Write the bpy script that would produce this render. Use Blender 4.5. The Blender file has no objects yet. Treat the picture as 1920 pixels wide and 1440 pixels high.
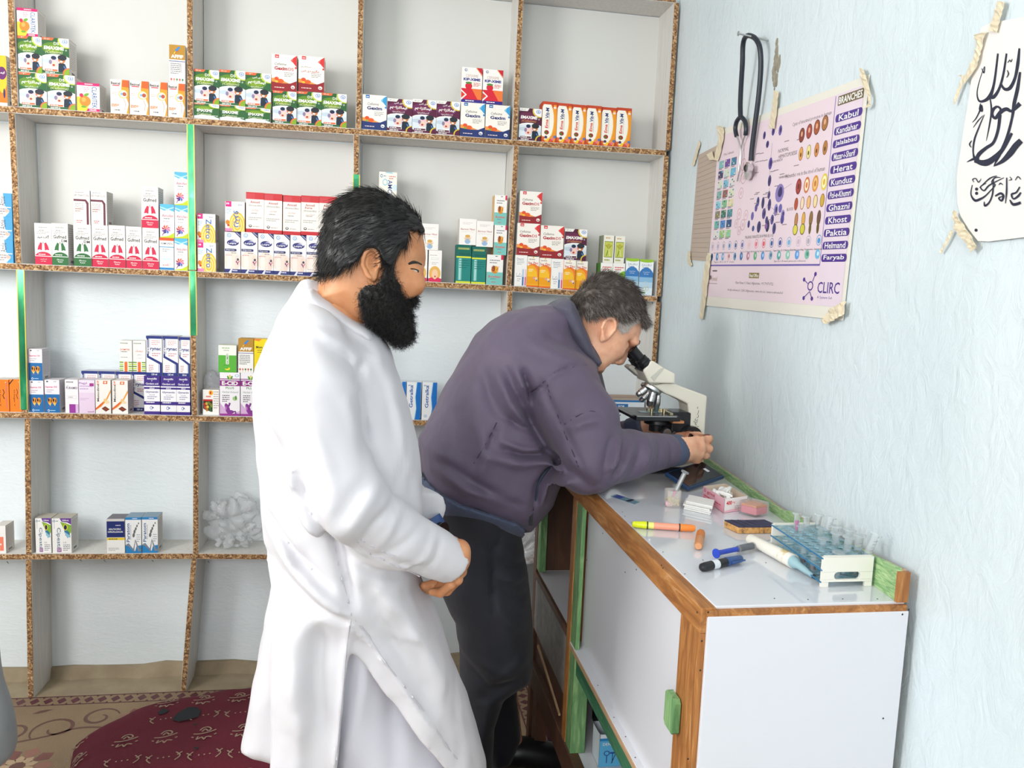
import bpy, bmesh, math, random
import numpy as np
from mathutils import Vector, Matrix
random.seed(7); rng = np.random.default_rng(7)
S = bpy.context.scene
COL = S.collection
PI = math.pi

# ---------------------------------------------------------------- camera
F, PITCH, ROLL, YAW, EYE = 1468.7, 0.1144, 0.0413, 0.1675, 1.45
_f = np.array([math.sin(YAW)*math.cos(PITCH), math.cos(YAW)*math.cos(PITCH), -math.sin(PITCH)])
_r0 = np.array([math.cos(YAW), -math.sin(YAW), 0.0]); _u0 = np.cross(_r0, _f)
_r = _r0*math.cos(ROLL)+_u0*math.sin(ROLL); _u = -_r0*math.sin(ROLL)+_u0*math.cos(ROLL)
cam = bpy.data.cameras.new('camera'); camo = bpy.data.objects.new('camera', cam); COL.objects.link(camo)
cam.sensor_width = 36; cam.lens = F/1920*36; cam.clip_start = .02
camo.matrix_world = Matrix(((_r[0], _u[0], -_f[0], 0), (_r[1], _u[1], -_f[1], 0), (_r[2], _u[2], -_f[2], EYE), (0, 0, 0, 1)))
S.camera = camo

# ---------------------------------------------------------------- light: overcast daylight through the open shop front
S.view_settings.view_transform = 'Standard'; S.view_settings.look = 'None'
S.view_settings.gamma = 1; S.view_settings.use_curve_mapping = False
S.view_settings.exposure = 0.5
W = bpy.data.worlds.new('world'); S.world = W; W.use_nodes = True
W.node_tree.nodes['Background'].inputs[0].default_value = (.93, .965, 1, 1)
W.node_tree.nodes['Background'].inputs[1].default_value = 1.75
def area(name, loc, tgt, sx, sy, e, col=(1, 1, 1)):
    l = bpy.data.lights.new(name, 'AREA'); l.shape = 'RECTANGLE'; l.size = sx; l.size_y = sy; l.energy = e; l.color = col
    o = bpy.data.objects.new(name, l); COL.objects.link(o); o.location = loc
    o.rotation_euler = (Vector(tgt)-Vector(loc)).to_track_quat('-Z', 'Y').to_euler(); return o
area('daylight_from_doorway', (-1.5, -3.0, 2.5), (.3, 2.6, 1.2), 1.3, 1.3, 48, (1, .985, .96))
area('daylight_from_side_window', (-2.12, .95, 2.0), (.7, 2.6, 1.2), 1.3, 1.1, 54, (1, .99, .97))

# ---------------------------------------------------------------- helpers
def ray(px, py):                       # direction of sight through a point of the photograph
    return _f+_r*(px-960)/F-_u*(py-720)/F
def aty(px, py, y): d = ray(px, py); return np.array([0, 0, EYE])+d*(y/d[1])
def atz(px, py, z): d = ray(px, py); return np.array([0, 0, EYE])+d*((z-EYE)/d[2])
def atx(px, py, x): d = ray(px, py); return np.array([0, 0, EYE])+d*(x/d[0])
WX0, WY0, WK = .83, 1.05, .11           # the right wall: x = WX0+(y-WY0)*WK
def wallx(y): return WX0+(y-WY0)*WK
def lin(h):
    if not isinstance(h, str): return tuple(h)
    h = ''.join(q*2 for q in h) if len(h) == 3 else h
    c = [int(h[i:i+2], 16)/255 for i in (0, 2, 4)]
    return tuple(x/12.92 if x <= .04045 else ((x+.055)/1.055)**2.4 for x in c)

class MB:
    def __init__(s): s.v = []; s.f = []; s.m = []; s.c = []
    def add(s, vs, fs, m=0, c=None):
        b = len(s.v); s.v += [tuple(map(float, p)) for p in vs]
        for f in fs: s.f.append(tuple(b+i for i in f)); s.m.append(m); s.c.append(c)
        return s
    def box(s, lo, hi, m=0, c=None):
        x0, y0, z0 = lo; x1, y1, z1 = hi
        return s.add([(x0,y0,z0),(x1,y0,z0),(x1,y1,z0),(x0,y1,z0),(x0,y0,z1),(x1,y0,z1),(x1,y1,z1),(x0,y1,z1)],
              [(0,3,2,1),(4,5,6,7),(0,1,5,4),(1,2,6,5),(2,3,7,6),(3,0,4,7)], m, c)
    def hexa(s, p, m=0, c=None):        # 8 corners, bottom ring then top ring
        return s.add(p, [(0,3,2,1),(4,5,6,7),(0,1,5,4),(1,2,6,5),(2,3,7,6),(3,0,4,7)], m, c)
    def cyl(s, a, b, r0, r1=None, n=16, m=0, caps=True, c=None):
        return s.loft([a, b], [r0, r0 if r1 is None else r1], n, m, caps, c)
    def loft(s, pts, rad, n=12, m=0, caps=True, c=None, closed=False):
        P = [Vector(p) for p in pts]; k = len(P); vs = []; fs = []
        t = [(P[min(i+1, k-1)]-P[max(i-1, 0)]).normalized() for i in range(k)]
        ref = Vector((0, 0, 1)) if abs(t[0].z) < .9 else Vector((0, 1, 0))
        u = t[0].cross(ref).normalized()
        for i in range(k):
            u = (u-t[i]*u.dot(t[i])).normalized(); w = t[i].cross(u)
            r = rad[i] if hasattr(rad, '__len__') else rad
            for j in range(n):
                a = 2*PI*j/n; vs.append(P[i]+(u*math.cos(a)+w*math.sin(a))*r)
        for i in range(k-1):
            for j in range(n):
                q = (j+1) % n; fs.append((i*n+j, i*n+q, (i+1)*n+q, (i+1)*n+j))
        if caps: fs += [tuple(range(n))[::-1], tuple(range((k-1)*n, k*n))]
        return s.add(vs, fs, m, c)
    def prism(s, poly, a, b, axis=1, m=0, c=None):  # polygon in the plane across axis, pushed from a to b
        n = len(poly)
        def P(p, h): q = [p[0], p[1]]; q.insert(axis, h); return q
        vs = [P(p, a) for p in poly]+[P(p, b) for p in poly]
        return s.add(vs, [tuple(range(n)), tuple(range(n, 2*n))[::-1]]+[(i, n+i, n+(i+1) % n, (i+1) % n) for i in range(n)], m, c)
    def sphere(s, c0, r, n=12, m=0, sc=(1, 1, 1), c=None):
        vs = []; fs = []; h = n//2+1
        for i in range(h+1):
            for j in range(n):
                a = PI*i/h; b = 2*PI*j/n
                vs.append((c0[0]+r*sc[0]*math.sin(a)*math.cos(b), c0[1]+r*sc[1]*math.sin(a)*math.sin(b), c0[2]+r*sc[2]*math.cos(a)))
        for i in range(h):
            for j in range(n): q = (j+1) % n; fs.append((i*n+j, (i+1)*n+j, (i+1)*n+q, i*n+q))
        return s.add(vs, fs, m, c)
    def mesh(s, name, mats, smooth=False, origin=(0, 0, 0)):
        me = bpy.data.meshes.new(name); o = np.array(origin, float)
        me.from_pydata([tuple(np.array(v)-o) for v in s.v], [], s.f)
        for m in (mats if isinstance(mats, (list, tuple)) else [mats]): me.materials.append(m)
        me.polygons.foreach_set('material_index', s.m)
        if any(c is not None for c in s.c):
            at = me.color_attributes.new('Col', 'FLOAT_COLOR', 'CORNER'); d = []
            for f, c in zip(s.f, s.c):
                d += [*(lin(c) if c is not None else (.8, .8, .8)), 1.0]*len(f)
            at.data.foreach_set('color', d)
        bm = bmesh.new(); bm.from_mesh(me)
        if not any(c is not None for c in s.c): bmesh.ops.recalc_face_normals(bm, faces=bm.faces)
        bm.to_mesh(me); bm.free()
        if smooth: shade(me, smooth)
        return me
def shade(me, ang=.6):
    me.polygons.foreach_set('use_smooth', [True]*len(me.polygons))
    try: me.set_sharp_from_angle(angle=ang if isinstance(ang, float) else .7)
    except Exception: pass
def link(name, me, parent=None, loc=(0, 0, 0)):
    o = bpy.data.objects.new(name, me); COL.objects.link(o); o.location = loc
    if parent is not None: o.parent = parent
    return o
def tag(o, label=None, cat=None, group=None, kind=None):
    for k, v in (('label', label), ('category', cat), ('group', group), ('kind', kind)):
        if v: o[k] = v
    return o
class Thing:                            # an Empty at the base; parts are given in world coordinates
    def __init__(s, name, loc, label, cat, group=None):
        s.o = bpy.data.objects.new(name, None); COL.objects.link(s.o); s.loc = tuple(map(float, loc)); s.o.location = s.loc
        s.o.empty_display_size = .02; tag(s.o, label, cat, group)
    def part(s, name, mb, mats, smooth=False, parent=None, label=None, bevel=0, kind=None):
        me = mb if isinstance(mb, bpy.types.Mesh) else mb.mesh(name, mats, smooth, s.loc)
        o = link(name, me, parent or s.o)
        if bevel: bev(o, bevel)
        return tag(o, label, kind=kind)
def bev(o, w, seg=2):
    b = o.modifiers.new('bevel', 'BEVEL'); b.width = w; b.segments = seg; b.limit_method = 'ANGLE'; b.angle_limit = .7; return o
def single(name, mb, mats, label, cat, group=None, smooth=False, origin=None, bevel=0, kind=None):
    if origin is None:
        v = np.array(mb.v); origin = ((v[:, 0].min()+v[:, 0].max())/2, (v[:, 1].min()+v[:, 1].max())/2, v[:, 2].min())
    o = link(name, mb.mesh(name, mats, smooth, origin), None, origin); tag(o, label, cat, group, kind)
    if bevel: bev(o, bevel)
    return o
def catmull(p, n=6):
    p = [np.array(q, float) for q in p]; out = []
    for i in range(len(p)-1):
        a, b, c, d = p[max(i-1, 0)], p[i], p[i+1], p[min(i+2, len(p)-1)]
        for k in range(n):
            t = k/n; out.append(.5*((2*b)+(c-a)*t+(2*a-5*b+4*c-d)*t*t+(3*b-a-3*c+d)*t**3))
    return out+[p[-1]]

# ---------------------------------------------------------------- materials
class NT:
    def __init__(s, name):
        s.m = bpy.data.materials.new(name); s.m.use_nodes = True; s.t = s.m.node_tree; s.b = s.t.nodes['Principled BSDF']
    def n(s, ty, **k):
        x = s.t.nodes.new(ty)
        for a, v in k.items():
            if a in x.inputs: x.inputs[a].default_value = v
            else: setattr(x, a, v)
        return x
    def l(s, a, b): s.t.links.new(a, b)
    def ramp(s, src, stops):
        r = s.n('ShaderNodeValToRGB'); e = r.color_ramp.elements
        while len(e) < len(stops): e.new(.5)
        for q, (p, c) in zip(e, stops): q.position = p; q.color = (*lin(c), 1)
        s.l(src, r.inputs[0]); return r.outputs[0]
    def coord(s, sc=(1, 1, 1), rot=(0, 0, 0)):
        tc = s.n('ShaderNodeTexCoord'); mp = s.n('ShaderNodeMapping'); s.l(tc.outputs['Object'], mp.inputs[0])
        mp.inputs['Scale'].default_value = sc; mp.inputs['Rotation'].default_value = rot; return mp.outputs[0]
    def noise(s, co, scale, det=4, rough=.5, dist=0):
        x = s.n('ShaderNodeTexNoise'); x.inputs['Scale'].default_value = scale; x.inputs['Detail'].default_value = det
        x.inputs['Roughness'].default_value = rough; x.inputs['Distortion'].default_value = dist; s.l(co, x.inputs['Vector']); return x.outputs[0]
    def bump(s, h, st=.3, d=.002):
        b = s.n('ShaderNodeBump'); b.inputs['Strength'].default_value = st; b.inputs['Distance'].default_value = d
        s.l(h, b.inputs['Height']); s.l(b.outputs[0], s.b.inputs['Normal'])
def flat(name, col, rough=.5, metal=0, **k):
    t = NT(name); t.b.inputs['Base Color'].default_value = (*lin(col), 1); t.b.inputs['Roughness'].default_value = rough
    t.b.inputs['Metallic'].default_value = metal
    for a, v in k.items(): t.b.inputs[a.replace('_', ' ')].default_value = v
    return t.m
def mottled(name, stops, scale=8, rough=.6, sc=(1, 1, 1), det=5, dist=0, bump=None, metal=0, rot=(0, 0, 0), **k):
    t = NT(name); co = t.coord(sc, rot); n = t.noise(co, scale, det, .55, dist)
    t.l(t.ramp(n, stops), t.b.inputs['Base Color']); t.b.inputs['Roughness'].default_value = rough; t.b.inputs['Metallic'].default_value = metal
    if bump: t.bump(t.noise(co, bump[0], 4, .6), bump[1], bump[2])
    for a, v in k.items(): t.b.inputs[a.replace('_', ' ')].default_value = v
    return t.m
M = {}
def _print():
    t = NT('printed_card'); a = t.n('ShaderNodeVertexColor', layer_name='Col'); t.l(a.outputs[0], t.b.inputs['Base Color'])
    t.b.inputs['Roughness'].default_value = .58; t.b.inputs['Specular IOR Level'].default_value = .3; return t.m
M['print'] = _print()
def _print2():
    t = NT('printed_paper'); a = t.n('ShaderNodeVertexColor', layer_name='Col'); t.l(a.outputs[0], t.b.inputs['Base Color'])
    t.b.inputs['Roughness'].default_value = .6; return t.m
M['paper'] = _print2()
def _chip():
    t = NT('chipboard_edge'); co = t.coord(); v = t.n('ShaderNodeTexVoronoi'); v.inputs['Scale'].default_value = 210; t.l(co, v.inputs['Vector'])
    sp = t.n('ShaderNodeSeparateColor'); t.l(v.outputs['Color'], sp.inputs[0])
    t.l(t.ramp(sp.outputs[0], [(0, '5c4028'), (.3, '8c6440'), (.6, 'a67c52'), (.85, 'c39c6e'), (1, 'd8b98e')]), t.b.inputs['Base Color'])
    t.b.inputs['Roughness'].default_value = .85; t.bump(sp.outputs[1], .6, .002); return t.m
M['chip'] = _chip()
M['laminate'] = mottled('whitewashed_board', [(.3, 'cfccc6'), (.7, 'dedbd6')], 6, .55, (14, 14, 1.2), bump=(60, .08, .001))
M['backboard'] = mottled('cream_backboard', [(.3, 'd6d6d1'), (.7, 'dcdcd8')], 1.3, .6)
def _plaster(name, a, b, c, sc, st):
    t = NT(name); co = t.coord(sc); n = t.noise(co, 1.6, 6, .6, .3)
    t.l(t.ramp(n, [(.25, a), (.5, b), (.75, c)]), t.b.inputs['Base Color']); t.b.inputs['Roughness'].default_value = .42
    n2 = t.noise(co, 26, 6, .62, .8); t.bump(n2, st, .006); return t.m
M['wall_back'] = _plaster('painted_plaster_white', 'dfe7ea', 'e6edf0', 'ebf1f3', (.8, .8, 2.2), .35)
M['wall_right'] = _plaster('painted_plaster_blue', 'd0dde3', 'd9e5ea', 'e1eaee', (1, 1, .7), .6)
M['dirt'] = mottled('dusty_plinth', [(.3, '8f7f68'), (.7, 'a5967c')], 9, .9, bump=(40, .4, .004))
M['ceil'] = flat('ceiling_white', 'efefeb', .8)
M['greenfoil'] = mottled('green_foil_tape', [(.3, '0f5c3c'), (.5, '1f8a5a'), (.66, '5fc48c'), (.78, '177a4c')], 14, .2, (1, 1, .35), metal=.4)
M['goldfoil'] = flat('gold_tape_edge', 'cdbb4a', .35, .4)
M['whitepanel'] = flat('white_laminate_panel', 'dadbe1', .22)
M['counter'] = flat('white_glossy_laminate', 'd6d8de', .08, Coat_Weight=.5, Coat_Roughness=.05)
def _wood(name, stops, sc, rough=.5):
    t = NT(name); co = t.coord(sc); n = t.noise(co, 7, 8, .62, 1.2)
    t.l(t.ramp(n, stops), t.b.inputs['Base Color']); t.b.inputs['Roughness'].default_value = rough
    t.bump(t.noise(co, 30, 5, .6), .35, .002); return t.m
WOODS = [(.25, '7a4a20'), (.45, '9a6230'), (.6, 'b47a40'), (.8, 'd8b184')]
M['wood_y'] = _wood('orange_wood_along', WOODS, (9, 1, 9)); M['wood_z'] = _wood('orange_wood_upright', WOODS, (9, 9, 1))
GR = [(.25, '4c7a4e'), (.5, '6f9c66'), (.65, '93b87e'), (.85, 'c4d8a8')]
M['green_z'] = _wood('green_painted_upright', GR, (9, 9, 1.2)); M['green_t'] = _wood('green_straw_trim', [(.25, '4f8050'), (.45, '7fa870'), (.6, 'a8c48c'), (.8, 'd2d8b0')], (14, 4, 30)); M['green_y'] = _wood('green_painted_rail', [(.3, '2c5f45'), (.55, '3f7a58'), (.75, '5f9a70'), (.9, '8fb992')], (9, 1.2, 9))
M['darkwood'] = _wood('dark_brown_board', [(.3, '4a3026'), (.7, '63432f')], (5, 5, 1)); M['greyboard'] = _wood('worn_grey_board', [(.3, '6d6a66'), (.6, '8a8680'), (.8, '9c9890')], (3, 3, 3))
M['plywood'] = _wood('pale_plywood', [(.3, 'b48d68'), (.7, 'cba883')], (2, 2, 8))
M['nail'] = flat('dark_nail', '3a3634', .5, .6)
M['black'] = flat('black_plastic', '1b1c1f', .35); M['blackmetal'] = flat('black_enamel', '26272b', .28, .2)
M['cream'] = flat('cream_enamel', 'e6e2d2', .35); M['creamgrey'] = flat('grey_cream_enamel', 'c9c8bc', .4)
M['chrome'] = flat('chrome', 'dcdddd', .28, 1.0); M['steel'] = flat('brushed_steel', 'b9babb', .3, 1.0); M['brass'] = flat('brass', 'd0c3a0', .3, 1.0)
M['clear'] = flat('clear_plastic', 'e4eaec', .12, Transmission_Weight=.75, IOR=1.3, Alpha=.6)
M['clearblue'] = flat('clear_blue_acrylic', 'b7dbe6', .08, Transmission_Weight=.75, IOR=1.2)
M['bag'] = flat('clear_film', 'eef0f2', .16, Transmission_Weight=.45, IOR=1.25, Alpha=.5, Coat_Weight=.6)
M['milky'] = flat('milky_plastic', 'f0ebe2', .2, Alpha=.3)
for k, c, r in (('white', 'f1f0ec', .4), ('offwhite', 'e6e3d8', .5), ('pink', 'f0a0ac', .45), ('hotpink', 'c83a94', .4), ('blue', '2545b8', .35), ('teal', '8fb0b8', .4), ('navyblue', '2f4f86', .35),
        ('yellow', 'dfe81c', .35), ('orange', 'f58a38', .35), ('salmon', 'f3a184', .35), ('copper', 'c98a5a', .3), ('rackblue', '1f6f9c', .3), ('ink', '2d2a4c', .5), ('sponge', 'd9a765', .9), ('blood', '3c1414', .3),
        ('grey', '8b8d90', .5), ('tape', 'ddd0b4', .45), ('cloth_white', 'e9e6e2', .8), ('inkblack', '20243a', .6), ('cardboard', 'b49f90', .8), ('lime', 'a8d020', .4), ('phonecase', '1f3a5e', .35), ('label', 'd9dde2', .5)):
    M[k] = flat(k+'_surface', c, r)
M['screen'] = flat('dark_glass_screen', '14161c', .05)
M['skin1'] = mottled('tan_skin', [(.3, 'bd7c52'), (.7, 'd09468')], 30, .5, bump=(350, .12, .001), Subsurface_Weight=.08, Subsurface_Scale=.01)
M['skin2'] = mottled('pale_ruddy_skin', [(.3, 'e0a080'), (.55, 'edb492'), (.75, 'f2c2a0')], 38, .5, bump=(300, .15, .001), Subsurface_Weight=.08, Subsurface_Scale=.01)
M['hair1'] = flat('black_hair', '141212', .42); M['beard1'] = flat('dark_beard', '191514', .6)
M['hair2'] = mottled('brown_grey_hair', [(.3, '332c28'), (.55, '4a413c'), (.75, '7c746e')], 60, .5); M['grey_hair'] = mottled('grey_hair', [(.3, 'd0c9c0'), (.7, 'ebe5de')], 80, .55)
def _cloth(name, a, b, sc, bump, rough=.75, sheen=.1):
    t = NT(name); co = t.coord(); n = t.noise(co, 5, 4); t.l(t.ramp(n, [(.3, a), (.7, b)]), t.b.inputs['Base Color'])
    t.b.inputs['Roughness'].default_value = rough; t.b.inputs['Sheen Weight'].default_value = sheen
    t.bump(t.noise(co, sc, 5, .6, .5), bump, .004); return t.m
M['tunic'] = _cloth('white_cotton', 'd0ced3', 'd7d5d9', 14, .3); M['tunic2'] = _cloth('white_cotton_trousers', 'cccbd4', 'd2d1da', 12, .3)
M['jacket'] = _cloth('purple_grey_jacket_cloth', '564b60', '62576c', 16, .45, .6); M['rib'] = _cloth('grey_blue_ribbing', '434d66', '4e5872', 60, .4)
M['collar'] = _cloth('dark_grey_collar', '4a4858', '545263', 30, .3); M['trouser'] = _cloth('black_twill', '1c1d26', '24252f', 20, .3, .8)
M['greycloth'] = _cloth('grey_cotton', '8e9497', '9aa0a3', 10, .3)
def _rug(name, a, b):
    t = NT(name); co = t.coord(); n = t.noise(co, 3, 6); t.l(t.ramp(n, [(.3, a), (.7, b)]), t.b.inputs['Base Color'])
    t.b.inputs['Roughness'].default_value = .95; t.bump(t.noise(co, 420, 2), .6, .003); return t.m
M['rug'] = _rug('beige_pile', '86715a', '9a8468'); M['rugred'] = _rug('maroon_pile', '47202e', '552837'); M['rugbrown'] = _rug('brown_pile', '5c3c34', '6a463c')
M['cushion'] = _rug('crimson_velvet', '5c1424', '6c1a2e'); M['cushion_motif'] = _rug('beige_motif', '9c8470', 'ad9580')
# ---------------------------------------------------------------- smooth bodies: signed distance fields meshed by surface nets
class Field:
    def __init__(s, lo, hi, h):
        s.lo = np.array(lo, float); s.h = h; n = np.ceil((np.array(hi)-s.lo)/h).astype(int)+1; s.n = n
        ax = [(s.lo[i]+h*np.arange(n[i])).astype(np.float32) for i in range(3)]
        s.x, s.y, s.z = ax[0][:, None, None], ax[1][None, :, None], ax[2][None, None, :]; s.ax = ax
        s.f = np.full(tuple(n), 9., np.float32)
    def caps(s, a, b, ra, rb):
        a = np.array(a, np.float32); d = np.array(b, np.float32)-a; L = float(d@d)+1e-9
        px, py, pz = s.x-a[0], s.y-a[1], s.z-a[2]; t = np.clip((px*d[0]+py*d[1]+pz*d[2])/L, 0, 1)
        return np.sqrt((px-t*d[0])**2+(py-t*d[1])**2+(pz-t*d[2])**2)-(ra+(rb-ra)*t)
    def chain(s, pts, rad, k=.01):
        g = None
        for i in range(len(pts)-1):
            c = s.caps(pts[i], pts[i+1], rad[i], rad[i+1]); g = c if g is None else smin(g, c, k)
        return g
    def ell(s, c, r, R=None):
        p = [s.x-c[0], s.y-c[1], s.z-c[2]]
        if R is not None: p = [R[0][i]*p[0]+R[1][i]*p[1]+R[2][i]*p[2] for i in range(3)]   # R columns are the axes
        q = [p[i]/r[i] for i in range(3)]; k0 = np.sqrt(q[0]**2+q[1]**2+q[2]**2); k1 = np.sqrt((q[0]/r[0])**2+(q[1]/r[1])**2+(q[2]/r[2])**2)
        return k0*(k0-1)/(k1+1e-6)
    def inside(s, poly, pl='xz'):           # distance inside a closed outline in the xz or xy plane, positive within
        u = s.ax[0][:, None]; v = s.ax[2 if pl == 'xz' else 1][None, :]; P = np.array(poly, np.float32)
        d2 = np.full((u.shape[0], v.shape[1]), 1e9, np.float32); ins = np.zeros(d2.shape, bool)
        for i in range(len(P)):
            a, b = P[i-1], P[i]; e = b-a; t = np.clip(((u-a[0])*e[0]+(v-a[1])*e[1])/(e@e+1e-12), 0, 1)
            d2 = np.minimum(d2, (u-a[0]-t*e[0])**2+(v-a[1]-t*e[1])**2)
            c = ((a[1] > v) != (b[1] > v)) & (u < (b[0]-a[0])*(v-a[1])/(b[1]-a[1]+1e-12)+a[0]); ins ^= c
        return np.where(ins, 1, -1)*np.sqrt(d2)
    def puff(s, poly, c, W, R, pl='xz', p=2):   # the outline given depth W either side of c, rounded over R at its edge
        d = s.inside(poly, pl); q = 1-np.minimum(d, R)/R
        if pl == 'xz': q = q[:, None, :]; w = s.y; W = W[:, None, :] if hasattr(W, 'shape') and W.ndim == 2 else W; c = c[:, None, :] if hasattr(c, 'shape') and c.ndim == 2 else c
        else: q = q[:, :, None]; w = s.z
        return ((np.abs((w-c)/W)**p+np.maximum(q, 0)**p)**(1/p)-1)*np.minimum(W, R)*.8
    def folds(s, lines, side=None, pl='xz'):    # ridges (+) and creases (-) drawn on the outline plane
        u = s.ax[0][:, None]; v = s.ax[2][None, :]; g = np.zeros((u.shape[0], v.shape[1]), np.float32)
        for pts, amp, wd in lines:
            d2 = np.full(g.shape, 1e9, np.float32); P = np.array(pts, np.float32); n = len(P)-1
            tt = np.zeros(g.shape, np.float32)
            for i in range(n):
                a, e = P[i], P[i+1]-P[i]; t = np.clip(((u-a[0])*e[0]+(v-a[1])*e[1])/(e@e+1e-12), 0, 1); q = (u-a[0]-t*e[0])**2+(v-a[1]-t*e[1])**2
                m = q < d2; d2 = np.where(m, q, d2); tt = np.where(m, (i+t)/n, tt)
            g += amp*np.exp(-d2/(wd*wd))*np.sin(PI*np.clip(tt*.9+.05, 0, 1))**.5
        return g
    def near(s, x, z, side=-1):             # y of the surface seen from one side
        i = int(round((x-s.lo[0])/s.h)); k = int(round((z-s.lo[2])/s.h)); col = s.f[i, :, k]; I = np.where(col < 0)[0]
        return float(s.ax[1][I[0] if side < 0 else I[-1]]) if len(I) else float(s.ax[1].mean())
    def mesh(s):
        f = s.f; n = f.shape; ins = f < 0
        c = np.zeros((n[0]-1, n[1]-1, n[2]-1), np.uint8)
        for i in (0, 1):
            for j in (0, 1):
                for k in (0, 1): c += ins[i:n[0]-1+i, j:n[1]-1+j, k:n[2]-1+k]
        act = (c > 0) & (c < 8); I = np.argwhere(act); idx = np.full(c.shape, -1, np.int64); idx[act] = np.arange(len(I))
        acc = np.zeros((len(I), 3)); cnt = np.zeros(len(I)); cor = [(i, j, k) for i in (0, 1) for j in (0, 1) for k in (0, 1)]
        val = {q: f[I[:, 0]+q[0], I[:, 1]+q[1], I[:, 2]+q[2]].astype(float) for q in cor}
        for a in cor:
            for ax in range(3):
                if a[ax]: continue
                b = list(a); b[ax] = 1; b = tuple(b); va, vb = val[a], val[b]; m = (va < 0) != (vb < 0)
                t = np.where(m, va/(va-vb+1e-20), 0); P = np.tile(np.array(a, float), (len(I), 1)); P[:, ax] += t
                acc[m] += P[m]; cnt[m] += 1
        V = s.lo+(I+acc/cnt[:, None])*s.h; Fq = []
        for ax in range(3):
            sl0 = [slice(1, n[i]-1) for i in range(3)]; sl1 = list(sl0); sl0[ax] = slice(0, n[ax]-1); sl1[ax] = slice(1, n[ax])
            A, B = ins[tuple(sl0)], ins[tuple(sl1)]; b, d = (ax+1) % 3, (ax+2) % 3
            for flip, mask in ((0, A & ~B), (1, ~A & B)):
                E = np.argwhere(mask); off = np.ones(3, int); off[ax] = 0; E = E+off
                def g(db, dd): q = E.copy(); q[:, b] += db; q[:, d] += dd; return idx[q[:, 0], q[:, 1], q[:, 2]]
                Qd = np.stack([g(-1, -1), g(0, -1), g(0, 0), g(-1, 0)], 1); Fq.append(Qd[:, ::-1] if flip else Qd)
        return V, np.concatenate(Fq)
def smin(a, b, k):
    h = np.maximum(k-np.abs(a-b), 0)/k; return np.minimum(a, b)-h*h*k*.25
def smax(a, b, k): return -smin(-a, -b, k)
def fasted(name, V, Fq, origin=(0, 0, 0)):
    me = bpy.data.meshes.new(name); V = np.asarray(V)-np.array(origin); nf = len(Fq); k = Fq.shape[1]
    me.vertices.add(len(V)); me.vertices.foreach_set('co', V.astype(np.float32).ravel()); me.loops.add(nf*k); me.loops.foreach_set('vertex_index', Fq.astype(np.int32).ravel())
    me.polygons.add(nf); me.polygons.foreach_set('loop_start', np.arange(0, nf*k, k, dtype=np.int32)); me.polygons.foreach_set('use_smooth', np.ones(nf, bool)); me.update(calc_edges=True); return me
def skin(name, V, Fq, mat, parent, loc, smooth=0):
    me = fasted(name, V, Fq, loc)
    for m in (mat if isinstance(mat, list) else [mat]): me.materials.append(m)
    o = link(name, me, parent)
    if smooth: md = o.modifiers.new('smooth', 'SMOOTH'); md.factor = .5; md.iterations = smooth
    return o
def wob(x, y, z, f, ph=0):              # soft irregular waves
    return np.sin(f*x+1.7*np.sin(f*.6*y+ph)+ph)*np.sin(f*.8*z+1.3*np.sin(f*.7*x+2*ph))*np.sin(f*.9*y+ph*1.3+1.1*np.sin(f*.5*z))
def zpx(pts, x0, y0, s): return [(x0+a/s, y0+b/s) for a, b in pts]
def out(pts, y): return [(aty(a, b, y)[0], aty(a, b, y)[2]) for a, b in pts]   # photograph outline -> (x, z) at distance y
def smooth2(p, n=4): return [tuple(q) for q in catmull([np.array(a) for a in list(p)+[p[0]]], n)[:-1]]
def strands(name, roots, dirs, L, wid, mat, parent, loc, curl=0., seg=4, droop=0., jit=.25, seed=1, norm=None, tag_=None):
    g = np.random.default_rng(seed); N = len(roots); P = np.array(roots, float); D = np.array(dirs, float)+jit*g.standard_normal((N, 3)); D /= np.linalg.norm(D, axis=1)[:, None]
    L = L*(.7+.6*g.random(N)); ph = g.uniform(0, 2*PI, N); U = np.cross(D, g.standard_normal((N, 3))); U /= np.linalg.norm(U, axis=1)[:, None]; Wd = np.cross(D, U)
    V = np.zeros((N, seg+1, 3, 3)); p = P.copy()
    for i in range(seg+1):
        t = i/seg; c = p+curl*(np.cos(ph+5.5*t*PI/2)[:, None]*U+np.sin(ph+5.5*t*PI/2)[:, None]*Wd)*min(1, t*3)
        for j in range(3): V[:, i, j] = c+(wid*(1-t*.75))*(math.cos(2*PI*j/3)*U+math.sin(2*PI*j/3)*Wd)
        if norm is not None: D = D+norm*(.0)  # keep the lie of the hair
        D[:, 2] -= droop/seg; D /= np.linalg.norm(D, axis=1)[:, None]; p = p+D*(L/seg)[:, None]
    base = (np.arange(N)*(seg+1)*3)[:, None, None, None]; ii = np.arange(seg)[None, :, None, None]; jj = np.arange(3)[None, None, :, None]; j2 = (jj+1) % 3
    Fq = np.concatenate([base+ii*3+jj, base+ii*3+j2, base+(ii+1)*3+j2, base+(ii+1)*3+jj], 3).reshape(-1, 4)
    o = skin(name, V.reshape(-1, 3), Fq, mat, parent, loc); o['kind'] = 'stuff'; return o
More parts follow.
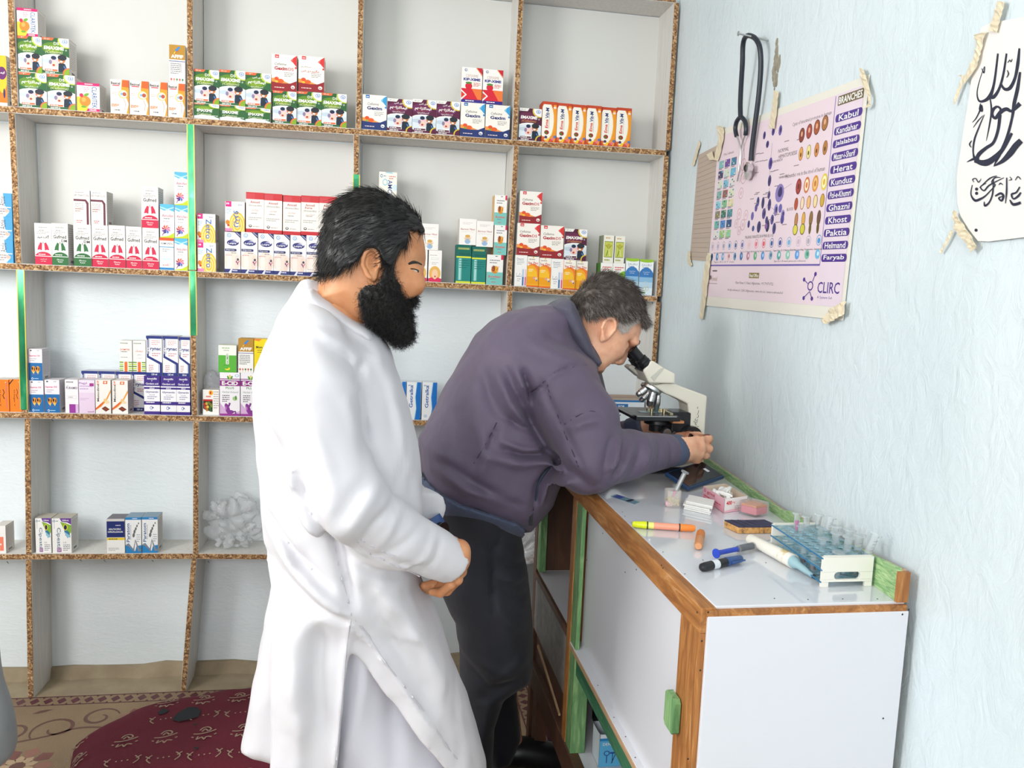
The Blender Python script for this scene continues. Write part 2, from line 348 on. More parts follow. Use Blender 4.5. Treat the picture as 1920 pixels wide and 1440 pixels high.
# ---------------------------------------------------------------- flat print: shapes and lettering laid on a sheet
_FORMS = {'ا': 'FE8D FE8E', 'آ': 'FE81 FE82', 'ب': 'FE8F FE90 FE91 FE92', 'پ': 'FB56 FB57 FB58 FB59', 'ت': 'FE95 FE96 FE97 FE98', 'ج': 'FE9D FE9E FE9F FEA0', 'د': 'FEA9 FEAA',
 'ر': 'FEAD FEAE', 'ز': 'FEAF FEB0', 'س': 'FEB1 FEB2 FEB3 FEB4', 'ش': 'FEB5 FEB6 FEB7 FEB8', 'ع': 'FEC9 FECA FECB FECC', 'ف': 'FED1 FED2 FED3 FED4', 'ق': 'FED5 FED6 FED7 FED8',
 'ک': 'FB8E FB8F FB90 FB91', 'گ': 'FB92 FB93 FB94 FB95', 'ل': 'FEDD FEDE FEDF FEE0', 'م': 'FEE1 FEE2 FEE3 FEE4', 'ن': 'FEE5 FEE6 FEE7 FEE8', 'و': 'FEED FEEE', 'ه': 'FEE9 FEEA FEEB FEEC',
 'ی': 'FBFC FBFD FBFE FBFF', 'ط': 'FEC1 FEC2 FEC3 FEC4', 'ح': 'FEA1 FEA2 FEA3 FEA4'}
def ar(s):                              # joined letter forms in visual order
    out = []
    for i, ch in enumerate(s):
        if ch not in _FORMS: out.append(ch); continue
        f = _FORMS[ch].split(); pv = i > 0 and len(_FORMS.get(s[i-1], '').split()) == 4
        nx = i+1 < len(s) and s[i+1] in _FORMS and len(f) == 4
        k = (3 if nx else 1) if pv else (2 if nx else 0)
        out.append(chr(int(f[k], 16)))
    return ''.join(reversed(out))
_tc = {}
def textmesh(s, bold=0, shear=0):
    key = (s, bold, shear)
    if key not in _tc:
        c = bpy.data.curves.new('lettering', 'FONT'); c.body = s; c.resolution_u = 1 if len(s) > 14 else 2; c.offset = bold; c.shear = shear
        o = bpy.data.objects.new('lettering', c); COL.objects.link(o); dg = bpy.context.evaluated_depsgraph_get(); dg.update()
        me = bpy.data.meshes.new_from_object(o.evaluated_get(dg))
        v = np.array([p.co[:2] for p in me.vertices]) if len(me.vertices) else np.zeros((1, 2))
        f = [tuple(p.vertices) for p in me.polygons]
        bpy.data.objects.remove(o); bpy.data.curves.remove(c); bpy.data.meshes.remove(me)
        lo, hi = v.min(0), v.max(0); v = (v-(lo+hi)/2)/np.maximum(hi-lo, 1e-6)
        _tc[key] = (v, f, (hi-lo)[0]/max((hi-lo)[1], 1e-6))
    return _tc[key]
def clip(p):
    for ax, lim, sg in ((0, 0, 1), (0, 1, -1), (1, 0, 1), (1, 1, -1)):
        o = []
        for i in range(len(p)):
            a, b = p[i], p[(i+1) % len(p)]; ia = (a[ax]-lim)*sg >= 0; ib = (b[ax]-lim)*sg >= 0
            if ia != ib: t = (lim-a[ax])/(b[ax]-a[ax]); q = [a[0]+(b[0]-a[0])*t, a[1]+(b[1]-a[1])*t]
            if ia: o.append(a)
            if ia != ib: o.append(q)
        p = o
        if len(p) < 3: return []
    return p
class Sheet:                            # (u, v) in the unit square, layers stacked upwards
    def __init__(s): s.v = []; s.f = []; s.c = []; s.k = 0; s.bb = np.zeros((4096, 5)); s.n = 0
    def lay(s, P):                      # one layer above whatever lies under the new shape
        P = np.asarray(P, float); lo, hi = P.min(0)[:2], P.max(0)[:2]; B = s.bb[:s.n]
        m = (B[:, 0] < hi[0]) & (B[:, 1] > lo[0]) & (B[:, 2] < hi[1]) & (B[:, 3] > lo[1]); s.k = 1+(int(B[m, 4].max()) if m.any() else 0)
        s.bb[s.n] = (lo[0], hi[0], lo[1], hi[1], s.k); s.n += 1
    def poly(s, p, c):
        p = clip([list(q) for q in p])
        if not p: return s
        ar2 = sum(p[i-1][0]*p[i][1]-p[i][0]*p[i-1][1] for i in range(len(p)))
        if ar2 < 0: p = p[::-1]
        s.lay(p); b = len(s.v); s.v += [(x, y, s.k) for x, y in p]; s.f.append(tuple(range(b, b+len(p)))); s.c.append(c); return s
    def r(s, x0, y0, x1, y1, c): return s.poly([(x0, y0), (x1, y0), (x1, y1), (x0, y1)], c)
    def e(s, x, y, rx, ry, c, n=18, rot=0):
        ca, sa = math.cos(rot), math.sin(rot); P = []
        for i in range(n):
            a = 2*PI*i/n; dx, dy = rx*math.cos(a), ry*math.sin(a); P.append((x+dx*ca-dy*sa, y+dx*sa+dy*ca))
        return s.poly(P, c)
    def ring(s, x, y, rx, ry, w, c, n=20):
        s.lay([(x-rx, y-ry), (x+rx, y+ry)]); b = len(s.v)
        for i in range(n):
            a = 2*PI*i/n
            for q in (1, 1-w): s.v.append((x+rx*q*math.cos(a), y+ry*q*math.sin(a), s.k))
        for i in range(n): j = (i+1) % n; s.f.append((b+2*i, b+2*j, b+2*j+1, b+2*i+1)); s.c.append(c)
        return s
    def t(s, tx, x, y, w, h, c, bold=0, it=0, rot=0):
        v, f, _ = textmesh(tx, bold, it); s.lay([(x-w/2, y-h/2), (x+w/2, y+h/2)]); b = len(s.v); ca, sa = math.cos(rot), math.sin(rot)
        if abs(sa) > .9: w, h = h, w   # w, h stay the width and height on the sheet
        for px, py in v:
            dx, dy = px*w, py*h; s.v.append((x+dx*ca-dy*sa, y+dx*sa+dy*ca, s.k))
        for q in f: s.f.append(tuple(b+i for i in q)); s.c.append(c)
        return s
    def line(s, pts, w, c, asp=1.0):    # ribbon of width w (or a width per point); asp = height / width of the sheet
        P = [np.array(p[:2], float)*(1, asp) for p in pts]; n = len(P); s.lay([np.min(np.array(pts, float)[:, :2], 0)-.004, np.max(np.array(pts, float)[:, :2], 0)+.004]); b = len(s.v)
        for i in range(n):
            d = P[min(i+1, n-1)]-P[max(i-1, 0)]; d = d/(np.hypot(*d)+1e-9); q = np.array([-d[1], d[0]])*(w[i] if hasattr(w, '__len__') else w)/2
            for z in (P[i]+q, P[i]-q): s.v.append((z[0], z[1]/asp, s.k))
        for i in range(n-1): s.f.append((b+2*i, b+2*i+1, b+2*i+3, b+2*i+2)); s.c.append(c)
        return s
    def bars(s, x0, y, n, dy, w, h, c):  # lines of small type, too small to read
        for i in range(n):
            x = x0; end = x0+w*(1 if i < n-1 else .7)
            while x < end-.01: q = min(.05+.09*((i*7+int(x*91)) % 5)/4, end-x); s.r(x, y-i*dy, x+q, y-i*dy+h, c); x += q+.02
        return s
    def build(s, name, fn, mat=None):
        me = bpy.data.meshes.new(name); me.from_pydata([tuple(map(float, fn(*p))) for p in s.v], [], s.f)
        me.materials.append(mat or M['print']); at = me.color_attributes.new('Col', 'FLOAT_COLOR', 'CORNER'); d = []
        for f, c in zip(s.f, s.c): d += [*lin(c), 1.0]*len(f)
        at.data.foreach_set('color', d); return me
DES = {}
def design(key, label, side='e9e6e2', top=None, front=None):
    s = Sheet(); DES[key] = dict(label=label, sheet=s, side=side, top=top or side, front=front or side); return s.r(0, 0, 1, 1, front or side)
WH, BK = 'f6f4f0', '1c1c1c'
def ema(key, label, g1, g2, tagc, title, sub, ball, rim, short=False, arab=False):
    s = design(key, label, 'e4e2dd', 'e9e6e0', g1)
    s.e(.4, .72, .42, .16, g2).e(.42, .7, .25, .1, '7f9f2a' if ball == 'g' else '7a3350')
    if ball == 'g': s.poly([(0, .93), (.38, .93), (.45, 1), (0, 1)], 'f0683a').t(ar('۳۰') if arab else '30 ml', .17, .965, .2, .035, WH)
    else: s.poly([(0, .91), (.36, .91), (.44, 1), (0, 1)], 'f2efe8').t('30 ml', .17, .955, .2, .03, '555555')
    s.e(.92, .93, .34, .2, rim).e(.96, .95, .33, .19, WH).ring(.85, .91, .1, .055, .25, '3f7fc4').t('b', .86, .91, .07, .06, '3f7fc4', .03)
    if short:
        s.t('EMAXIME', .42, .55, .62, .2, WH, .03, .1).t('(Cefixime)', .4, .3, .56, .17, 'dfe6b0', 0, .25).poly([(0, 0), (1, 0), (1, .08), (.7, .22), (.3, .26), (0, .16)], 'dfe8ea').bars(.55, .2, 2, .1, .4, .04, 'e8eee0')
        return
    if arab: s.t(ar('دی اس'), .45, .87, .36, .07, WH, .02).t(ar('ایماکزائم'), .44, .72, .7, .12, WH, .03).t('(' + ar('سیفکزیم') + ')', .45, .6, .48, .065, WH)
    else:
        if ball == 'g': s.t('DS', .53, .85, .19, .08, WH, .01)
        s.t('EMAXIME', .44, .72, .76, .095, WH, .04, .12).t('®', .89, .68, .07, .05, WH).t('(Cefixime)', .44, .6, .64, .085, 'e8e2b8' if ball == 'g' else 'e09a4a', 0, .25)
    s.e(.48, .3, .72, .26, WH).e(.48, .28, .72, .24, 'dbe4ea').e(.25, .36, .3, .06, 'c2d0da').e(.8, .28, .3, .05, 'cfdbe2')
    s.poly([(.58, .06), (.6, .3), (.72, .34), (.84, .3), (.94, .12), (.9, .06)], '23303f').e(.72, .41, .14, .1, 'c9763f').e(.74, .47, .17, .08, '2a2f36').e(.7, .36, .06, .025, 'f4e9e0')
    s.poly([(.8, .26), (.92, .14), (.9, .1), (.78, .22)], '4c78b8')
    s.e(.43, .31, .17, .125, 'eec1cb').e(.44, .28, .12, .085, 'f3cdb9').e(.42, .25, .05, .03, 'b8453f').e(.42, .45, .1, .055, '24314d').e(.3, .33, .06, .06, '8a7fa0').poly([(.2, .06), (.3, .18), (.56, .17), (.6, .06)], 'f5efe8')
    s.r(0, 0, 1, .075, g1).r(0, .0, 1, .012, WH).e(1.0, .04, .25, .16, rim if ball != 'g' else 'e8743c').e(1.02, .03, .22, .14, g1 if ball != 'g' else '86a82c')
    s.poly([(.08, .085), (.56, .085), (.56, .135), (.08, .135)], tagc).bars(.12, .1, 1, .05, .36, .02, WH).bars(.1, .03, 1, .05, .5, .022, WH)
ema('ema', 'green carton with two laughing children', '2f6238', '5f8a2c', 'ee6a3c', 0, 0, 'g', 'b9cc3c')
ema('emaar', 'green carton with children and Persian lettering', '2f6238', '5f8a2c', 'ee6a3c', 0, 0, 'g', 'b9cc3c', arab=True)
ema('emash', 'green carton lying on its back', '2f6238', '5f8a2c', 'ee6a3c', 0, 0, 'g', 'b9cc3c', short=True)
ema('emam', 'maroon carton with two laughing children', '54223c', '6a2c4c', '54223c', 0, 0, 'm', 'd9bd3c')
ema('emamar', 'maroon carton with children and Persian lettering', '5c2140', '70305a', '5c2140', 0, 0, 'm', 'd9bd3c', arab=True)
def gexim(key, label, base, dark, nm, arab=False):
    s = design(key, label, 'e7e2dc', front='f5efe6'); red = base == 'r'
    s.poly([(0, 0), (1, 0), (1, .3), (.75, .22), (.4, .21), (0, .24)], dark).poly([(0, .24), (.4, .21), (.7, .22), (.5, .27), (.2, .34), (0, .34)], 'f29a4a').e(.2, .33, .09, .05, 'e2542c').e(.36, .27, .13, .06, 'e8632c').e(.2, .25, .06, .03, '8cab3c' if not red else 'f2c23c')
    s.poly([(1, 1), (.86, .93), (.8, .84), (.9, .76), (1, .68)], 'd93a3a' if red else '3f9fd4').poly([(.86, .93), (.75, .86), (.82, .8)], 'e86a62' if red else '7cc4e4').e(.96, .66, .04, .03, 'd93a3a' if red else '2f86c0')
    s.r(.13, .9, .29, .99, 'd8383c' if red else '2a6eb0').r(.16, .93, .26, .95, WH)
    if arab: s.t(ar('سیفکزیم'), .3, .69, .38, .06, '444').t(ar('جگزیم دی اس'), .46, .57, .7, .1, 'b52a34', .02)
    elif red: s.t('Cefixime', .35, .74, .46, .07, '333333', 0, .25).t('Gexim', .37, .62, .52, .1, 'b02a36', .04).t('DS', .77, .615, .22, .085, 'cf4a54', .02)
    else: s.t('Cefixime', .44, .74, .46, .07, '333333', 0, .25).t('Gexim', .5, .62, .62, .1, '27306e', .04)
    s.bars(.5, .5, 3, .045, .38, .018, '9a948e').bars(.12, .08, 1, .04, .55, .022, 'f0d8d0').ring(.85, .12, .08, .05, .35, WH).bars(.82, .115, 1, .04, .14, .03, WH)
gexim('gexr', 'white and dark red carton', 'r', '962a30', 0); gexim('gexrar', 'white and dark red carton with Persian lettering', 'r', '962a30', 0, True); gexim('gexb', 'white and navy carton with orange fruit', 'b', '2a3a72', 0)
s = design('clar', 'pink edged carton with orange fruit', 'dcd8d4', 'd8487c', 'f4efe6'); s.r(0, .9, 1, 1, 'd6246c').r(0, 0, 1, .1, 'd6246c').e(.1, .2, .4, .3, 'f8cc3c').e(.36, .35, .25, .19, 'f08a34').e(.3, .4, .1, .08, 'f6ab58').e(.2, .55, .09, .07, 'd62f50').e(.42, .58, .12, .05, '6fa83a', rot=.3).e(.3, .15, .12, .04, '6fa83a')
s.t('CLARITEK', .77, .5, .22, .76, '2a5f9e', .01, 0, -PI/2).t('DROPS', .7, .05, .3, .06, WH, .02).bars(.35, .94, 1, .04, .5, .03, WH).bars(.3, .82, 3, .06, .24, .025, 'd98aa4')
s = design('bes', 'slim white carton with orange swirl', 'd9d3cc', front='f4eee6'); s.poly([(.62, 1), (1, 1), (1, 0), (.86, 0), (.98, .3), (.8, .55), (.58, .72)], 'ee9a30').poly([(.66, 1), (1, 1), (1, .78), (.62, .8)], 'e2622c').e(.68, .58, .25, .13, 'f0c878').e(.7, .58, .2, .1, 'e9e4e4').e(.76, .58, .11, .06, 'b5583c').e(.6, .58, .06, .04, '7fb2d8').line([(.72, .44), (.82, .3), (.78, .12)], .02, 'b5704c')
s.t('Besicel', .28, .89, .5, .08, '33222a', .03).r(.1, .81, .5, .84, 'd8384c').bars(.05, .25, 3, .03, .4, .025, 'e68a5c').bars(.22, .08, 1, .04, .4, .03, '555555').bars(.08, .6, 2, .04, .3, .015, 'd9a08a')
s = design('aff', 'white carton with ochre top', 'e8e4de', 'b88a30', 'f6f3ee'); s.r(0, .62, 1, 1, 'b98a32').poly([(.35, .86), (.6, .96), (.72, .95), (.5, .83)], '3a86cc').poly([(.5, .84), (.68, .88), (.4, .78)], 'd84a3c').poly([(.28, .78), (.4, .84), (.34, .76)], 'f2d85a').t('AFFIF', .5, .7, .78, .09, WH, .04).r(0, .565, 1, .585, '5a5a94').bars(.08, .5, 6, .05, .7, .02, '6a6868')
for i, c in enumerate(('c8583c', 'd98a7a', '5a8a4c', 'd85a4c', '4c8a5a')): s.e(.12+.18*i, .1, .06, .03, c).r(.11+.18*i, .02, .13+.18*i, .09, c)
s = design('kip', 'white and red carton with strawberry', 'e4dcd8', front='f5f1ec'); s.r(0, 0, 1, .4, 'd9283a').poly([(.5, .4), (1, .4), (1, .1), (.8, .1)], 'ee7a3c').r(0, 0, 1, .09, '3a2f86').poly([(0, .36), (.27, .22), (0, .06)], WH).poly([(0, .31), (.19, .22), (0, .12)], 'e2402c').poly([(.72, 1), (1, .8), (1, 1)], 'c8283c').poly([(.68, 1), (1, .76), (1, .79), (.73, 1)], 'f08a3c')
s.t('CEFIXIME', .5, .76, .6, .08, 'c9a89a').t('KIP-XIME', .5, .66, .82, .075, '2a2f86', .05).e(.35, .47, .17, .1, 'd8263a').poly([(.2, .46), (.5, .46), (.35, .3)], 'd8263a').e(.35, .56, .16, .03, '4f8a3a').ring(.2, .92, .07, .04, .3, '4a5a9a').t('k', .2, .92, .06, .05, '4a5a9a').bars(.58, .55, 3, .04, .34, .02, 'd86a5a').bars(.2, .04, 1, .03, .6, .025, WH)
s = design('vit', 'tall orange vitamin carton', 'c8502c', 'c04a2c', 'c9502a'); s.e(.85, .5, .16, .5, 'f09a2c').e(.36, .5, .48, .5, 'f2b24a').e(.32, .52, .48, .47, 'f6f0e4').r(0, .93, 1, 1, 'c4482a').t('Ema', .32, .45, .2, .22, 'd8402c', .03, .1, PI/2).t('Vit-M', .34, .72, .24, .26, '223a7c', .03, .1, PI/2).bars(.48, .33, 1, .1, .02, .4, '555a5a').e(.34, .24, .16, .055, '9a3426').e(.3, .23, .07, .03, '4f7a34').e(.84, .86, .1, .03, 'f4e0c8')
for i, (x, y, c) in enumerate(((.12, .1, 'd8643c'), (.3, .12, '4a3a5c'), (.45, .07, 'f2cc2c'), (.65, .12, 'f09a3c'), (.75, .08, 'e87a8a'), (.9, .14, '5a78b0'), (.6, .05, 'd8583c'))): s.e(x, y, .1, .036, c)
s = design('oran', 'tall orange carton with purple badge', 'e8e0d4', front='ee7a1c'); s.e(.75, .7, .3, .45, 'f6c02c').e(.75, .65, .25, .13, '6a2a6c').t(ar('ایما'), .75, .66, .3, .06, WH, .02).e(.85, .25, .06, .1, '3a2f5c').r(0, 0, 1, .06, WH)
# second shelf
def guf(key, label, c, dm=False, arab=False):
    s = design(key, label, 'cfccca', 'd8d5d0', 'f6f1ec'); s.e(.5, .18, .5, .13, c).r(0, 0, 1, .2, c).r(0, .195, 1, .21, WH)
    for q in (-1, 1): s.poly([(.5+q*.06, .52), (.5+q*.17, .54), (.5+q*.3, .44), (.5+q*.35, .35), (.5+q*.2, .36), (.5+q*.09, .34)], c)
    s.line([(.5, .56), (.5, .48)], .03, '5a3a3a').poly([(.44, .33), (.56, .33), (.53, .5), (.47, .5)], WH)
    s.t('120 ml', .5, .95, .22, .03, '8a8480').bars(.25, .89, 2, .07, .5, .02, 'a39c98').bars(.12, .78, 2, .035, .76, .018, 'b0a8a4')
    if arab: s.t(ar('گف مید'), .5, .67, .72, .09, BK, .03)
    else: s.t('Gufmed', .5, .68, .78, .085, BK, .02)
    if dm: s.t('DM', .76, .585, .34, .065, BK, .02)
    s.t('Effective' if not arab else ar('تسکین'), .5, .13, .4, .035, WH).t('Relief' if not arab else ar('موثر'), .5, .08, .28, .035, WH).bars(.2, .235, 1, .03, .6, .02, WH)
guf('guf', 'cough carton with red lungs', 'cf2a4c'); guf('gufdm', 'cough carton with green lungs', '35703f', True); guf('gufar', 'red lungs carton with Persian lettering', 'cf2a4c', False, True)
s = design('ery', 'white carton with brown angled stripe', 'c9c6c2', front='f6efe9'); s.poly([(0, .74), (.75, .74), (.92, .64), (.92, 0), (.78, 0), (.78, .6), (.7, .68), (0, .68)], '6a3240').t('ERYTHROCIN', .48, .85, .88, .06, '5a4a48').bars(.1, .93, 1, .03, .75, .018, 'a09690').bars(.08, .6, 4, .05, .55, .018, 'a8a09a').bars(.08, .44, 2, .06, .5, .025, 'b5766c').r(.05, .34, .78, .345, '8a7a74').bars(.15, .1, 2, .05, .4, .025, 'c46a64')
s = design('akt', 'white carton with colourful pinwheel', 'dfe3e6', '5ab4d8', 'f4f5f4'); s.poly([(0, 1), (1, 1), (1, .78), (.6, .84), (.3, .8), (0, .86)], '5cb6dc').poly([(0, .93), (.5, .86), (1, .93), (1, .9), (.5, .82), (0, .89)], 'b8e0ee').poly([(0, 0), (1, 0), (1, .16), (.6, .06), (0, .02)], 'c2d22c').t('Aktofen', .54, .66, .8, .085, 'b8385c', .01).bars(.25, .56, 1, .04, .6, .025, '7a7478').bars(.2, .47, 1, .04, .6, .03, 'c9b8c4').line([(.15, .06), (.4, .26)], .04, '9a3a5c')
for i, c in enumerate(('e86a8a', 'e8805a', 'd8503c', 'b8304c', '6a3a8a', '3a4aa0', '4a6ac0', 'd86aa0')): a = i*PI/4+.3; s.poly([(.42, .25), (.42+.36*math.cos(a), .25+.15*math.sin(a)), (.42+.26*math.cos(a+.6), .25+.11*math.sin(a+.6))], c)
s = design('asm', 'white carton with orange top band', 'e4e2e0', 'd85a2c', 'f4f3f1'); s.r(0, .91, 1, 1, 'e2582c').r(0, .7, 1, .725, '4a9ac4').r(0, 0, 1, .07, '3a86bc').t('ASMOFEN', .5, .82, .8, .065, '4a4a52', .01).bars(.2, .63, 2, .06, .5, .025, '9a9a9a').r(.15, .3, .85, .37, 'cfdfea').bars(.2, .13, 1, .04, .6, .03, 'd88a7a').ring(.65, .17, .12, .03, .3, 'c98a8a')
s = design('azo', 'blue and white carton on its side', '2f86bc', '4a9acc', '4ca0d0'); s.poly([(0, 0), (.62, 0), (.85, .2), (.62, .5), (.55, 1), (0, 1)], 'f4f2ee').t('Azole', .5, .66, .3, .4, '3a3a4c', .0, 0, PI/2).e(.08, .5, .12, .1, 'cf2a3c').e(.15, .9, .12, .1, 'f0a83c').r(.45, .38, .95, .42, WH).bars(.1, .3, 3, .1, .6, .05, '9a8a8a').e(.75, .25, .12, .08, 'e2b8a8')
def zet(key, label, arab):
    s = design(key, label, 'a8a4a0', 'd8d4d0', 'f6f3ee'); c = ('f2c040', 'f8dc92')
    for i in range(7): s.e(.62, .22, .42-.06*i, .44-.063*i, c[i % 2])
    s.e(.62, .22, .06, .05, WH).r(.02, .82, .32, 1, 'e02f86').bars(.06, .9, 1, .05, .2, .05, WH).r(0, 0, .36, .1, 'f28ab8').bars(.05, .72, 3, .06, .25, .025, '9ac0dc').e(.12, .3, .1, .08, 'd8862c').e(.16, .2, .06, .04, 'c8402c').ring(.7, .89, .04, .03, .4, '3a6aa0').bars(.76, .88, 1, .05, .16, .025, '9aa4b0')
    if arab: s.t(ar('زیترو'), .6, .42, .36, .55, '3a6ab8', .01, 0, -PI/2)
    else: s.t('Zetro', .63, .48, .3, .68, '2f6cb4', .005, 0, -PI/2)
zet('zet', 'yellow spiral carton with blue lettering', False); zet('zetar', 'yellow spiral carton with Persian lettering', True)
def amo(key, label, forte):
    s = design(key, label, 'c04a4c', 'b83a40', 'f6efe6'); s.r(0, .83, 1, 1, 'cc3c40').r(0, .84, .5, .97, 'd04a50').r(0, 0, 1, .09, 'c8343a').t('Amoxil', .5, .76, .52, .06, 'b54a48', .02)
    if forte: s.t('Forte', .42, .69, .4, .055, 'b54a48', .02).t('(Amoxycillin)', .5, .61, .72, .06, '6a6460').t(ar('اموکسیل'), .5, .52, .5, .05, 'b08a84')
    else: s.t('(Amoxycillin)', .5, .67, .74, .06, '6a6460').t(ar('اموکسیل'), .5, .56, .42, .055, 'b06a64')
    s.bars(.28, .47, 1, .04, .5, .022, '9a948e').bars(.12, .36, 2, .045, .76, .018, 'a8a29c').e(.24, .16, .09, .035, '4a4444').e(.24, .165, .05, .018, 'f6efe6').bars(.38, .14, 1, .04, .52, .018, 'b8a8a4')
amo('amo', 'white and red antibiotic carton', False); amo('amof', 'white and red carton reading forte', True)
s = design('ladi', 'white carton with blue oval emblem', 'dcd8dc', 'd0ccd4', 'f3eff0'); s.e(.5, .3, .55, .24, 'efdccf').e(.3, .25, .16, .2, 'f2e6de').e(.78, .24, .14, .2, 'ead2c6').poly([(.62, 1), (1, 1), (1, .86)], '34386e').poly([(.76, 1), (1, .92), (1, .9), (.7, 1)], 'c2c4dc').ring(.28, .92, .13, .05, .3, '6aa8d0').t('b', .29, .92, .1, .045, '6aa8d0').e(.52, .74, .38, .075, '383a76').e(.66, .765, .2, .035, 'f0ecf2').e(.58, .75, .2, .035, '6a6aa0').t('Laqra', .48, .72, .5, .05, WH, .02).r(.02, .53, .7, .59, '34386e').e(.7, .56, .06, .03, '34386e').t('Diprote', .36, .56, .52, .04, WH).bars(.42, .48, 1, .03, .45, .018, '8a8494').bars(.05, .425, 1, .03, .6, .014, 'cf8a94').e(.84, .33, .07, .032, '4a4a5c').line([(.7, .28), (.84, .24), (.95, .3)], .03, 'cf6a84').line([(.74, .3), (.84, .2)], .03, '34386e').r(0, 0, 1, .09, '323874').bars(.5, .04, 1, .03, .45, .03, 'd8d8ec').poly([(.25, 0), (.42, 0), (.5, .09), (.4, .09)], 'e2e0f0')
s = design('amc', 'white carton with blue vertical lettering', 'e4e0d6', front='f3efe2'); s.t('AMCLAV', .62, .42, .26, .7, '3a5a9c', .01, 0, -PI/2).ring(.14, .88, .07, .05, .4, '3a7aa8').bars(.25, .87, 1, .04, .2, .025, '5a8ab0').bars(.56, .86, 2, .06, .36, .03, 'd88a84').poly([(.35, .97), (.8, .95), (.7, 1), (.35, 1)], 'a8d0dc').ring(.34, .7, .14, .1, .3, '9ccadc').e(.9, .55, .12, .1, 'cfe4ec').e(.34, .3, .1, .08, 'cfe4ec')
s = design('pla', 'plain white carton behind the bearded head', 'ddd8d2', front='f3f0ea'); s.r(.1, .7, .9, .8, 'c8ccd4').bars(.15, .55, 3, .08, .7, .03, 'b8b4b0')
s = design('den', 'pale carton with red script and child', 'ddd6ce', front='f6f2ec'); s.t('Bernut 70ml', .5, .6, .82, .065, 'b8565c', .01).bars(.2, .84, 2, .05, .6, .02, 'd8cfc8').e(.5, .25, .16, .12, 'e8c8a0').e(.5, .14, .17, .1, '9ab8d8').poly([(.24, .3), (.42, .2), (.4, .14)], 'e8c8a0').poly([(.76, .34), (.58, .2), (.6, .14)], 'e8c8a0').e(.5, .34, .15, .05, 'd8a850').r(.1, .5, .9, .505, 'b8a49a')
s = design('gir', 'white carton with blonde girl in pink', 'ddd6ce', front='f7f3ef'); s.e(.5, .26, .44, .24, 'e8b45c').e(.5, .24, .24, .16, 'f2c8a4').e(.52, .17, .06, .025, 'b04a4a').poly([(0, 0), (1, 0), (1, .1), (.7, .14), (.5, .07), (.3, .14), (0, .1)], 'd8305c').r(.2, .7, .74, .76, 'd8d2cc').r(.22, .71, .72, .75, WH).bars(.1, .83, 1, .04, .8, .018, 'b8b0aa').bars(.25, .6, 2, .05, .5, .02, 'c8c0ba')
s = design('tea', 'glossy teal carton with yellow bands', '1f6f66', '1a6a60', '24857c'); s.r(0, .68, 1, 1, '17685c').r(0, .66, 1, .7, 'd8e03c').r(0, 0, 1, .05, 'd8e03c').r(.15, .08, .38, .64, '7cc0b8').r(.22, .08, .3, .64, 'b4dcd6').t('STENCAR', .56, .76, .72, .05, '0f4a48', .01).bars(.2, .58, 4, .06, .7, .016, '1a5f5c')
for i in range(7): s.ring(.16+.11*i, .9, .055, .025, .4, 'd8d86c')
s = design('bro', 'white and turquoise carton with toys', 'd8b078', front='f4f1ec'); s.r(0, 0, 1, .42, '7cc4bc').e(.5, .5, .22, .13, 'd88a34').e(.42, .54, .1, .1, '8a4a24').e(.62, .52, .1, .1, 'e8a83c').poly([(.25, .62), (.45, .5), (.42, .46)], 'b85a2c').poly([(.78, .64), (.58, .5), (.62, .46)], 'c8742c').bars(.18, .8, 2, .08, .65, .03, '8a8a90').t('Bromhexi', .5, .27, .74, .08, 'd85a5c', .02).bars(.25, .18, 1, .04, .5, .022, '4a8a88').bars(.32, .07, 1, .04, .36, .035, 'b08a80').r(.86, .84, 1, 1, 'd82f54').bars(.52, .94, 1, .04, .2, .025, '3a3a40')
s = design('dex', 'white carton with red and blue bars', 'e2dfda', front='f4f2ee'); s.t('Dexamel', .42, .88, .58, .06, '4a5a80', 0, .2).bars(.15, .8, 3, .05, .6, .018, '9aa0a8').r(.62, .02, .76, .5, '4a78b4').r(.62, .3, .76, .55, 'b4cce4').r(.84, .02, .95, .45, 'e0506c').r(.84, .3, .95, .55, 'f2c2cc').t(ar('دکسا'), .35, .36, .42, .13, '6a7a94').bars(.22, .22, 2, .06, .3, .02, '9aa0a8')
s = design('sea', 'bright orange zinc syrup carton', 'e08a3c', 'd8c8b8', 'f6b02c'); s.r(0, .7, 1, 1, 'f5efe4').e(.5, .5, .62, .26, 'ee7a34').e(.35, .46, .55, .26, 'f4a82c').e(.3, .36, .6, .26, 'f8c02c').r(0, .1, 1, .34, 'f2a41c').r(0, 0, 1, .05, 'e8702c').t('Sea Zinc', .5, .79, .84, .085, 'd04a34', .02).bars(.15, .89, 1, .04, .7, .03, 'a89a90').e(.5, .97, .06, .025, 'f2c03c').bars(.15, .56, 2, .05, .4, .025, 'fbeccc').e(.6, .3, .1, .045, 'e8a08a').e(.8, .28, .1, .045, 'ecd8c8').e(.86, .22, .06, .03, '4a7ac0')
s = design('grn', 'narrow pale carton with green picture', '8a9078', 'c8d0a8', 'eeeadc'); s.r(.1, .2, .9, .78, '5a7a34').r(.13, .22, .87, .76, 'c8cc5c').e(.5, .62, .2, .08, 'b8b044').line([(.2, .65), (.5, .5), (.8, .65)], .07, '8a9a34', 2.4).line([(.5, .5), (.3, .25)], .09, '7a9434', 2.4).line([(.5, .5), (.66, .25)], .09, 'dce09c', 2.4).bars(.2, .88, 1, .05, .6, .04, 'c8a04c').bars(.15, .08, 1, .06, .7, .05, '9aa444')
s = design('gwh', 'white carton with green corner curve', '4f8a3c', 'b8c8a8', 'f4f1ec'); s.e(1.0, .3, .75, .45, '7cb834').bars(.15, .84, 2, .07, .75, .035, 'd8645c').bars(.15, .68, 1, .05, .3, .025, 'e09a94')
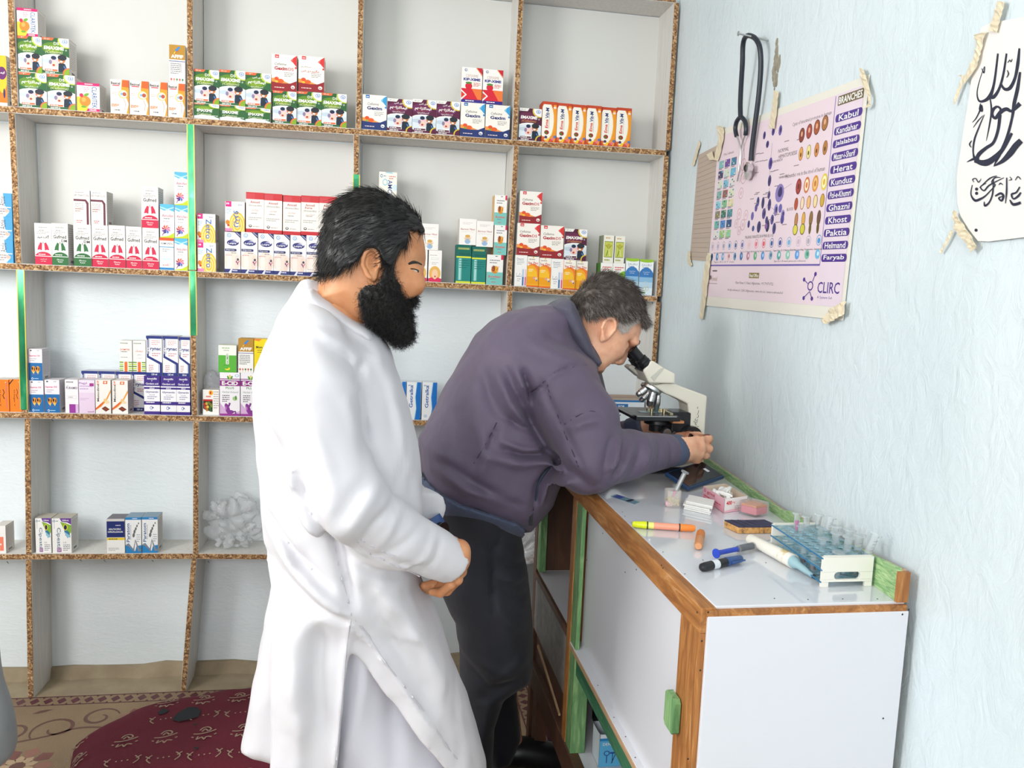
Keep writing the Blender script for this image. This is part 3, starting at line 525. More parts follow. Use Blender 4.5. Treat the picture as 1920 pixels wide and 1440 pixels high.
s = design('sal', 'white and sky blue inhalant carton', 'dfe4e6', '9cc43c', 'f0f3f4'); s.e(.5, .4, .62, .38, '3f7cbc').r(0, .0, 1, .5, '8fbcdc').r(0, 0, 1, .36, 'b8d4e6').r(0, 0, 1, .2, 'dce8ee').e(.5, .98, .6, .07, '9cc43c').t('SALBU', .5, .84, .7, .055, '8a94a8').bars(.2, .77, 1, .03, .6, .018, 'a0a8b4').t('2mg/5ml', .5, .64, .46, .03, WH).t('Syrup', .5, .59, .34, .03, WH).ring(.5, .3, .22, .08, .1, 'd8d8c8').ring(.42, .18, .12, .05, .2, 'b8b87c').ring(.62, .18, .12, .05, .2, 'b8b87c').r(.05, .05, .5, .09, '4f9a4c')
# third shelf
s = design('orv', 'orange carton with black handwriting', 'd8641c', 'cfc8c0', 'ee7c1c'); s.t('H-Seger V', .4, .42, .16, .5, '2a1c14', .01, 0, -PI/2).bars(.78, .9, 1, .04, .06, .03, 'f6d8b8').t('Pediatric suspension', .84, .5, .12, .8, '6a5ab0', 0, 0, -PI/2).poly([(0, .88), (.3, 1), (.4, 1), (0, .82)], '2a1c14').line([(.62, .7), (.7, .6), (.6, .5), (.7, .4)], .05, '2a1c14', 1.3)
s = design('sep', 'blue and white carton with two fish', 'c8c6cc', 'd8d4d8', 'f2e8ee'); s.r(0, 0, 1, .56, '1f6aa8').t('Septran DS', .44, .78, .8, .065, 'd0346c', .03).bars(.12, .68, 2, .06, .5, .022, 'a89aa8').r(.12, .93, .24, .97, '3a3a3a').bars(.62, .94, 1, .03, .24, .02, '9a949c')
for q in (.34, .66): s.e(q, .36, .16, .1, 'e8962c').poly([(q-.12, .28), (q+.02, .2), (q+.1, .3)], 'f2c25a').e(q-.08, .38, .06, .05, '3a2410').e(q+.08, .36, .04, .06, '4a2c10')
s.bars(.2, .17, 1, .03, .6, .02, '6a5a9c').ring(.24, .06, .07, .035, .35, WH).bars(.34, .05, 1, .03, .5, .025, 'a8d0ec')
s = design('fur', 'white carton with purple square', 'd8d0d4', front='f3eff0'); s.r(.3, 0, .78, .26, '9a3a9c').r(.78, 0, 1, .26, 'd8b8dc').bars(.1, .91, 1, .04, .8, .035, '8a848a').t('FURAMID', .52, .75, .86, .07, '6a4a70', .02).bars(.12, .8, 1, .03, .2, .018, '9a949a').r(.12, .42, .86, .52, 'd8d2d6').r(.14, .43, .84, .51, 'f3eff0').bars(.25, .46, 1, .03, .5, .02, '9a949a')
s = design('fla', 'pale lilac carton', 'dcc8dc', 'd8ccd8', 'f1e4f2'); s.r(0, 0, 1, .62, 'ecd4ea').t('Flagyl', .27, .9, .5, .08, 'a878b8', .02).bars(.06, .8, 2, .08, .8, .035, 'c8a8d0').poly([(.68, .82), (.95, .82), (.95, .91), (.68, .91)], 'a8308c').poly([(.7, .83), (.85, .87), (.93, .9), (.78, .85)], WH).bars(.06, .44, 2, .04, .55, .014, 'c0a0c8').t('sanofi', .74, .05, .4, .04, '8a3a80', .02)
s = design('met', 'white carton with chocolate wafer picture', 'cfc4bc', 'ded8d2', 'f6f1ea'); s.poly([(0, .16), (.3, .26), (.7, .45), (1, .72), (1, .64), (.72, .38), (.35, .2), (0, .1)], 'ee9a2c').poly([(0, .16), (.5, .36), (.5, .3), (0, .1)], 'e8642c').t('Metodine', .17, .62, .13, .52, '3a1c1c', .02, 0, PI/2).t('DF', .17, .92, .12, .12, 'e2602c', .02, 0, PI/2).poly([(.5, .88), (.78, .88), (.8, .97), (.52, .97)], 'e8743c').e(.65, .925, .07, .03, 'fbe8d8').poly([(.38, .15), (.66, .06), (.92, .13), (.62, .22)], '6a2a18').poly([(.44, .15), (.66, .09), (.86, .13), (.62, .19)], '8a3f24').e(.65, .4, .12, .05, 'f0c884').e(.75, .34, .16, .04, 'f4dcae')
s = design('gry', 'white carton with blue zigzag frame', 'd8d6d8', 'cfd0d8', 'f5f3f2'); B = '27357c'; s.r(0, .93, 1, 1, B).r(0, 0, 1, .085, B).poly([(.04, .93), (.16, .93), (.16, .5), (1, .33), (1, .26), (.04, .46)], B).poly([(.85, .32), (1, .3), (1, .05), (.85, .05)], B).r(.07, .55, .1, .9, WH).r(.2, .55, .22, .93, B).r(.78, .08, .81, .3, B).t('G', .14, .66, .16, .09, WH, .03).t('rynac', .6, .66, .68, .085, B, .03).bars(.34, .87, 3, .045, .55, .018, 'd8a0a0').bars(.36, .55, 2, .05, .55, .022, 'c8848c').bars(.15, .25, 4, .045, .3, .02, 'c08088').t('120 ml', .5, .04, .35, .045, WH, .02)
s = design('dom', 'white carton with green and orange stripes', 'dcd8d0', front='f5f1ea'); s.t('DOMTEK', .45, .71, .78, .06, 'd0543c', .02).bars(.06, .9, 1, .04, .86, .035, '9aa090').bars(.12, .63, 1, .03, .7, .02, '4a4a44').bars(.1, .45, 1, .03, .76, .022, 'a8a49c')
for i in range(5): s.r(0, .02+.065*i, .3, .06+.065*i, 'b4d43c' if i % 2 else '6a9a34').r(.7, .02+.065*i, 1, .06+.065*i, 'b4d43c' if i % 2 else '6a9a34')
s.r(.38, 0, .62, .32, 'ee7234')
s = design('domar', 'white striped carton with Persian lettering', 'dcd8d0', front='f5f1ea'); s.t(ar('دومتک'), .5, .67, .6, .09, 'd0543c', .01).t(ar('معلق'), .5, .55, .34, .05, '555555').t(ar('شربت'), .5, .45, .4, .05, '777777').bars(.06, .9, 1, .04, .86, .035, '9aa090')
for i in range(5): s.r(0, .02+.065*i, .3, .06+.065*i, 'b4d43c' if i % 2 else '6a9a34').r(.7, .02+.065*i, 1, .06+.065*i, 'b4d43c' if i % 2 else '6a9a34')
s.r(.38, 0, .62, .32, 'ee7234')
s = design('gly', 'white and violet antibiotic carton', '4a3484', '8a84b4', 'f4f1f4'); V = '432c84'; s.r(0, .74, 1, 1, V).r(0, .66, 1, .71, V).r(0, .25, 1, .34, V).r(0, 0, 1, .08, V).t('Amoxicillin', .5, .93, .62, .05, WH, .02).t('+', .5, .875, .08, .04, WH).t('Clavulanic acid', .5, .8, .8, .05, WH, .02).t('60ml', .5, .685, .3, .035, WH, .02).t('Glymentin', .5, .58, .8, .065, '3a2f78', .02).t('312.50', .5, .51, .34, .035, '6a6490').bars(.2, .45, 2, .05, .62, .022, '9a94b0').bars(.12, .3, 1, .03, .76, .026, WH).ring(.45, .17, .09, .045, .3, '4a5aa0').bars(.48, .16, 1, .03, .2, .03, '4a5aa0')
s = design('eno', 'white and green lemon powder carton', 'd8d8cc', 'cfd4c0', 'f3f2e8'); s.r(0, 0, 1, .63, '5cb43c').r(.42, .3, .58, .7, 'f3f2e8').t('LEMON', .5, .5, .1, .36, '3a7a34', .02, 0, -PI/2).e(.5, .14, .15, .06, 'f2d82c').e(.44, .18, .14, .05, '5cb43c').bars(.2, .88, 1, .04, .6, .03, '8ab46c').bars(.28, .8, 1, .04, .44, .025, '9a9a90').bars(.3, .26, 1, .03, .4, .02, '3a7a34')
s = design('yel', 'bright yellow carton', 'd8b82c', 'e8c878', 'f6da1c'); s.poly([(0, 1), (.5, 1), (.3, .93), (0, .96)], 'ee8a2c').t('Mom', .32, .76, .4, .07, '2a2a1c', .03).bars(.2, .66, 2, .06, .5, .02, '8a7a1c')
s = design('eci', 'white and purple antacid carton', 'cfc4cf', 'e0d8e0', 'f6f1f5'); s.r(0, .84, 1, .86, '8a2a80').r(0, .69, 1, .82, '8f2a86').t('E-CID', .5, .755, .8, .095, WH, .04).t('PLUS', .5, .645, .42, .05, '4f9a3c', .02).t('Herbal Antacid', .52, .55, .8, .045, '7a9a7a', 0, .2).e(.5, .9, .06, .05, 'e8d87c').e(.42, .88, .07, .03, '4f9a3c', rot=-.6).e(.58, .88, .07, .03, '4f9a3c', rot=.6).ring(.85, .93, .1, .03, .3, '7ab4dc').bars(.12, .46, 4, .045, .36, .02, '6a646a').e(.75, .4, .12, .05, 'a8c88a').e(.8, .42, .04, .05, '4f8a3c')
s.poly([(0, 0), (1, 0), (1, .12), (.6, .04), (.3, .14), (0, .3)], 'dcb4dc').r(0, 0, 1, .05, '9a3a94').line([(.5, .3), (.46, .24), (.34, .2)], .09, '7a2f86', 1.9).e(.38, .16, .17, .09, '8a3a94', rot=-.7).e(.52, .09, .18, .045, '8a3a94').line([(.64, .09), (.78, .1), (.8, .04)], .07, '7a2f86', 1.9).e(.3, .18, .05, .04, 'c07ac4', rot=-.7)
s = design('foo', 'white carton with vegetable photograph', 'd8d4d0', front='f4f0ec'); s.r(.02, .06, .6, .58, '3a3420').r(.02, .55, .6, .62, 'c82f2c').poly([(0, 0), (1, 0), (.6, .12), (.2, .18), (0, .26)], WH)
for i, (x, y, c) in enumerate(((.12, .42, 'b8342c'), (.24, .45, 'd8a83c'), (.36, .47, '5a8a34'), (.48, .42, '8a6a2c'), (.16, .3, 'c8502c'), (.3, .32, 'e8c04c'), (.44, .28, '3a6a2c'), (.54, .36, '7a8a34'), (.26, .2, 'b8742c'), (.5, .18, '2f5a34'))): s.e(x, y, .08, .06, c)
s.e(.5, .88, .14, .1, 'f2b42c').e(.48, .88, .05, .06, 'c8302c').r(.2, .7, .5, .76, 'e88a84').bars(.66, .9, 8, .09, .32, .03, 'a8a09c')
s = design('get', 'white carton with blue wave stripe', 'e2e6ea', front='f2f4f6'); s.poly([(.62, 0), (.72, .3), (.64, .6), (.74, 1), (1, 1), (1, 0)], '1f74c8').poly([(.56, 0), (.68, .3), (.6, .6), (.7, 1), (.74, 1), (.64, .6), (.72, .3), (.62, 0)], '7cc0ec').t('Getralka', .32, .62, .24, .6, '1f5aa8', .02, 0, PI/2).bars(.1, .9, 1, .04, .3, .03, '9ab4d0').e(.26, .1, .12, .04, 'c8d8e8')
s = design('wat', 'long white and blue carton', 'cfd8de', 'b8a898', 'e2eaf0'); s.r(0, .92, 1, 1, '2f74b4').r(0, 0, 1, .1, '2a5f9c').r(.24, .62, .7, .84, '2f74b4').t('WATER FOR', .46, .73, .36, .1, WH, .02).t('Batch No.', .12, .5, .16, .08, '6a747c').t('Mfg. Date', .12, .36, .16, .08, '6a747c').t('Exp. Date', .12, .22, .16, .08, '6a747c').bars(.34, .47, 3, .14, .24, .06, '7a8088')
# lowest shelf
s = design('box4', 'white carton with salmon panel', 'cfc8c2', 'd8d2cc', 'f4f1ee'); s.r(0, .1, .8, .6, 'f2846a').bars(.1, .3, 2, .15, .5, .06, WH)
s = design('cip', 'white infusion carton with green peacock', 'd6d4d0', 'bdb6a8', 'f5f3f0'); s.poly([(.4, 1), (1, 1), (1, .82), (.8, .88), (.5, .9)], '6a3a94').poly([(.42, .9), (.7, .86), (1, .8), (1, .6), (.85, .5), (.6, .7)], '8ab43c').poly([(.6, .72), (.9, .6), (.95, .45), (.7, .5)], '3a7a9c').e(.7, .74, .12, .09, 'e8d83c').e(.7, .74, .08, .07, '22304c').poly([(.62, .62), (.95, .5), (.8, .42)], '8fc4d8').t('100mL', .72, .94, .36, .045, WH, .02).t('Cipesta', .32, .42, .26, .62, '2a5f7c', .005, 0, -PI/2).r(.24, .03, .46, .15, '8a3a94').t('DS', .35, .09, .16, .08, WH, .01, 0, -PI/2).ring(.1, .92, .07, .03, .4, '3a7a9c').bars(.2, .91, 1, .03, .18, .02, '6a8a9c').bars(.1, .7, 1, .1, .03, .5, 'a8a4b0').t('I.V.', .66, .3, .18, .05, '5a5a6a').bars(.56, .22, 4, .05, .36, .022, '8a8494')
s = design('hea', 'navy and white carton with yellow stripe', 'cfccc8', '77747c', 'f3f1ee'); s.r(0, .46, 1, .93, '232f6e').r(0, .93, 1, 1, 'd8d4d0').r(0, .38, 1, .45, 'f0d23c').t('HEALTHCIPRO', .46, .7, .68, .05, WH, .02).t('CIPROFLOXACIN', .48, .62, .84, .05, WH, .02).bars(.5, .8, 1, .03, .4, .02, WH).bars(.1, .4, 1, .03, .7, .025, '6a5a2c').bars(.08, .14, 3, .035, .6, .014, 'a8a49c')
s = design('par', 'blue and white carton with grey swoosh', 'c9c6c4', '8aa0b0', 'f4f4f4'); s.r(0, .93, 1, 1, '2f86c4').bars(.45, .955, 1, .03, .45, .02, WH).t('Paratom', .17, .57, .2, .52, '1f5a94', .02, 0, PI/2).t('(Paracetamol)', .34, .58, .09, .4, '3a4a5a', 0, 0, PI/2).poly([(0, 0), (0, .22), (.2, .28), (.6, .05), (.7, .2), (1, .22), (1, 0)], '2f86c4').line([(.06, .24), (.22, .22), (.5, .06), (.62, .36), (.86, .06), (.98, .1)], .13, '8a8a8c', 2.1)
for i, (x, y) in enumerate(((.52, .5), (.58, .6), (.66, .68), (.74, .76), (.84, .83))): s.e(x, y, .08-.011*i, .06-.008*i, '6a6a6c', rot=.3)
s.bars(.7, .5, 4, .06, .25, .02, '9aa4ac')
# ---------------------------------------------------------------- the room
DY = 2.7816                              # front of the shelves
BY = 2.935                               # wall behind them
def struct(name, mb, m, smooth=False): return tag(link(name, mb.mesh(name, m, smooth)), kind='structure')
struct('floor', MB().box((-2.3, -1.42, -.06), (1.3, 3.1, 0)), M['dirt'])
wb = MB().box((-2.3, BY, 0), (1.15, BY+.12, 2.8)); struct('wall_back', wb, M['wall_back'])
ya, yb = -1.32, BY+.12
wr = MB().hexa([(wallx(ya), ya, 0), (wallx(ya)+.15, ya, 0), (wallx(yb)+.15, yb, 0), (wallx(yb), yb, 0)]+[(wallx(ya), ya, 2.8), (wallx(ya)+.15, ya, 2.8), (wallx(yb)+.15, yb, 2.8), (wallx(yb), yb, 2.8)])
struct('wall_right', wr, M['wall_right'])
struct('wall_left', MB().box((-2.3, -1.32, 0), (-2.2, 3.05, 2.8)), M['wall_back'])
w_ = MB()                               # frame of an unseen side window; an area lamp before it gives the daylight
for lo, hi in (((-2.2, .25, 1.38), (-2.16, 1.65, 1.44)), ((-2.2, .25, 2.56), (-2.16, 1.65, 2.62)), ((-2.2, .25, 1.44), (-2.16, .31, 2.56)), ((-2.2, 1.59, 1.44), (-2.16, 1.65, 2.56)), ((-2.2, .93, 1.44), (-2.165, .97, 2.56))): w_.box(lo, hi)
struct('window_1', w_, M['laminate'])
struct('wall_front_added', MB().box((-2.3, -1.42, 0), (wallx(-1.32)+.15, -1.32, .95)).box((-2.3, -1.42, 2.55), (wallx(-1.32)+.15, -1.32, 2.8)), M['wall_back'])  # unseen low wall and lintel, added to keep sky light off the floor
struct('ceiling', MB().box((-2.3, -1.42, 2.8), (1.3, 3.1, 2.9)), M['ceil'])
bb = MB(); n = 40                        # rough mud plinth along the foot of the back wall
pts = [(-2.2+3.2*i/n, .035+.006*rng.standard_normal(), .042+.006*rng.standard_normal()) for i in range(n+1)]
for (x0, d0, h0), (x1, d1, h1) in zip(pts, pts[1:]):
    bb.hexa([(x0, BY-d0, 0), (x1, BY-d1, 0), (x1, BY, 0), (x0, BY, 0), (x0, BY-d0*.5, h0), (x1, BY-d1*.5, h1), (x1, BY, h1), (x0, BY, h0)])
struct('baseboard_back', bb, M['dirt'])
# broken plaster around the nail
hp = MB(); c = np.array([0, 1.816, 2.025]); R = np.array([0, -1, 0])
for i in range(26):
    a, r = rng.uniform(0, 2*PI), rng.uniform(0, 1)**.5; y = 1.816+.022*r*math.cos(a); z = 2.02+.06*r*math.sin(a); q = .004+.006*rng.random()
    hp.sphere((wallx(y)+.001, y, z), q, 6, sc=(.6, 1, 1.5))
tag(link('trim_1', hp.mesh('broken_plaster', mottled('bare_mud', [(.3, '7c7668'), (.7, 'a59d8c')], 60, .95), True)), kind='structure')

# ---------------------------------------------------------------- shelving
NX = [-1.1566, -.6297, -.0915, .4483, 1.007]     # uprights
def nodes(l): return [(aty(px, py, DY)[0], aty(px, py, DY)[2]) for px, py in l]
EDGE = {1: nodes([(30, 206), (356, 227), (672, 247), (967, 268), (1253, 287)]), 2: nodes([(36, 500), (359, 514), (668, 527), (957, 541), (1234, 561)]),
        3: nodes([(49, 779), (366, 785), (665, 790), (950, 797), (1218, 803)]), 4: nodes([(54, 1044), (366, 1043), (660, 1046), (940, 1050), (1200, 1054)])}
T = .021
def shelfz(l, x):                        # top of shelf l at x
    P = EDGE[l]; xs = [p[0] for p in P]; zs = [p[1] for p in P]
    if x < xs[0]: return zs[0]+(x-xs[0])*(zs[1]-zs[0])/(xs[1]-xs[0])*.6+T/2
    return float(np.interp(x, xs, zs))+T/2
unit = Thing('shelving_unit', (-.4, DY, 0), 'tall whitewashed chipboard shelving with raw brown edges covering the back wall', 'shelving')
MS = [M['laminate'], M['chip'], M['goldfoil']]
def edged(mb): return mb
rr = random.Random(3)
for l in EDGE:
    xs = [-2.15]+[p[0] for p in EDGE[l]]; xs[-1] = 1.0
    for k, (a, b) in enumerate(zip(xs, xs[1:])):
        za, zb_ = shelfz(l, a), shelfz(l, b); mb = MB(); n = 10
        for i in range(n):               # the raw front edge is a little ragged
            u0, u1 = a+(b-a)*i/n, a+(b-a)*(i+1)/n; f = lambda u: za+(zb_-za)*(u-a)/(b-a)
            e0, e1 = ((rr.uniform(-.0012, .0012) if 0 < i else 0), 0)
            mb.hexa([(u0, DY+.002, f(u0)-T), (u1, DY+.002, f(u1)-T), (u1, BY, f(u1)-T), (u0, BY, f(u0)-T), (u0, DY+.002, f(u0)), (u1, DY+.002, f(u1)), (u1, BY, f(u1)), (u0, BY, f(u0))])
            mb.hexa([(u0, DY-.001+e0, f(u0)-T+.002), (u1, DY-.001+e0, f(u1)-T+.002), (u1, DY+.003, f(u1)-T+.002), (u0, DY+.003, f(u0)-T+.002), (u0, DY-.001+e0, f(u0)-.002), (u1, DY-.001+e0, f(u1)-.002), (u1, DY+.003, f(u1)-.002), (u0, DY+.003, f(u0)-.002)], 1)
        unit.part('shelf_board', mb, MS)
unit.part('shelf_board', MB().box((-2.15, DY, 2.495), (1.0, BY, 2.515)).box((-2.15, DY-.002, 2.497), (1.0, DY+.001, 2.513), 1), MS)
UPX = {0: [(19, 0), (28, 195), (22, 215), (35, 490), (40, 510), (47, 770), (52, 790), (54, 1034), (54, 1054), (58, 1303)], 1: [(356, 0), (357, 216), (357, 238), (361, 504), (361, 524), (365, 776), (368, 796), (367, 1034), (364, 1054), (344, 1303)],
       2: [(677, 0), (672, 236), (668, 258), (668, 517), (668, 537), (664, 780), (664, 800), (660, 1036), (660, 1056), (656, 1310)], 3: [(977, 0), (965, 258), (968, 279), (954, 530), (956, 552), (950, 787), (950, 807), (940, 1040), (940, 1060), (930, 1318)],
       4: [(1270, 8), (1252, 278), (1249, 298), (1236, 552), (1241, 575), (1217, 793), (1219, 813), (1202, 1044), (1202, 1064), (1190, 1325)]}
top4 = 2.495
for u, P in UPX.items():
    for k in range(5):
        (xa, ya_), (xb, yb_) = P[2*k], P[2*k+1]; A, B = aty(xa, ya_, DY), aty(xb, yb_, DY)
        zt = top4 if k == 0 else shelfz(k, A[0])-T; zb2 = shelfz(k+1, B[0]) if k < 4 else 0
        xt = A[0]; xbt = B[0]; w = .0095; mb = MB()
        if u == 4: xt = min(xt, wallx(DY)-.016); xbt = min(xbt, wallx(DY)-.016)
        sh = .015 if u == 4 else 0
        nn = 8
        for i in range(nn):
            g = lambda q: (xt+(xbt-xt)*q/nn, zt+(zb2-zt)*q/nn)
            (x0, z0), (x1, z1) = g(i), g(i+1); j = rr.uniform(-.001, .001) if i else 0
            mb.hexa([(x1-w, DY, z1), (x1+w, DY, z1), (x1+w, BY, z1), (x1-w, BY, z1), (x0-w, DY, z0), (x0+w, DY, z0), (x0+w, BY, z0), (x0-w, BY, z0)])
            w2 = w-.0015
            mb.hexa([(x1-w2, DY-.003+j, z1), (x1+w2, DY-.003+j, z1), (x1+w2, DY+.001, z1), (x1-w2, DY+.001, z1), (x0-w2, DY-.003+j, z0), (x0+w2, DY-.003+j, z0), (x0+w2, DY+.001, z0), (x0-w2, DY+.001, z0)], 1)
        unit.part('upright_board', mb, MS)
for k in range(2):                       # thin backing sheets of the two upper rows
    for b in range(-1, 4):
        x0 = -2.15 if b < 0 else NX[b]+.01; x1 = NX[b+1]-.01; xm = (x0+x1)/2
        zt = top4 if k == 0 else shelfz(1, xm)-T; unit.part('back_panel', MB().box((x0, BY-.006, shelfz(k+1, xm)), (x1, BY-.001, zt-.004)), M['backboard'])
def foil(px0, py0, px1, py1, mat='greenfoil'):
    A, B = aty(px0, py0, DY-.006), aty(px1, py1, DY-.006); w = .0105; m = 10; mb = MB()
    for i in range(m):
        P, Q = A+(B-A)*i/m, A+(B-A)*(i+1)/m; d = rr.uniform(-.0006, .0006)
        mb.hexa([(Q[0]-w, DY-.0055, Q[2]), (Q[0]+w, DY-.0055+d, Q[2]), (Q[0]+w, DY-.004, Q[2]), (Q[0]-w, DY-.004, Q[2]), (P[0]-w, DY-.0055, P[2]), (P[0]+w, DY-.0055+d, P[2]), (P[0]+w, DY-.004, P[2]), (P[0]-w, DY-.004, P[2])])
        for s_ in (-1, 1):
            mb.hexa([(Q[0]+s_*w-.0012, DY-.0065, Q[2]), (Q[0]+s_*w+.0012, DY-.0065, Q[2]), (Q[0]+s_*w+.0012, DY-.003, Q[2]), (Q[0]+s_*w-.0012, DY-.003, Q[2]), (P[0]+s_*w-.0012, DY-.0065, P[2]), (P[0]+s_*w+.0012, DY-.0065, P[2]), (P[0]+s_*w+.0012, DY-.003, P[2]), (P[0]+s_*w-.0012, DY-.003, P[2])], 1)
    unit.part('foil_strip', mb, [M['greenfoil'], M['goldfoil']])
foil(357, 233, 361, 506); foil(361, 508, 363, 629); foil(668, 327, 668, 410); foil(38, 506, 45, 768)
A = aty(1252, 487, DY+.02); B = aty(1247, 540, DY+.02)
unit.part('wood_block', MB().box((A[0]-.012, DY-.012, B[2]), (A[0]+.011, DY+.004, A[2])), M['darkwood'], bevel=.002)
sp = MB()
for px, py in [(390, 1052), (13, 1053), (150, 1049), (195, 1050), (285, 1050), (1223, 566), (316, 788), (97, 786), (1232, 548), (676, 262)]:
    P = aty(px, py, DY-.004); sp.cyl(P, P+np.array([.004, .004, -.009]), .0012, .0004, 5)
unit.part('bent_nails', sp, M['nail'], kind='stuff')
# ---------------------------------------------------------------- medicine cartons
# design, left, right, top, bottom of the front face in the photograph, metres behind the shelf edge, depth
CART = [
 # shelf, bay, items
 (1, -1, [('oran', -22, 13, 107, 201)]),
 (1, 0, [('emaar', 36, 88, 138, 203), ('ema', 89, 141, 141, 206), ('clar', 144, 187, 155, 208), ('bes', 207, 242, 150, 213), ('bes', 243, 279, 152, 215), ('bes', 280, 314, 154, 217), ('bes', 315, 347, 156, 219), ('emaar', 27, 79, 70, 138), ('ema', 79, 130, 73, 141), ('clar', 28, 70, 18, 70), ('aff', 317, 347, 83, 155)]),
 (1, 1, [('emash', 363, 411, 198, 226), ('emash', 411, 460, 201, 229), ('emash', 460, 507, 206, 232), ('ema', 511, 556, 175, 236), ('ema', 556, 603, 176, 239), ('ema', 603, 650, 178, 241), ('ema', 363, 411, 134, 198), ('ema', 411, 460, 137, 203), ('emaar', 460, 508, 141, 207), ('gexr', 509, 559, 105, 173), ('gexrar', 559, 608, 110, 176)]),
 (1, 2, [('gexb', 678, 725, 178, 243), ('emamar', 726, 773, 187, 248), ('emamar', 773, 818, 190, 253), ('emamar', 818, 862, 194, 257), ('gexb', 863, 909, 196, 260), ('gexb', 910, 956, 199, 262), ('kip', 865, 904, 131, 197), ('kip', 905, 943, 133, 198)]),
 (1, 3, [('emam', 973, 1015, 204, 265), ('vit', 1016, 1044, 191, 267), ('vit', 1044, 1072, 194, 269), ('vit', 1072, 1099, 197, 271), ('vit', 1099, 1127, 200, 274), ('vit', 1127, 1155, 203, 276), ('vit', 1155, 1183, 205, 279)]),
 (2, -1, [('azo', -12, 25, 451, 494), ('azo', -14, 24, 408, 451), ('azo', -15, 22, 364, 408)]),
 (2, 0, [('gufar', 65, 97, 418, 495), ('gufdm', 97, 128, 419, 497), ('gufdm', 138, 171, 421, 499), ('guf', 171, 203, 423, 501), ('guf', 204, 235, 424, 503), ('guf', 236, 266, 426, 504), ('guf', 267, 298, 428, 505), ('asm', 299, 326, 446, 506), ('akt', 327, 352, 447, 507), ('akt', 299, 326, 383, 446), ('akt', 327, 352, 385, 447), ('akt', 327, 352, 323, 385), ('guf', 265, 297, 351, 428), ('ery', 138, 169, 356, 420), ('ery', 170, 200, 359, 423)]),
 (2, 1, [('zet', 370, 405, 456, 510), ('zet', 369, 404, 402, 456), ('ladi', 421, 451, 437, 513), ('ladi', 452, 483, 438, 515), ('ladi', 484, 513, 441, 517), ('ladi', 513, 543, 443, 518), ('ladi', 544, 574, 445, 520), ('ladi', 574, 604, 447, 523), ('ladi', 604, 634, 449, 525), ('zetar', 422, 459, 382, 438), ('amo', 461, 495, 365, 440), ('amo', 495, 529, 367, 442), ('amo', 530, 564, 370, 444), ('amof', 564, 598, 372, 446), ('amof', 598, 632, 375, 449)]),
 (2, 2, [('pla', 712, 742, 460, 528), ('pla', 712, 742, 391, 460), ('amc', 710, 744, 327, 391), ('gir', 776, 801, 472, 531), ('gir', 803, 828, 473, 532), ('den', 790, 822, 423, 472), ('tea', 855, 883, 461, 533), ('tea', 884, 911, 464, 534), ('bro', 912, 943, 481, 537), ('den', 861, 893, 414, 463), ('den', 893, 925, 417, 465), ('bro', 926, 950, 428, 484), ('bro', 926, 950, 372, 428)]),
 (2, 3, [('dex', 965, 988, 480, 538), ('sea', 988, 1010, 483, 540), ('sea', 1010, 1033, 485, 541), ('dex', 1033, 1056, 487, 543), ('sea', 1056, 1079, 489, 544), ('sea', 1079, 1101, 491, 546), ('gexr', 969, 1012, 421, 481), ('gexr', 1013, 1057, 425, 486), ('emam', 1058, 1100, 430, 489), ('gexr', 974, 1016, 361, 421), ('gwh', 1125, 1148, 494, 549), ('gwh', 1148, 1171, 495, 551), ('grn', 1131, 1151, 443, 495), ('grn', 1152, 1171, 445, 496), ('sal', 1172, 1197, 488, 555), ('sal', 1198, 1224, 490, 557)]),
 (3, -1, [('orv', -12, 17, 711, 771), ('orv', 18, 40, 711, 772)]),
 (3, 0, [('sep', 55, 82, 715, 774), ('sep', 84, 112, 714, 775), ('sep', 52, 79, 656, 715), ('fur', 122, 147, 714, 776), ('fla', 148, 178, 714, 776), ('met', 179, 208, 714, 777), ('met', 210, 240, 715, 777),
  ('gry', 153, 184, 697, 770, .075, .055), ('gry', 185, 216, 697, 770, .075, .055), ('gry', 217, 246, 697, 770, .075, .055), ('gry', 247, 276, 701, 774, .075, .055), ('gly', 270, 300, 707, 779), ('gly', 301, 331, 707, 779), ('gly', 331, 361, 707, 779), ('dom', 224, 248, 641, 699, .075, .05), ('domar', 249, 273, 641, 699, .075, .05), ('gry', 274, 304, 629, 704), ('gry', 305, 334, 629, 704), ('gry', 335, 361, 630, 704)]),
 (3, 1, [('foo', 380, 411, 731, 778, .02), ('eci', 412, 450, 700, 781), ('eci', 451, 489, 700, 781), ('eci', 490, 526, 701, 781), ('eno', 409, 443, 648, 699), ('aff', 446, 475, 635, 699), ('yel', 476, 506, 636, 700)]),
 (3, 2, [('get', 734, 761, 718, 788), ('get', 762, 789, 718, 788), ('get', 791, 819, 718, 788)]),
 (3, 3, [('wat', 1105, 1207, 757, 801, .02)]),
 (4, -1, [('box4', -10, 11, 985, 1037)]),
 (4, 0, [('cip', 61, 96, 974, 1039), ('cip', 98, 134, 974, 1039), ('hea', 200, 234, 973, 1037), ('par', 235, 265, 970, 1037), ('par', 266, 296, 970, 1037)]),
]
ORD = ['first', 'second', 'third', 'fourth', 'fifth', 'sixth', 'seventh', 'eighth']
SHN = {1: 'top shelf', 2: 'second shelf', 3: 'third shelf', 4: 'lowest shelf'}
BAYN = {-1: 'edge bay', 0: 'first bay', 1: 'second bay', 2: 'third bay', 3: 'corner bay'}
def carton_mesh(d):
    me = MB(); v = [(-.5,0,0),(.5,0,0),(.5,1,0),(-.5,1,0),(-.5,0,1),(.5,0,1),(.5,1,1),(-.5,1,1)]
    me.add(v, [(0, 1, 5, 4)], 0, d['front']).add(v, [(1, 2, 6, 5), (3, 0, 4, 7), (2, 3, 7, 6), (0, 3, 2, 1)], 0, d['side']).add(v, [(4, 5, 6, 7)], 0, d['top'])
    return me.mesh('carton', M['print'])
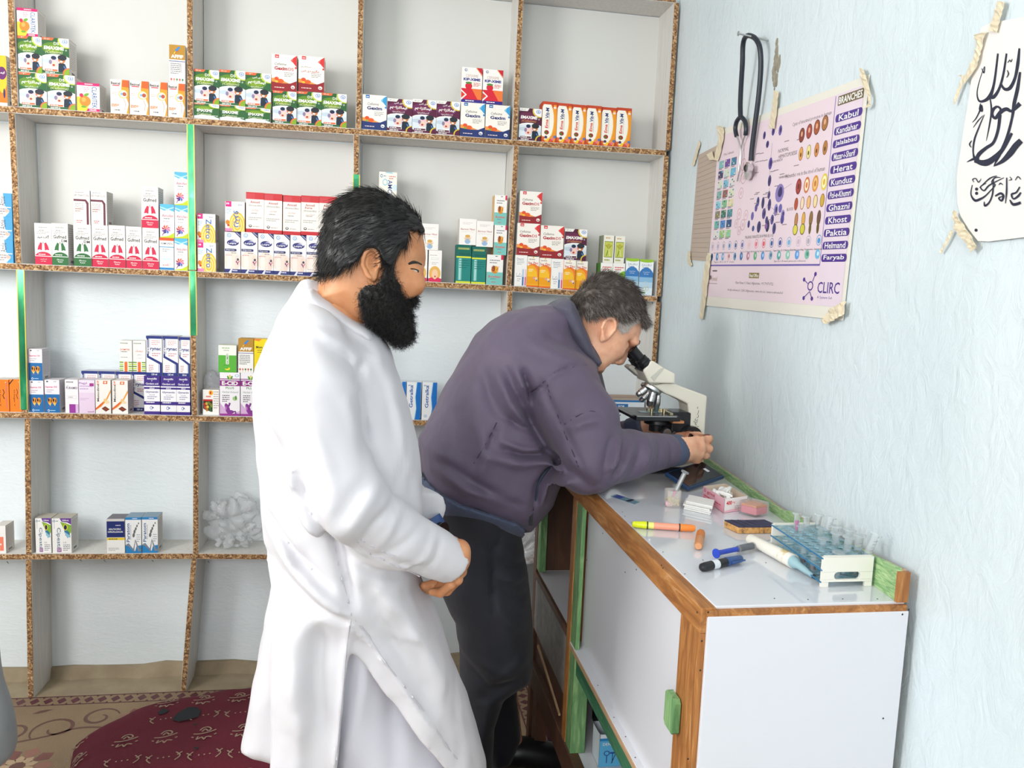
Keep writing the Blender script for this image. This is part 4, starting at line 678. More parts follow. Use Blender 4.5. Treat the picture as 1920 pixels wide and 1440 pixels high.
side = Sheet(); side.bars(.12, .88, 14, .052, .76, .016, 'a09c98').r(.3, .06, .7, .12, '7a7674').r(0, .985, 1, 1, 'c0bcb6')
side_me = side.build('side_print', lambda u, v, k: (.5+.0005*k**.5, u, v))
MESH = {}
for k, d in DES.items():
    MESH[k] = (carton_mesh(d), d['sheet'].build('front_print', lambda u, v, q: (u-.5, -.0016*(1+q), v)))
placed = []; cr = random.Random(11)
for sh, bay, items in CART:
    for it in items:
        k, x0, x1, yt, yb = it[:5]; back = it[5] if len(it) > 5 else .002+cr.uniform(0, .006); dep = it[6] if len(it) > 6 else (.062 if back < .05 else .055)
        y = DY+back; ym = (yt+yb)/2
        A, B = aty(x0, ym, y), aty(x1, ym, y); X0, X1 = A[0]+.0004, B[0]-.0004
        zt = aty((x0+x1)/2, yt, y)[2]; zb = aty((x0+x1)/2, yb, y)[2]; h = zt-zb; xm = (X0+X1)/2
        base = max(shelfz(sh, X0), shelfz(sh, X1))+.0003; row = 0
        if abs(zb-base) > .03:
            sup = [p for p in placed if p['sh'] == sh and p['bay'] == bay and min(p['x1'], X1)-max(p['x0'], X0) > .004 and abs(p['z1']-zb) < .035]
            if sup: base = max(p['z1'] for p in sup)+.0003; row = max(p['row'] for p in sup)+1; y = max(y, min(p['y'] for p in sup))
            else: base = zb
        for p in placed:                 # neighbours only touch
            if p['sh'] == sh and min(p['z1'], base+h)-max(p['z0'], base) > .003 and min(p['y1'], y+dep)-max(p['y'], y) > .001:
                o = min(p['x1'], X1)-max(p['x0'], X0)
                if 0 < o+.0006:
                    if p['x0']+p['x1'] < X0+X1: X0 = p['x1']+.0006
                    else: X1 = p['x0']-.0006
        for u, P in UPX.items():         # and stop at the uprights
            A2, B2 = aty(*P[2*sh-2], DY), aty(*P[2*sh-1], DY); lo_, hi_ = min(A2[0], B2[0])-.0108, max(A2[0], B2[0])+.0108
            if lo_ < X0 < hi_ and X1 > hi_: X0 = hi_
            if lo_ < X1 < hi_ and X0 < lo_: X1 = lo_
        dep = min(dep, BY-.008-y)
        placed.append(dict(k=k, sh=sh, bay=bay, x0=X0, x1=X1, z0=base, z1=base+h, y=y, y1=y+dep, row=row, back=back > .05))
for p in placed:
    k = p['k']; d = DES[k]; cm, fm = MESH[k]
    o = link('medicine_carton', cm, None, ((p['x0']+p['x1'])/2, p['y'], p['z0'])); o.scale = (p['x1']-p['x0'], p['y1']-p['y'], p['z1']-p['z0'])
    link('front_print', fm, o)
    if p['x1'] < .3: link('side_print', side_me, o)
    same = [q for q in placed if q['k'] == k and q['sh'] == p['sh'] and q['bay'] == p['bay']]
    rows = sorted({(q['row'], q['back']) for q in same}); me_ = (p['row'], p['back'])
    mates = sorted([q for q in same if (q['row'], q['back']) == me_], key=lambda q: q['x0'])
    rn = '' if len(rows) == 1 else ('back row' if p['back'] and p['row'] == 0 else {0: 'bottom row', 1: 'upper row', 2: 'topmost row'}[p['row']])
    on = '' if len(mates) == 1 else f"{ORD[mates.index(p)]} from left"
    pos = ', '.join(q for q in (on, rn, f"{SHN[p['sh']]} {BAYN[p['bay']]}") if q)
    same_all = [q for q in placed if q['k'] == k]
    tag(o, f"{d['label']}, {pos}", 'medicine box', f"{d['label']}s" if len(same_all) > 1 else None)
# battered brown carton lying behind the blue one
A, B = aty(1105, 742, DY+.09), aty(1192, 760, DY+.09)
z0 = max(shelfz(3, A[0]), shelfz(3, B[0]))+.0005
o = single('cardboard_carton', MB().box((A[0], DY+.09, z0), (B[0], DY+.142, A[2])).box((A[0]+.06, DY+.0895, A[2]-.004), (B[0], DY+.093, A[2]+.006)), M['cardboard'], 'plain brown cardboard carton behind the long blue and white carton', 'box')
# ---------------------------------------------------------------- the laboratory counter
CT = 1.0                                 # height of its top
def backx(y): return .80+(y-1.05)*.105
cn = Thing('lab_counter', (.62, 1.65, 0), 'home-made counter with white panels, orange wood rail and green posts along the wall', 'counter')
Y0, Y1 = 1.056, 2.27; FX = .478
mb = MB().hexa([(.50, Y0, CT-.014), (backx(Y0)+.012, Y0, CT-.014), (backx(Y1)+.012, Y1, CT-.014), (.50, Y1, CT-.014), (.50, Y0, CT), (backx(Y0)+.012, Y0, CT), (backx(Y1)+.012, Y1, CT), (.50, Y1, CT)])
cn.part('countertop', mb, M['counter'], bevel=.0015)
cn.part('front_rail', MB().box((FX-.002, Y0-.004, CT-.041), (.5005, Y1, CT-.001)), M['wood_y'], bevel=.002, label='orange wood rail with dark nail heads')
cn.part('end_strip', MB().hexa([(.484, Y0-.007, CT-.014), (backx(Y0)+.012, Y0-.007, CT-.014), (backx(Y0)+.012, Y0, CT-.014), (.484, Y0, CT-.014), (.484, Y0-.007, CT-.004), (backx(Y0)+.012, Y0-.007, CT-.004), (backx(Y0)+.012, Y0, CT-.004), (.484, Y0, CT-.004)]), M['wood_y'])
cn.part('corner_post', MB().box((FX, Y0-.003, .0102), (.52, 1.132, CT-.041)), M['wood_z'], bevel=.002)
cn.part('end_panel', MB().box((.486, Y0-.009, .0102), (.815, Y0-.003, CT-.013)), M['whitepanel'], bevel=.001)
cn.part('front_panel', MB().box((.490, 1.132, .602), (.4945, 1.48, CT-.041)), M['whitepanel'])
cn.part('front_panel', MB().box((.4965, 1.47, .602), (.501, 1.765, CT-.041)), M['whitepanel'])
cn.part('ledge', MB().box((FX-.002, 1.132, .596), (.515, 1.80, .602)), M['whitepanel'], bevel=.001)
cn.part('ledge_edge', MB().box((FX-.004, 1.132, .59), (FX-.001, 1.80, .6005)), M['plywood'])
cn.part('green_rail', MB().box((FX+.004, 1.132, .538), (.52, 1.82, .5955)), M['green_y'], bevel=.002)
cn.part('green_post', MB().box((FX, 1.752, .335), (.515, 1.802, .596)).box((FX, 1.752, .602), (.4885, 1.802, CT-.041)), M['green_z'], bevel=.0015)
cn.part('brown_post', MB().box((FX-.002, 1.802, .335), (.515, 1.838, CT-.041)), M['wood_z'], bevel=.0015)
cn.part('bottom_board', MB().box((.50, 1.10, .322), (.80, 2.26, .334)), M['whitepanel'])
cn.part('bottom_rail', MB().box((FX-.004, 1.06, .262), (.4995, 2.27, .336)), M['darkwood'], bevel=.002)
cn.part('back_board', MB().hexa([(.79, 1.06, .05), (.795, 1.06, .05), (.82, 2.26, .05), (.815, 2.26, .05), (.79, 1.06, CT-.015), (.795, 1.06, CT-.015), (.82, 2.26, CT-.015), (.815, 2.26, CT-.015)]), M['plywood'])
for lo, hi in (((.50, 2.252, .618), (.81, 2.26, CT-.016)), ((.80, 1.84, .618), (.808, 2.252, CT-.016)), ((.516, 1.826, .618), (.80, 1.836, CT-.016))): cn.part('niche_board', MB().box(lo, hi), M['darkwood'])
cn.part('far_post', MB().box((FX+.002, 2.215, .626), (.5, 2.252, CT-.041)), M['green_z'], bevel=.002)
cn.part('far_post', MB().box((FX, 2.252, .0102), (.50, 2.29, CT-.041)), M['darkwood'], bevel=.002)
cn.part('niche_shelf', MB().box((FX+.006, 1.838, .604), (.80, 2.252, .617)), M['whitepanel'])
cn.part('shelf_edge', MB().box((FX-.002, 1.838, .598), (FX+.0058, 2.252, .6185)), M['darkwood'])
cn.part('drawer_panel', MB().box((FX+.001, 1.84, .44), (FX+.006, 2.25, .5975)), M['greyboard'], label='plain grey drawer front')
cn.part('torn_board', MB().box((FX+.012, 1.84, .336), (FX+.017, 2.25, .438)), M['darkwood'])
cn.part('hardboard_strip', MB().hexa([(FX+.004, 1.9, .35), (FX+.009, 1.9, .35), (FX+.009, 2.2, .40), (FX+.004, 2.2, .40), (FX+.004, 1.9, .356), (FX+.009, 1.9, .356), (FX+.009, 2.2, .407), (FX+.004, 2.2, .407)]), M['plywood'])
cn.part('divider_board', MB().box((.52, 2.225, .335), (.80, 2.235, .60)), M['plywood'])
for y in (1.09, 2.19):
    for x in (.485, .775): cn.part('leg', MB().box((x, y, .0102), (x+.035, y+.05, .262 if x < .5 else .321)), M['darkwood'])
A = atx(1262, 1296, FX-.004); B = atx(1258, 1362, FX-.004)
lt = cn.part('turn_button', MB().prism([(A[1]-.03, B[2]+.006), (A[1]-.024, B[2]), (A[1]+.006, B[2]), (A[1]+.012, B[2]+.006), (A[1]+.012, A[2]-.006), (A[1]+.006, A[2]), (A[1]-.024, A[2]), (A[1]-.03, A[2]-.006)], FX-.012, FX-.002, 0), M['green_z'], label='small green wooden turn-button')
nl = MB()
for px, py in [(1328, 1148), (1316, 1202), (1313, 1257), (1692, 1152), (1656, 1347), (1290, 1423), (1704, 1143)]: P = aty(px, py, Y0-.009); nl.sphere(P, .0016, 8, sc=(1, .4, 1))
for px, py in [(1172, 1073), (1100, 1050), (1243, 1065), (1130, 1000), (1193, 1068), (1307, 1148), (1240, 1060)]: P = atx(px, py, FX-.0025); nl.sphere(P, .0016, 8, sc=(.4, 1, 1))
for px, py in [(1083, 1197), (1094, 1218), (1121, 1285), (1151, 1345), (1173, 1381), (1191, 1420)]: P = atz(px, py, .6025); nl.sphere(P, .0014, 8, sc=(1, 1, .4))
for px, py in [(1116, 912), (1132, 928), (1167, 960), (1172, 968), (1184, 980), (1243, 1035), (1284, 1076), (1318, 1050), (1452, 1122), (1515, 1124), (1580, 1123), (1645, 1123), (1436, 1055), (1245, 945), (1317, 1058)]: P = atz(px, py, CT+.0002); nl.sphere(P, .0013, 8, sc=(1, 1, .4))
cn.part('nail_heads', nl, M['nail'], kind='stuff')
# scalloped trim at the back of the top
tp = [(1703, 1080), (1690, 1066), (1640, 1042), (1600, 1022), (1560, 1003), (1530, 988), (1510, 984), (1497, 966), (1482, 958), (1467, 958), (1456, 966), (1449, 951), (1438, 936), (1424, 930), (1400, 910), (1372, 893), (1350, 880), (1335, 875), (1322, 877), (1310, 880)]
def trimpt(px, py):
    d = ray(px, py); k = .105; x0 = .80; t = (x0-1.05*k)/(d[0]-k*d[1]); return np.array([0, 0, EYE])+d*t
Q = [trimpt(*p) for p in tp]; Q = [(max(q[1], Y0), max(q[2], CT+.018)) for q in Q]; Q[0] = (Y0, Q[0][1])
for i in range(1, len(Q)):
    if Q[i][0] <= Q[i-1][0]: Q[i] = (Q[i-1][0]+.004, Q[i][1])
Q.append((Y1, CT+.03))
for nm, off, th, dz, mt in (('trim_board', 0, .007, 0, 'green_t'), ('trim_edge', .007, .008, -.003, 'plywood')):
    t = MB()
    for (a, za), (b, zb) in zip(Q, Q[1:]):
        xa, xb = backx(a)+off-.004, backx(b)+off-.004
        t.hexa([(xa, a, CT+.0003), (xa+th, a, CT+.0003), (xb+th, b, CT+.0003), (xb, b, CT+.0003), (xa, a, za+dz), (xa+th, a, za+dz), (xb+th, b, zb+dz), (xb, b, zb+dz)])
    cn.part(nm, t, M[mt])
cn.part('trim_end', MB().box((backx(Y0)-.006, Y0-.006, CT+.0003), (backx(Y0)+.013, Y0+.0005, Q[0][1])), M['wood_z'])

# things kept under the counter
P = atz(1140, 1432, .335); x, y = P[0], P[1]+.02
bx = Thing('opened_carton', (x, y, .3345), 'opened blue and white carton standing under the counter', 'box')
m = MB(); w, d, h = .027, .03, .082; z = .3345
for lo, hi in (((x-w, y-d, z), (x+w, y-d+.001, z+h)), ((x-w, y+d-.001, z), (x+w, y+d, z+h)), ((x-w, y-d, z), (x-w+.001, y+d, z+h)), ((x+w-.001, y-d, z), (x+w, y+d, z+h)), ((x-w, y-d, z), (x+w, y+d, z+.001))): m.box(lo, hi, 0, 'dfe7ee')
bx.part('carton', m, M['print']); s = Sheet(); s.r(0, 0, 1, .8, '5fb4e0').r(0, .8, 1, .88, '2f86c4').t('DENTAL', .5, .7, .7, .08, WH).ring(.35, .42, .14, .08, .3, '2c4f9c').r(.33, .12, .37, .36, '2c4f9c').r(.6, .12, .64, .45, '2c4f9c').r(.5, .4, .74, .45, '2c4f9c').poly([(.8, .5), (.84, .5), (.6, .1), (.56, .1)], '3a3a5c')
link('front_print', s.build('front_print', lambda u, v, k: (-w+2*w*u, -d-.0004-.0002*k, h*v)), bx.o)
bx.part('flap', MB().add([(x-w, y-d, z+h), (x-w, y+d, z+h), (x-w-.012, y+d, z+h+.02), (x-w-.012, y-d, z+h+.02)], [(0, 1, 2, 3)], 0, 'c9ccc8').add([(x+w, y-d, z+h), (x+w, y+d, z+h), (x+w-.02, y+d, z+h+.026), (x+w-.02, y-d, z+h+.026)], [(0, 1, 2, 3)], 0, 'e4e6e6'), M['print'])
P = atz(1118, 1372, .335)
bt = Thing('bottle', (P[0]+.02, P[1]+.05, .3345), 'dark glossy bottle standing behind the opened blue carton under the counter', 'bottle')
lz = .3345; c0 = (bt.loc[0], bt.loc[1])
bt.part('bottle_body', MB().loft([(*c0, lz), (*c0, lz+.004), (*c0, lz+.055), (*c0, lz+.068), (*c0, lz+.076)], [.016, .018, .018, .012, .008], 20), M['black'], True)
bt.part('cap', MB().cyl((*c0, lz+.0765), (*c0, lz+.09), .0095, n=18), M['blackmetal'], True)
P = atz(1163, 1432, .335)
single('lime_packet', MB().box((P[0]+.012, P[1]+.0, .3345), (P[0]+.05, P[1]+.016, .375)), M['lime'], 'lime green packet beside the opened blue carton under the counter', 'packet', bevel=.002)
# ---------------------------------------------------------------- rugs and the floor cushion
M['rugprint'] = M['paper']
ry = 2.772
rug = Thing('beige_rug', (-.9, 2.2, 0), 'beige rug with brown scrolls, flowers and a lattice border', 'rug')
rug.part('pile', MB().box((-2.15, .7, .0005), (.565, ry, .008)), M['rug'])
BR, MAR = '6a4a40', '5c3036'
def fz(px, py, z=.0085): return atz(px, py, z)
def ribbon(mb, pts, w, z, c):            # woven line on the floor, points in metres
    P = [np.array(p[:2], float) for p in pts]; n = len(P); V = []
    for i in range(n):
        d = P[min(i+1, n-1)]-P[max(i-1, 0)]; d /= np.hypot(*d)+1e-9; q = np.array([-d[1], d[0]])*(w[i] if hasattr(w, '__len__') else w)/2; V += [(*(P[i]+q), z), (*(P[i]-q), z)]
    mb.add(V, [(2*i+1, 2*i+3, 2*i+2, 2*i) for i in range(n-1)], 0, c)
def patch(mb, pts, z, c): 
    a = sum(pts[i-1][0]*pts[i][1]-pts[i][0]*pts[i-1][1] for i in range(len(pts))); pts = pts if a > 0 else pts[::-1]; mb.add([(p[0], p[1], z) for p in pts], [tuple(range(len(pts)))], 0, c)
pt = MB(); zr = .0085
def lattice(mb, a, b, w, n, z, c):       # diamond border from a to b
    a, b = np.array(a), np.array(b); d = (b-a)/n; q = np.array([-d[1], d[0]]); q = q/np.hypot(*q)*w/2
    ribbon(mb, [a-q, b-q], .005, z, c); ribbon(mb, [a+q, b+q], .005, z, c)
    for i in range(n):
        m = a+d*(i+.5); patch(mb, [m-d*.36, m-q*.78, m+d*.36, m+q*.78], z, c); e = a+d*i
        patch(mb, [e-d*.12+q*.95, e+d*.12+q*.95, e+q*.55], z, c); patch(mb, [e-d*.12-q*.95, e+d*.12-q*.95, e-q*.55], z, c)
lattice(pt, (-2.1, ry-.032), (.56, ry-.032), .055, 62, zr, MAR); lattice(pt, (.532, .75), (.532, ry-.07), .05, 44, zr, MAR)
def spiral(mb, cx, cy, r0, r1, a0, turns, w, z, c, sg=1):
    n = 26; ribbon(mb, [(cx+(r0+(r1-r0)*i/n)*math.cos(a0+sg*2*PI*turns*i/n), cy+(r0+(r1-r0)*i/n)*math.sin(a0+sg*2*PI*turns*i/n)) for i in range(n+1)], [w*(.4+.6*math.sin(PI*i/n)) for i in range(n+1)], z, c)
def flower(mb, cx, cy, r, z, n=9):
    for k in range(n):
        a = 2*PI*k/n; patch(mb, [(cx+r*q*math.cos(a+t), cy+r*q*math.sin(a+t)) for q, t in ((.35, 0), (.8, -.3), (1, 0), (.8, .3))], z+.0002*(k % 2), ['94685a', '7a4e48'][k % 2])
        patch(mb, [(cx+r*.5*q*math.cos(a+.35+t), cy+r*.5*q*math.sin(a+.35+t)) for q, t in ((.2, 0), (.8, -.4), (1.1, 0), (.8, .4))], z+.0006, 'b49a7c')
    patch(mb, [(cx+r*.22*math.cos(t), cy+r*.22*math.sin(t)) for t in np.linspace(0, 2*PI, 11)[:-1]], z+.0009, BR)
def leaf(mb, cx, cy, L, a, z, c=BR, w=.35):
    ca, sa = math.cos(a), math.sin(a); patch(mb, [(cx+L*(t*ca-s_*w*sa), cy+L*(t*sa+s_*w*ca)) for t, s_ in ((0, 0), (.35, .5), (.75, .35), (1, 0), (.6, -.3), (.25, -.35))], z, c)
# main motif rows, repeated along the rug
border = pt; pt = MB()
for k in range(-2, 4):
    ox = -1.03+.62*k
    flower(pt, ox, 2.36, .10, zr); flower(pt, ox+.27, 2.60, .075, zr); flower(pt, ox+.05, 1.75, .1, zr); flower(pt, ox-.2, 1.35, .1, zr)
    spiral(pt, ox+.03, 2.56, .075, .02, -2.4, 1.1, .012, zr, BR, -1); spiral(pt, ox+.14, 2.62, .06, .015, .3, 1.15, .012, zr, BR); spiral(pt, ox+.44, 2.62, .065, .015, 2.6, 1.15, .012, zr, BR, -1); spiral(pt, ox-.1, 2.56, .06, .016, 3.6, 1.0, .010, zr, BR)
    ribbon(pt, catmull([np.array(q) for q in ((ox-.18, 2.5), (ox-.08, 2.49), (ox+.02, 2.52), (ox+.1, 2.56), (ox+.2, 2.55), (ox+.3, 2.52), (ox+.44, 2.5))], 5), .009, zr, BR)
    for dx, dy, a in ((-.08, 2.66, .4), (.1, 2.68, 2.4), (.2, 2.53, -.6), (.34, 2.66, .9), (.38, 2.55, -2.2), (.12, 2.44, -.3), (-.14, 2.42, 2.8), (.13, 2.3, .2)): leaf(pt, ox+dx, dy, .06, a, zr)
    ring_ = [(ox+.02+.15*math.cos(t), 2.2+.065*math.sin(t)) for t in np.linspace(0, 2*PI, 25)]; patch(pt, ring_[:-1], zr, 'b8a284'); ribbon(pt, ring_, .012, zr+.0003, BR)
    for i in range(-4, 5): ribbon(pt, [(ox+.02+.03*i-.045, 2.2-.045), (ox+.02+.03*i+.045, 2.2+.045)], .006, zr+.0003, BR); ribbon(pt, [(ox+.02+.03*i+.045, 2.2-.045), (ox+.02+.03*i-.045, 2.2+.045)], .006, zr+.0003, BR)
    for j, y in enumerate((2.06, 1.94, 1.55, 1.15)):
        spiral(pt, ox+.1*j, y, .07, .015, j, 1.2, .012, zr, BR); spiral(pt, ox+.3+.05*j, y+.03, .06, .015, 2+j, 1.1, .011, zr, BR, -1); leaf(pt, ox+.2, y, .07, j, zr); leaf(pt, ox-.1, y+.02, .06, 2-j, zr)
keep = [i for i, f_ in enumerate(pt.f) if all(-2.13 < pt.v[j][0] < .50 and .72 < pt.v[j][1] < 2.70 for j in f_)]   # the pattern stops at the border
pt.f, pt.m, pt.c = [pt.f[i] for i in keep], [pt.m[i] for i in keep], [pt.c[i] for i in keep]
used_ = sorted({j for f_ in pt.f for j in f_}); ix = {j: i for i, j in enumerate(used_)}; pt.v = [pt.v[j] for j in used_]; pt.f = [tuple(ix[j] for j in f_) for f_ in pt.f]
rug.part('border_pattern', border, M['rugprint'], kind='stuff')
rp2 = rug.part('woven_pattern', pt, M['rugprint'], kind='stuff')
red = Thing('maroon_rug', (.8, 1.9, 0), 'maroon rug with beige scrolls running under the counter', 'rug')
red.part('pile', MB().box((.5655, 1.1, .0005), (.80, 2.76, .008)), M['rugred'])
p2 = MB(); BE = 'a8907c'
for i in range(11):
    y = 1.2+.14*i; spiral(p2, .66+.02*(i % 2), y, .05, .012, i*1.3, 1.2, .010, zr, BE, 1 if i % 2 else -1); spiral(p2, .745, y+.05, .042, .01, 2+i, 1.1, .010, zr, BE); leaf(p2, .61, y+.05, .06, .9, zr, BE); leaf(p2, .70, y-.06, .05, 2.4, zr, BE)
red.part('woven_pattern', p2, M['rugprint'], kind='stuff')
# long cushion
def ci(px, py, z): return atz(px, py, z)
cu_out = [(-.845, 2.26), (-.80, 2.36), (-.70, 2.455), (-.58, 2.50), (-.40, 2.545), (-.10, 2.56), (.14, 2.55), (.20, 2.48), (.22, 2.2), (.20, 1.98), (.12, 1.93), (-.2, 1.93), (-.55, 1.955), (-.70, 1.97), (-.77, 2.02), (-.80, 2.12)]
cu_out = smooth2(cu_out, 4); ZC, WZ, RZ = .088, .078, .13
f = Field((-.93, 1.86, -.005), (.30, 2.64, .20), .0085); dI = f.inside(cu_out, 'xy')
Wc = (WZ+.012*np.sin(5*f.x[:, :, 0])*np.cos(7*f.y[:, :, 0])).astype(np.float32)
q_ = 1-np.minimum(dI, RZ)/RZ; g0 = ((np.abs((f.z-ZC)/Wc[:, :, None])**2.4+np.maximum(q_, 0)[:, :, None]**2.4)**(1/2.4)-1)*.07
f.f = (g0-.0025*wob(f.x, f.y, f.z, 34, .4)).astype(np.float32); V_, Q_ = f.mesh()
cth = Thing('floor_cushion', (-.3, 2.25, .008), 'long worn crimson floor cushion with beige motifs and torn holes', 'cushion')
V_[:, 2] = np.maximum(V_[:, 2], .0095); skin('cover', V_, Q_, M['cushion'], cth.o, cth.loc, 1)
def ctop(x, y):
    P_ = np.array(cu_out); d2 = 1e9; ins = False
    for i in range(len(P_)):
        a, b_ = P_[i-1], P_[i]; e = b_-a; t = min(1, max(0, ((x-a[0])*e[0]+(y-a[1])*e[1])/(e@e+1e-12))); d2 = min(d2, (x-a[0]-t*e[0])**2+(y-a[1]-t*e[1])**2)
        if (a[1] > y) != (b_[1] > y) and x < (b_[0]-a[0])*(y-a[1])/(b_[1]-a[1]+1e-12)+a[0]: ins = not ins
    d = math.sqrt(d2)*(1 if ins else -1); q = max(0, 1-min(d, RZ)/RZ); w = WZ+.012*math.sin(5*x)*math.cos(7*y)
    return ZC+w*max(0, 1-q**2.4)**(1/2.4)
def onc(px, py):
    z = .15
    for _ in range(8): p = atz(px, py, z); z = ctop(p[0], p[1])
    return atz(px, py, z)
cm = MB()
def cline(pts, w=.0042, lift=.0032):     # pts on the floor plan
    P = catmull([np.array(p[:2], float) for p in pts], 3); V = []; n = len(P)
    for i in range(n):
        d = P[min(i+1, n-1)]-P[max(i-1, 0)]; d /= np.hypot(*d)+1e-9; q = np.array([-d[1], d[0]])*w/2
        for r_ in (P[i]+q, P[i]-q): V.append((r_[0], r_[1], ctop(*r_)+lift))
    cm.add(V, [(2*i, 2*i+1, 2*i+3, 2*i+2) for i in range(n-1)])
def motif(x, y, a, s_=1.):
    ca, sa = math.cos(a)*s_, math.sin(a)*s_; T2 = lambda u, v: (x+u*ca-v*sa, y+u*sa+v*ca)
    for pts in ([(-.03, .004), (-.012, .0), (.012, .004), (.03, .012)], [(-.014, .018), (-.006, .03), (.008, .03), (.016, .018), (.010, .010)], [(-.016, -.012), (-.02, -.026), (-.006, -.018), (0, -.03), (.006, -.018), (.02, -.022)], [(-.008, .01), (0, .022), (.008, .01)], [(.026, -.012), (.032, -.008)], [(-.034, -.01), (-.028, -.014)]): cline([T2(*p) for p in pts])
def chev(x, y, a):
    ca, sa = math.cos(a), math.sin(a); T2 = lambda u, v: (x+u*ca-v*sa, y+u*sa+v*ca)
    for pts in ([(-.03, .018), (-.042, 0), (-.03, -.018)], [(-.046, .016), (-.034, .004)], [(.03, .018), (.042, 0), (.03, -.018)], [(.046, .016), (.034, .004)]): cline([T2(*p) for p in pts], .0036)
    for u in (-.014, 0, .014): cline([T2(u-.002, 0), T2(u+.002, .001)], .005)
for i in range(10):
    for j in range(6):
        x, y = -.74+.105*i+.03*j, 2.00+.1*j
        if ctop(x, y) > ZC+.045 and ctop(x+.05, y) > ZC+.02: (motif if j % 2 == 0 else chev)(x+(.05 if j % 2 else 0), y, .12)
for px, py in ((144, 1428), (146, 1395)): p = onc(px, py); motif(p[0], p[1], .3, .8)
cth.part('motifs', cm, M['cushion_motif'], kind='stuff')
for k, pts in enumerate(([(295, 1338), (306, 1330), (318, 1334), (310, 1339), (300, 1342)], [(322, 1352), (334, 1338), (352, 1328), (370, 1328), (377, 1336), (372, 1346), (350, 1352), (336, 1355)], [(362, 1404), (374, 1402), (368, 1408)], [(362, 1360), (370, 1358), (366, 1363)])):
    mb = MB(); P = [onc(*p) for p in pts]; mb.add([(p[0], p[1], ctop(p[0], p[1])+.0036) for p in P], [tuple(range(len(P)))]); cth.part('tear', mb, flat('dark_lining_%d' % k, '23262a', .9))
# crumpled clear bags
def bag(name, c, r, label, seed, loc=None, cat='bag', h=.006):
    f = Field(np.array(c)-np.array(r)*1.25, np.array(c)+np.array(r)*1.25, h); g0 = f.ell(c, r); g = np.random.default_rng(seed)
    for k in range(5): d = g.uniform(-.6, .6, 3)*r; g0 = smin(g0, f.ell(np.array(c)+d, np.array(r)*g.uniform(.35, .6)), .03)
    s_ = r[0]
    for k in range(16):                  # sharp creases
        n_ = g.standard_normal(3); n_ /= np.linalg.norm(n_); o_ = (np.array(c)+g.uniform(-.7, .7, 3)*r)@n_; d = np.abs(f.x*n_[0]+f.y*n_[1]+f.z*n_[2]-o_+.25*s_*wob(f.x, f.y, f.z, 1.6/s_, k)); g0 = g0+.22*s_*np.exp(-d/(.05*s_))*(g.random() > .3)
    g0 = g0-.05*s_*wob(f.x, f.y, f.z, 7/s_, seed)-.03*s_*wob(f.x, f.y, f.z, 16/s_, seed+1)
    fl_ = loc[2] if loc else c[2]-r[2]; f.f = np.maximum(np.maximum(g0, fl_+.001-f.z), np.maximum(np.abs(f.x-c[0])-r[0]*1.02, np.abs(f.y-c[1])-r[1]*1.02)).astype(np.float32); V_, Q_ = f.mesh()
    t = Thing(name, (c[0], c[1], fl_), label, cat); skin('film', V_, Q_, M['bag'], t.o, t.loc, 0); return t
A = aty(441, 975, DY+.06); zsh = shelfz(4, A[0]); bag('plastic_bag', (A[0], DY+.062, zsh+.092), (.108, .046, .118), 'crumpled clear plastic bag on the lowest shelf behind the man in white', 3, (0, 0, zsh+.002))
A = aty(392, 712, DY+.075); zsh3 = shelfz(3, A[0]); bag('plastic_bag', (A[0]+.008, DY+.10, zsh3+.075), (.028, .026, .072), 'clear plastic bag of supplies standing behind the vegetable carton', 8, (0, 0, zsh3+.002), h=.004)
A = aty(996, 1010, 2.34); hb = bag('plastic_bag', (A[0]-.005, 2.345, A[2]), (.04, .04, .085), 'clear plastic bag hanging from the far end of the counter', 5, None, h=.005)
hb.part('bag_handle', MB().loft(catmull([(A[0]-.01, 2.345, A[2]+.06), (A[0]+.0, 2.32, A[2]+.10), (.489, 2.294, CT-.05), (.489, 2.292, CT-.04)], 5), .004, 8), M['bag'], True)
bag('plastic_bag', (.56, 1.93, .655), (.04, .035, .035), 'clear plastic bag lying inside the open niche of the counter', 6, (0, 0, .6175), h=.005)
# ---------------------------------------------------------------- microscope
MY = 1.965; mz = lambda px, py, y=1.905: aty(px, py, y)
def mp(pts, y): return [(aty(a, b, y)[0], aty(a, b, y)[2]) for a, b in zpx(pts, 1100, 640, 5.144)]
ms = Thing('microscope', (.76, MY, CT), 'cream binocular microscope with black stage and chrome objectives at counter back', 'microscope')
ya, yb = 1.905, 2.025
bp = mp([(560, 1265), (1125, 1278), (1128, 1190), (985, 1185), (820, 1195)], ya)
zb0 = CT+.018; x0b, x1b = bp[0][0], bp[1][0]; ztop = bp[2][1]
ms.part('base', MB().prism([(x0b, zb0), (x1b, zb0), (x1b, ztop), (x0b+.09, ztop), (x0b+.005, zb0+.022)], ya, yb, 1), M['cream'], bevel=.004)
ms.part('underside', MB().box((x0b+.004, ya+.004, CT+.004), (x1b-.004, yb-.004, zb0)), M['blackmetal'], bevel=.002)
ft = MB()
for x in (x0b+.02, x1b-.02):
    for y in (ya+.018, yb-.018): ft.cyl((x, y, CT+.0002), (x, y, CT+.005), .008, n=12)
ms.part('rubber_feet', ft, M['black'], kind='stuff')
pl = MB()
for px, py, w in [(1231, 897, .006), (1236, 896, .003), (1254, 894, .014)]: P = mz(px, py, ya+.003); pl.box((P[0]-w/2, ya+.002, P[2]-.003), (P[0]+w/2, ya+.006, P[2]+.003))
ms.part('rating_plates', pl, M['label'], kind='stuff')
ap = mp([(640, 425), (760, 405), (855, 412), (1165, 528), (1150, 720), (1140, 890), (1130, 1190), (985, 1190), (985, 900), (990, 740), (975, 605), (870, 550), (760, 505)], 1.93)
ms.part('arm', MB().prism(ap, 1.93, 2.0, 1), M['cream'], bevel=.004)
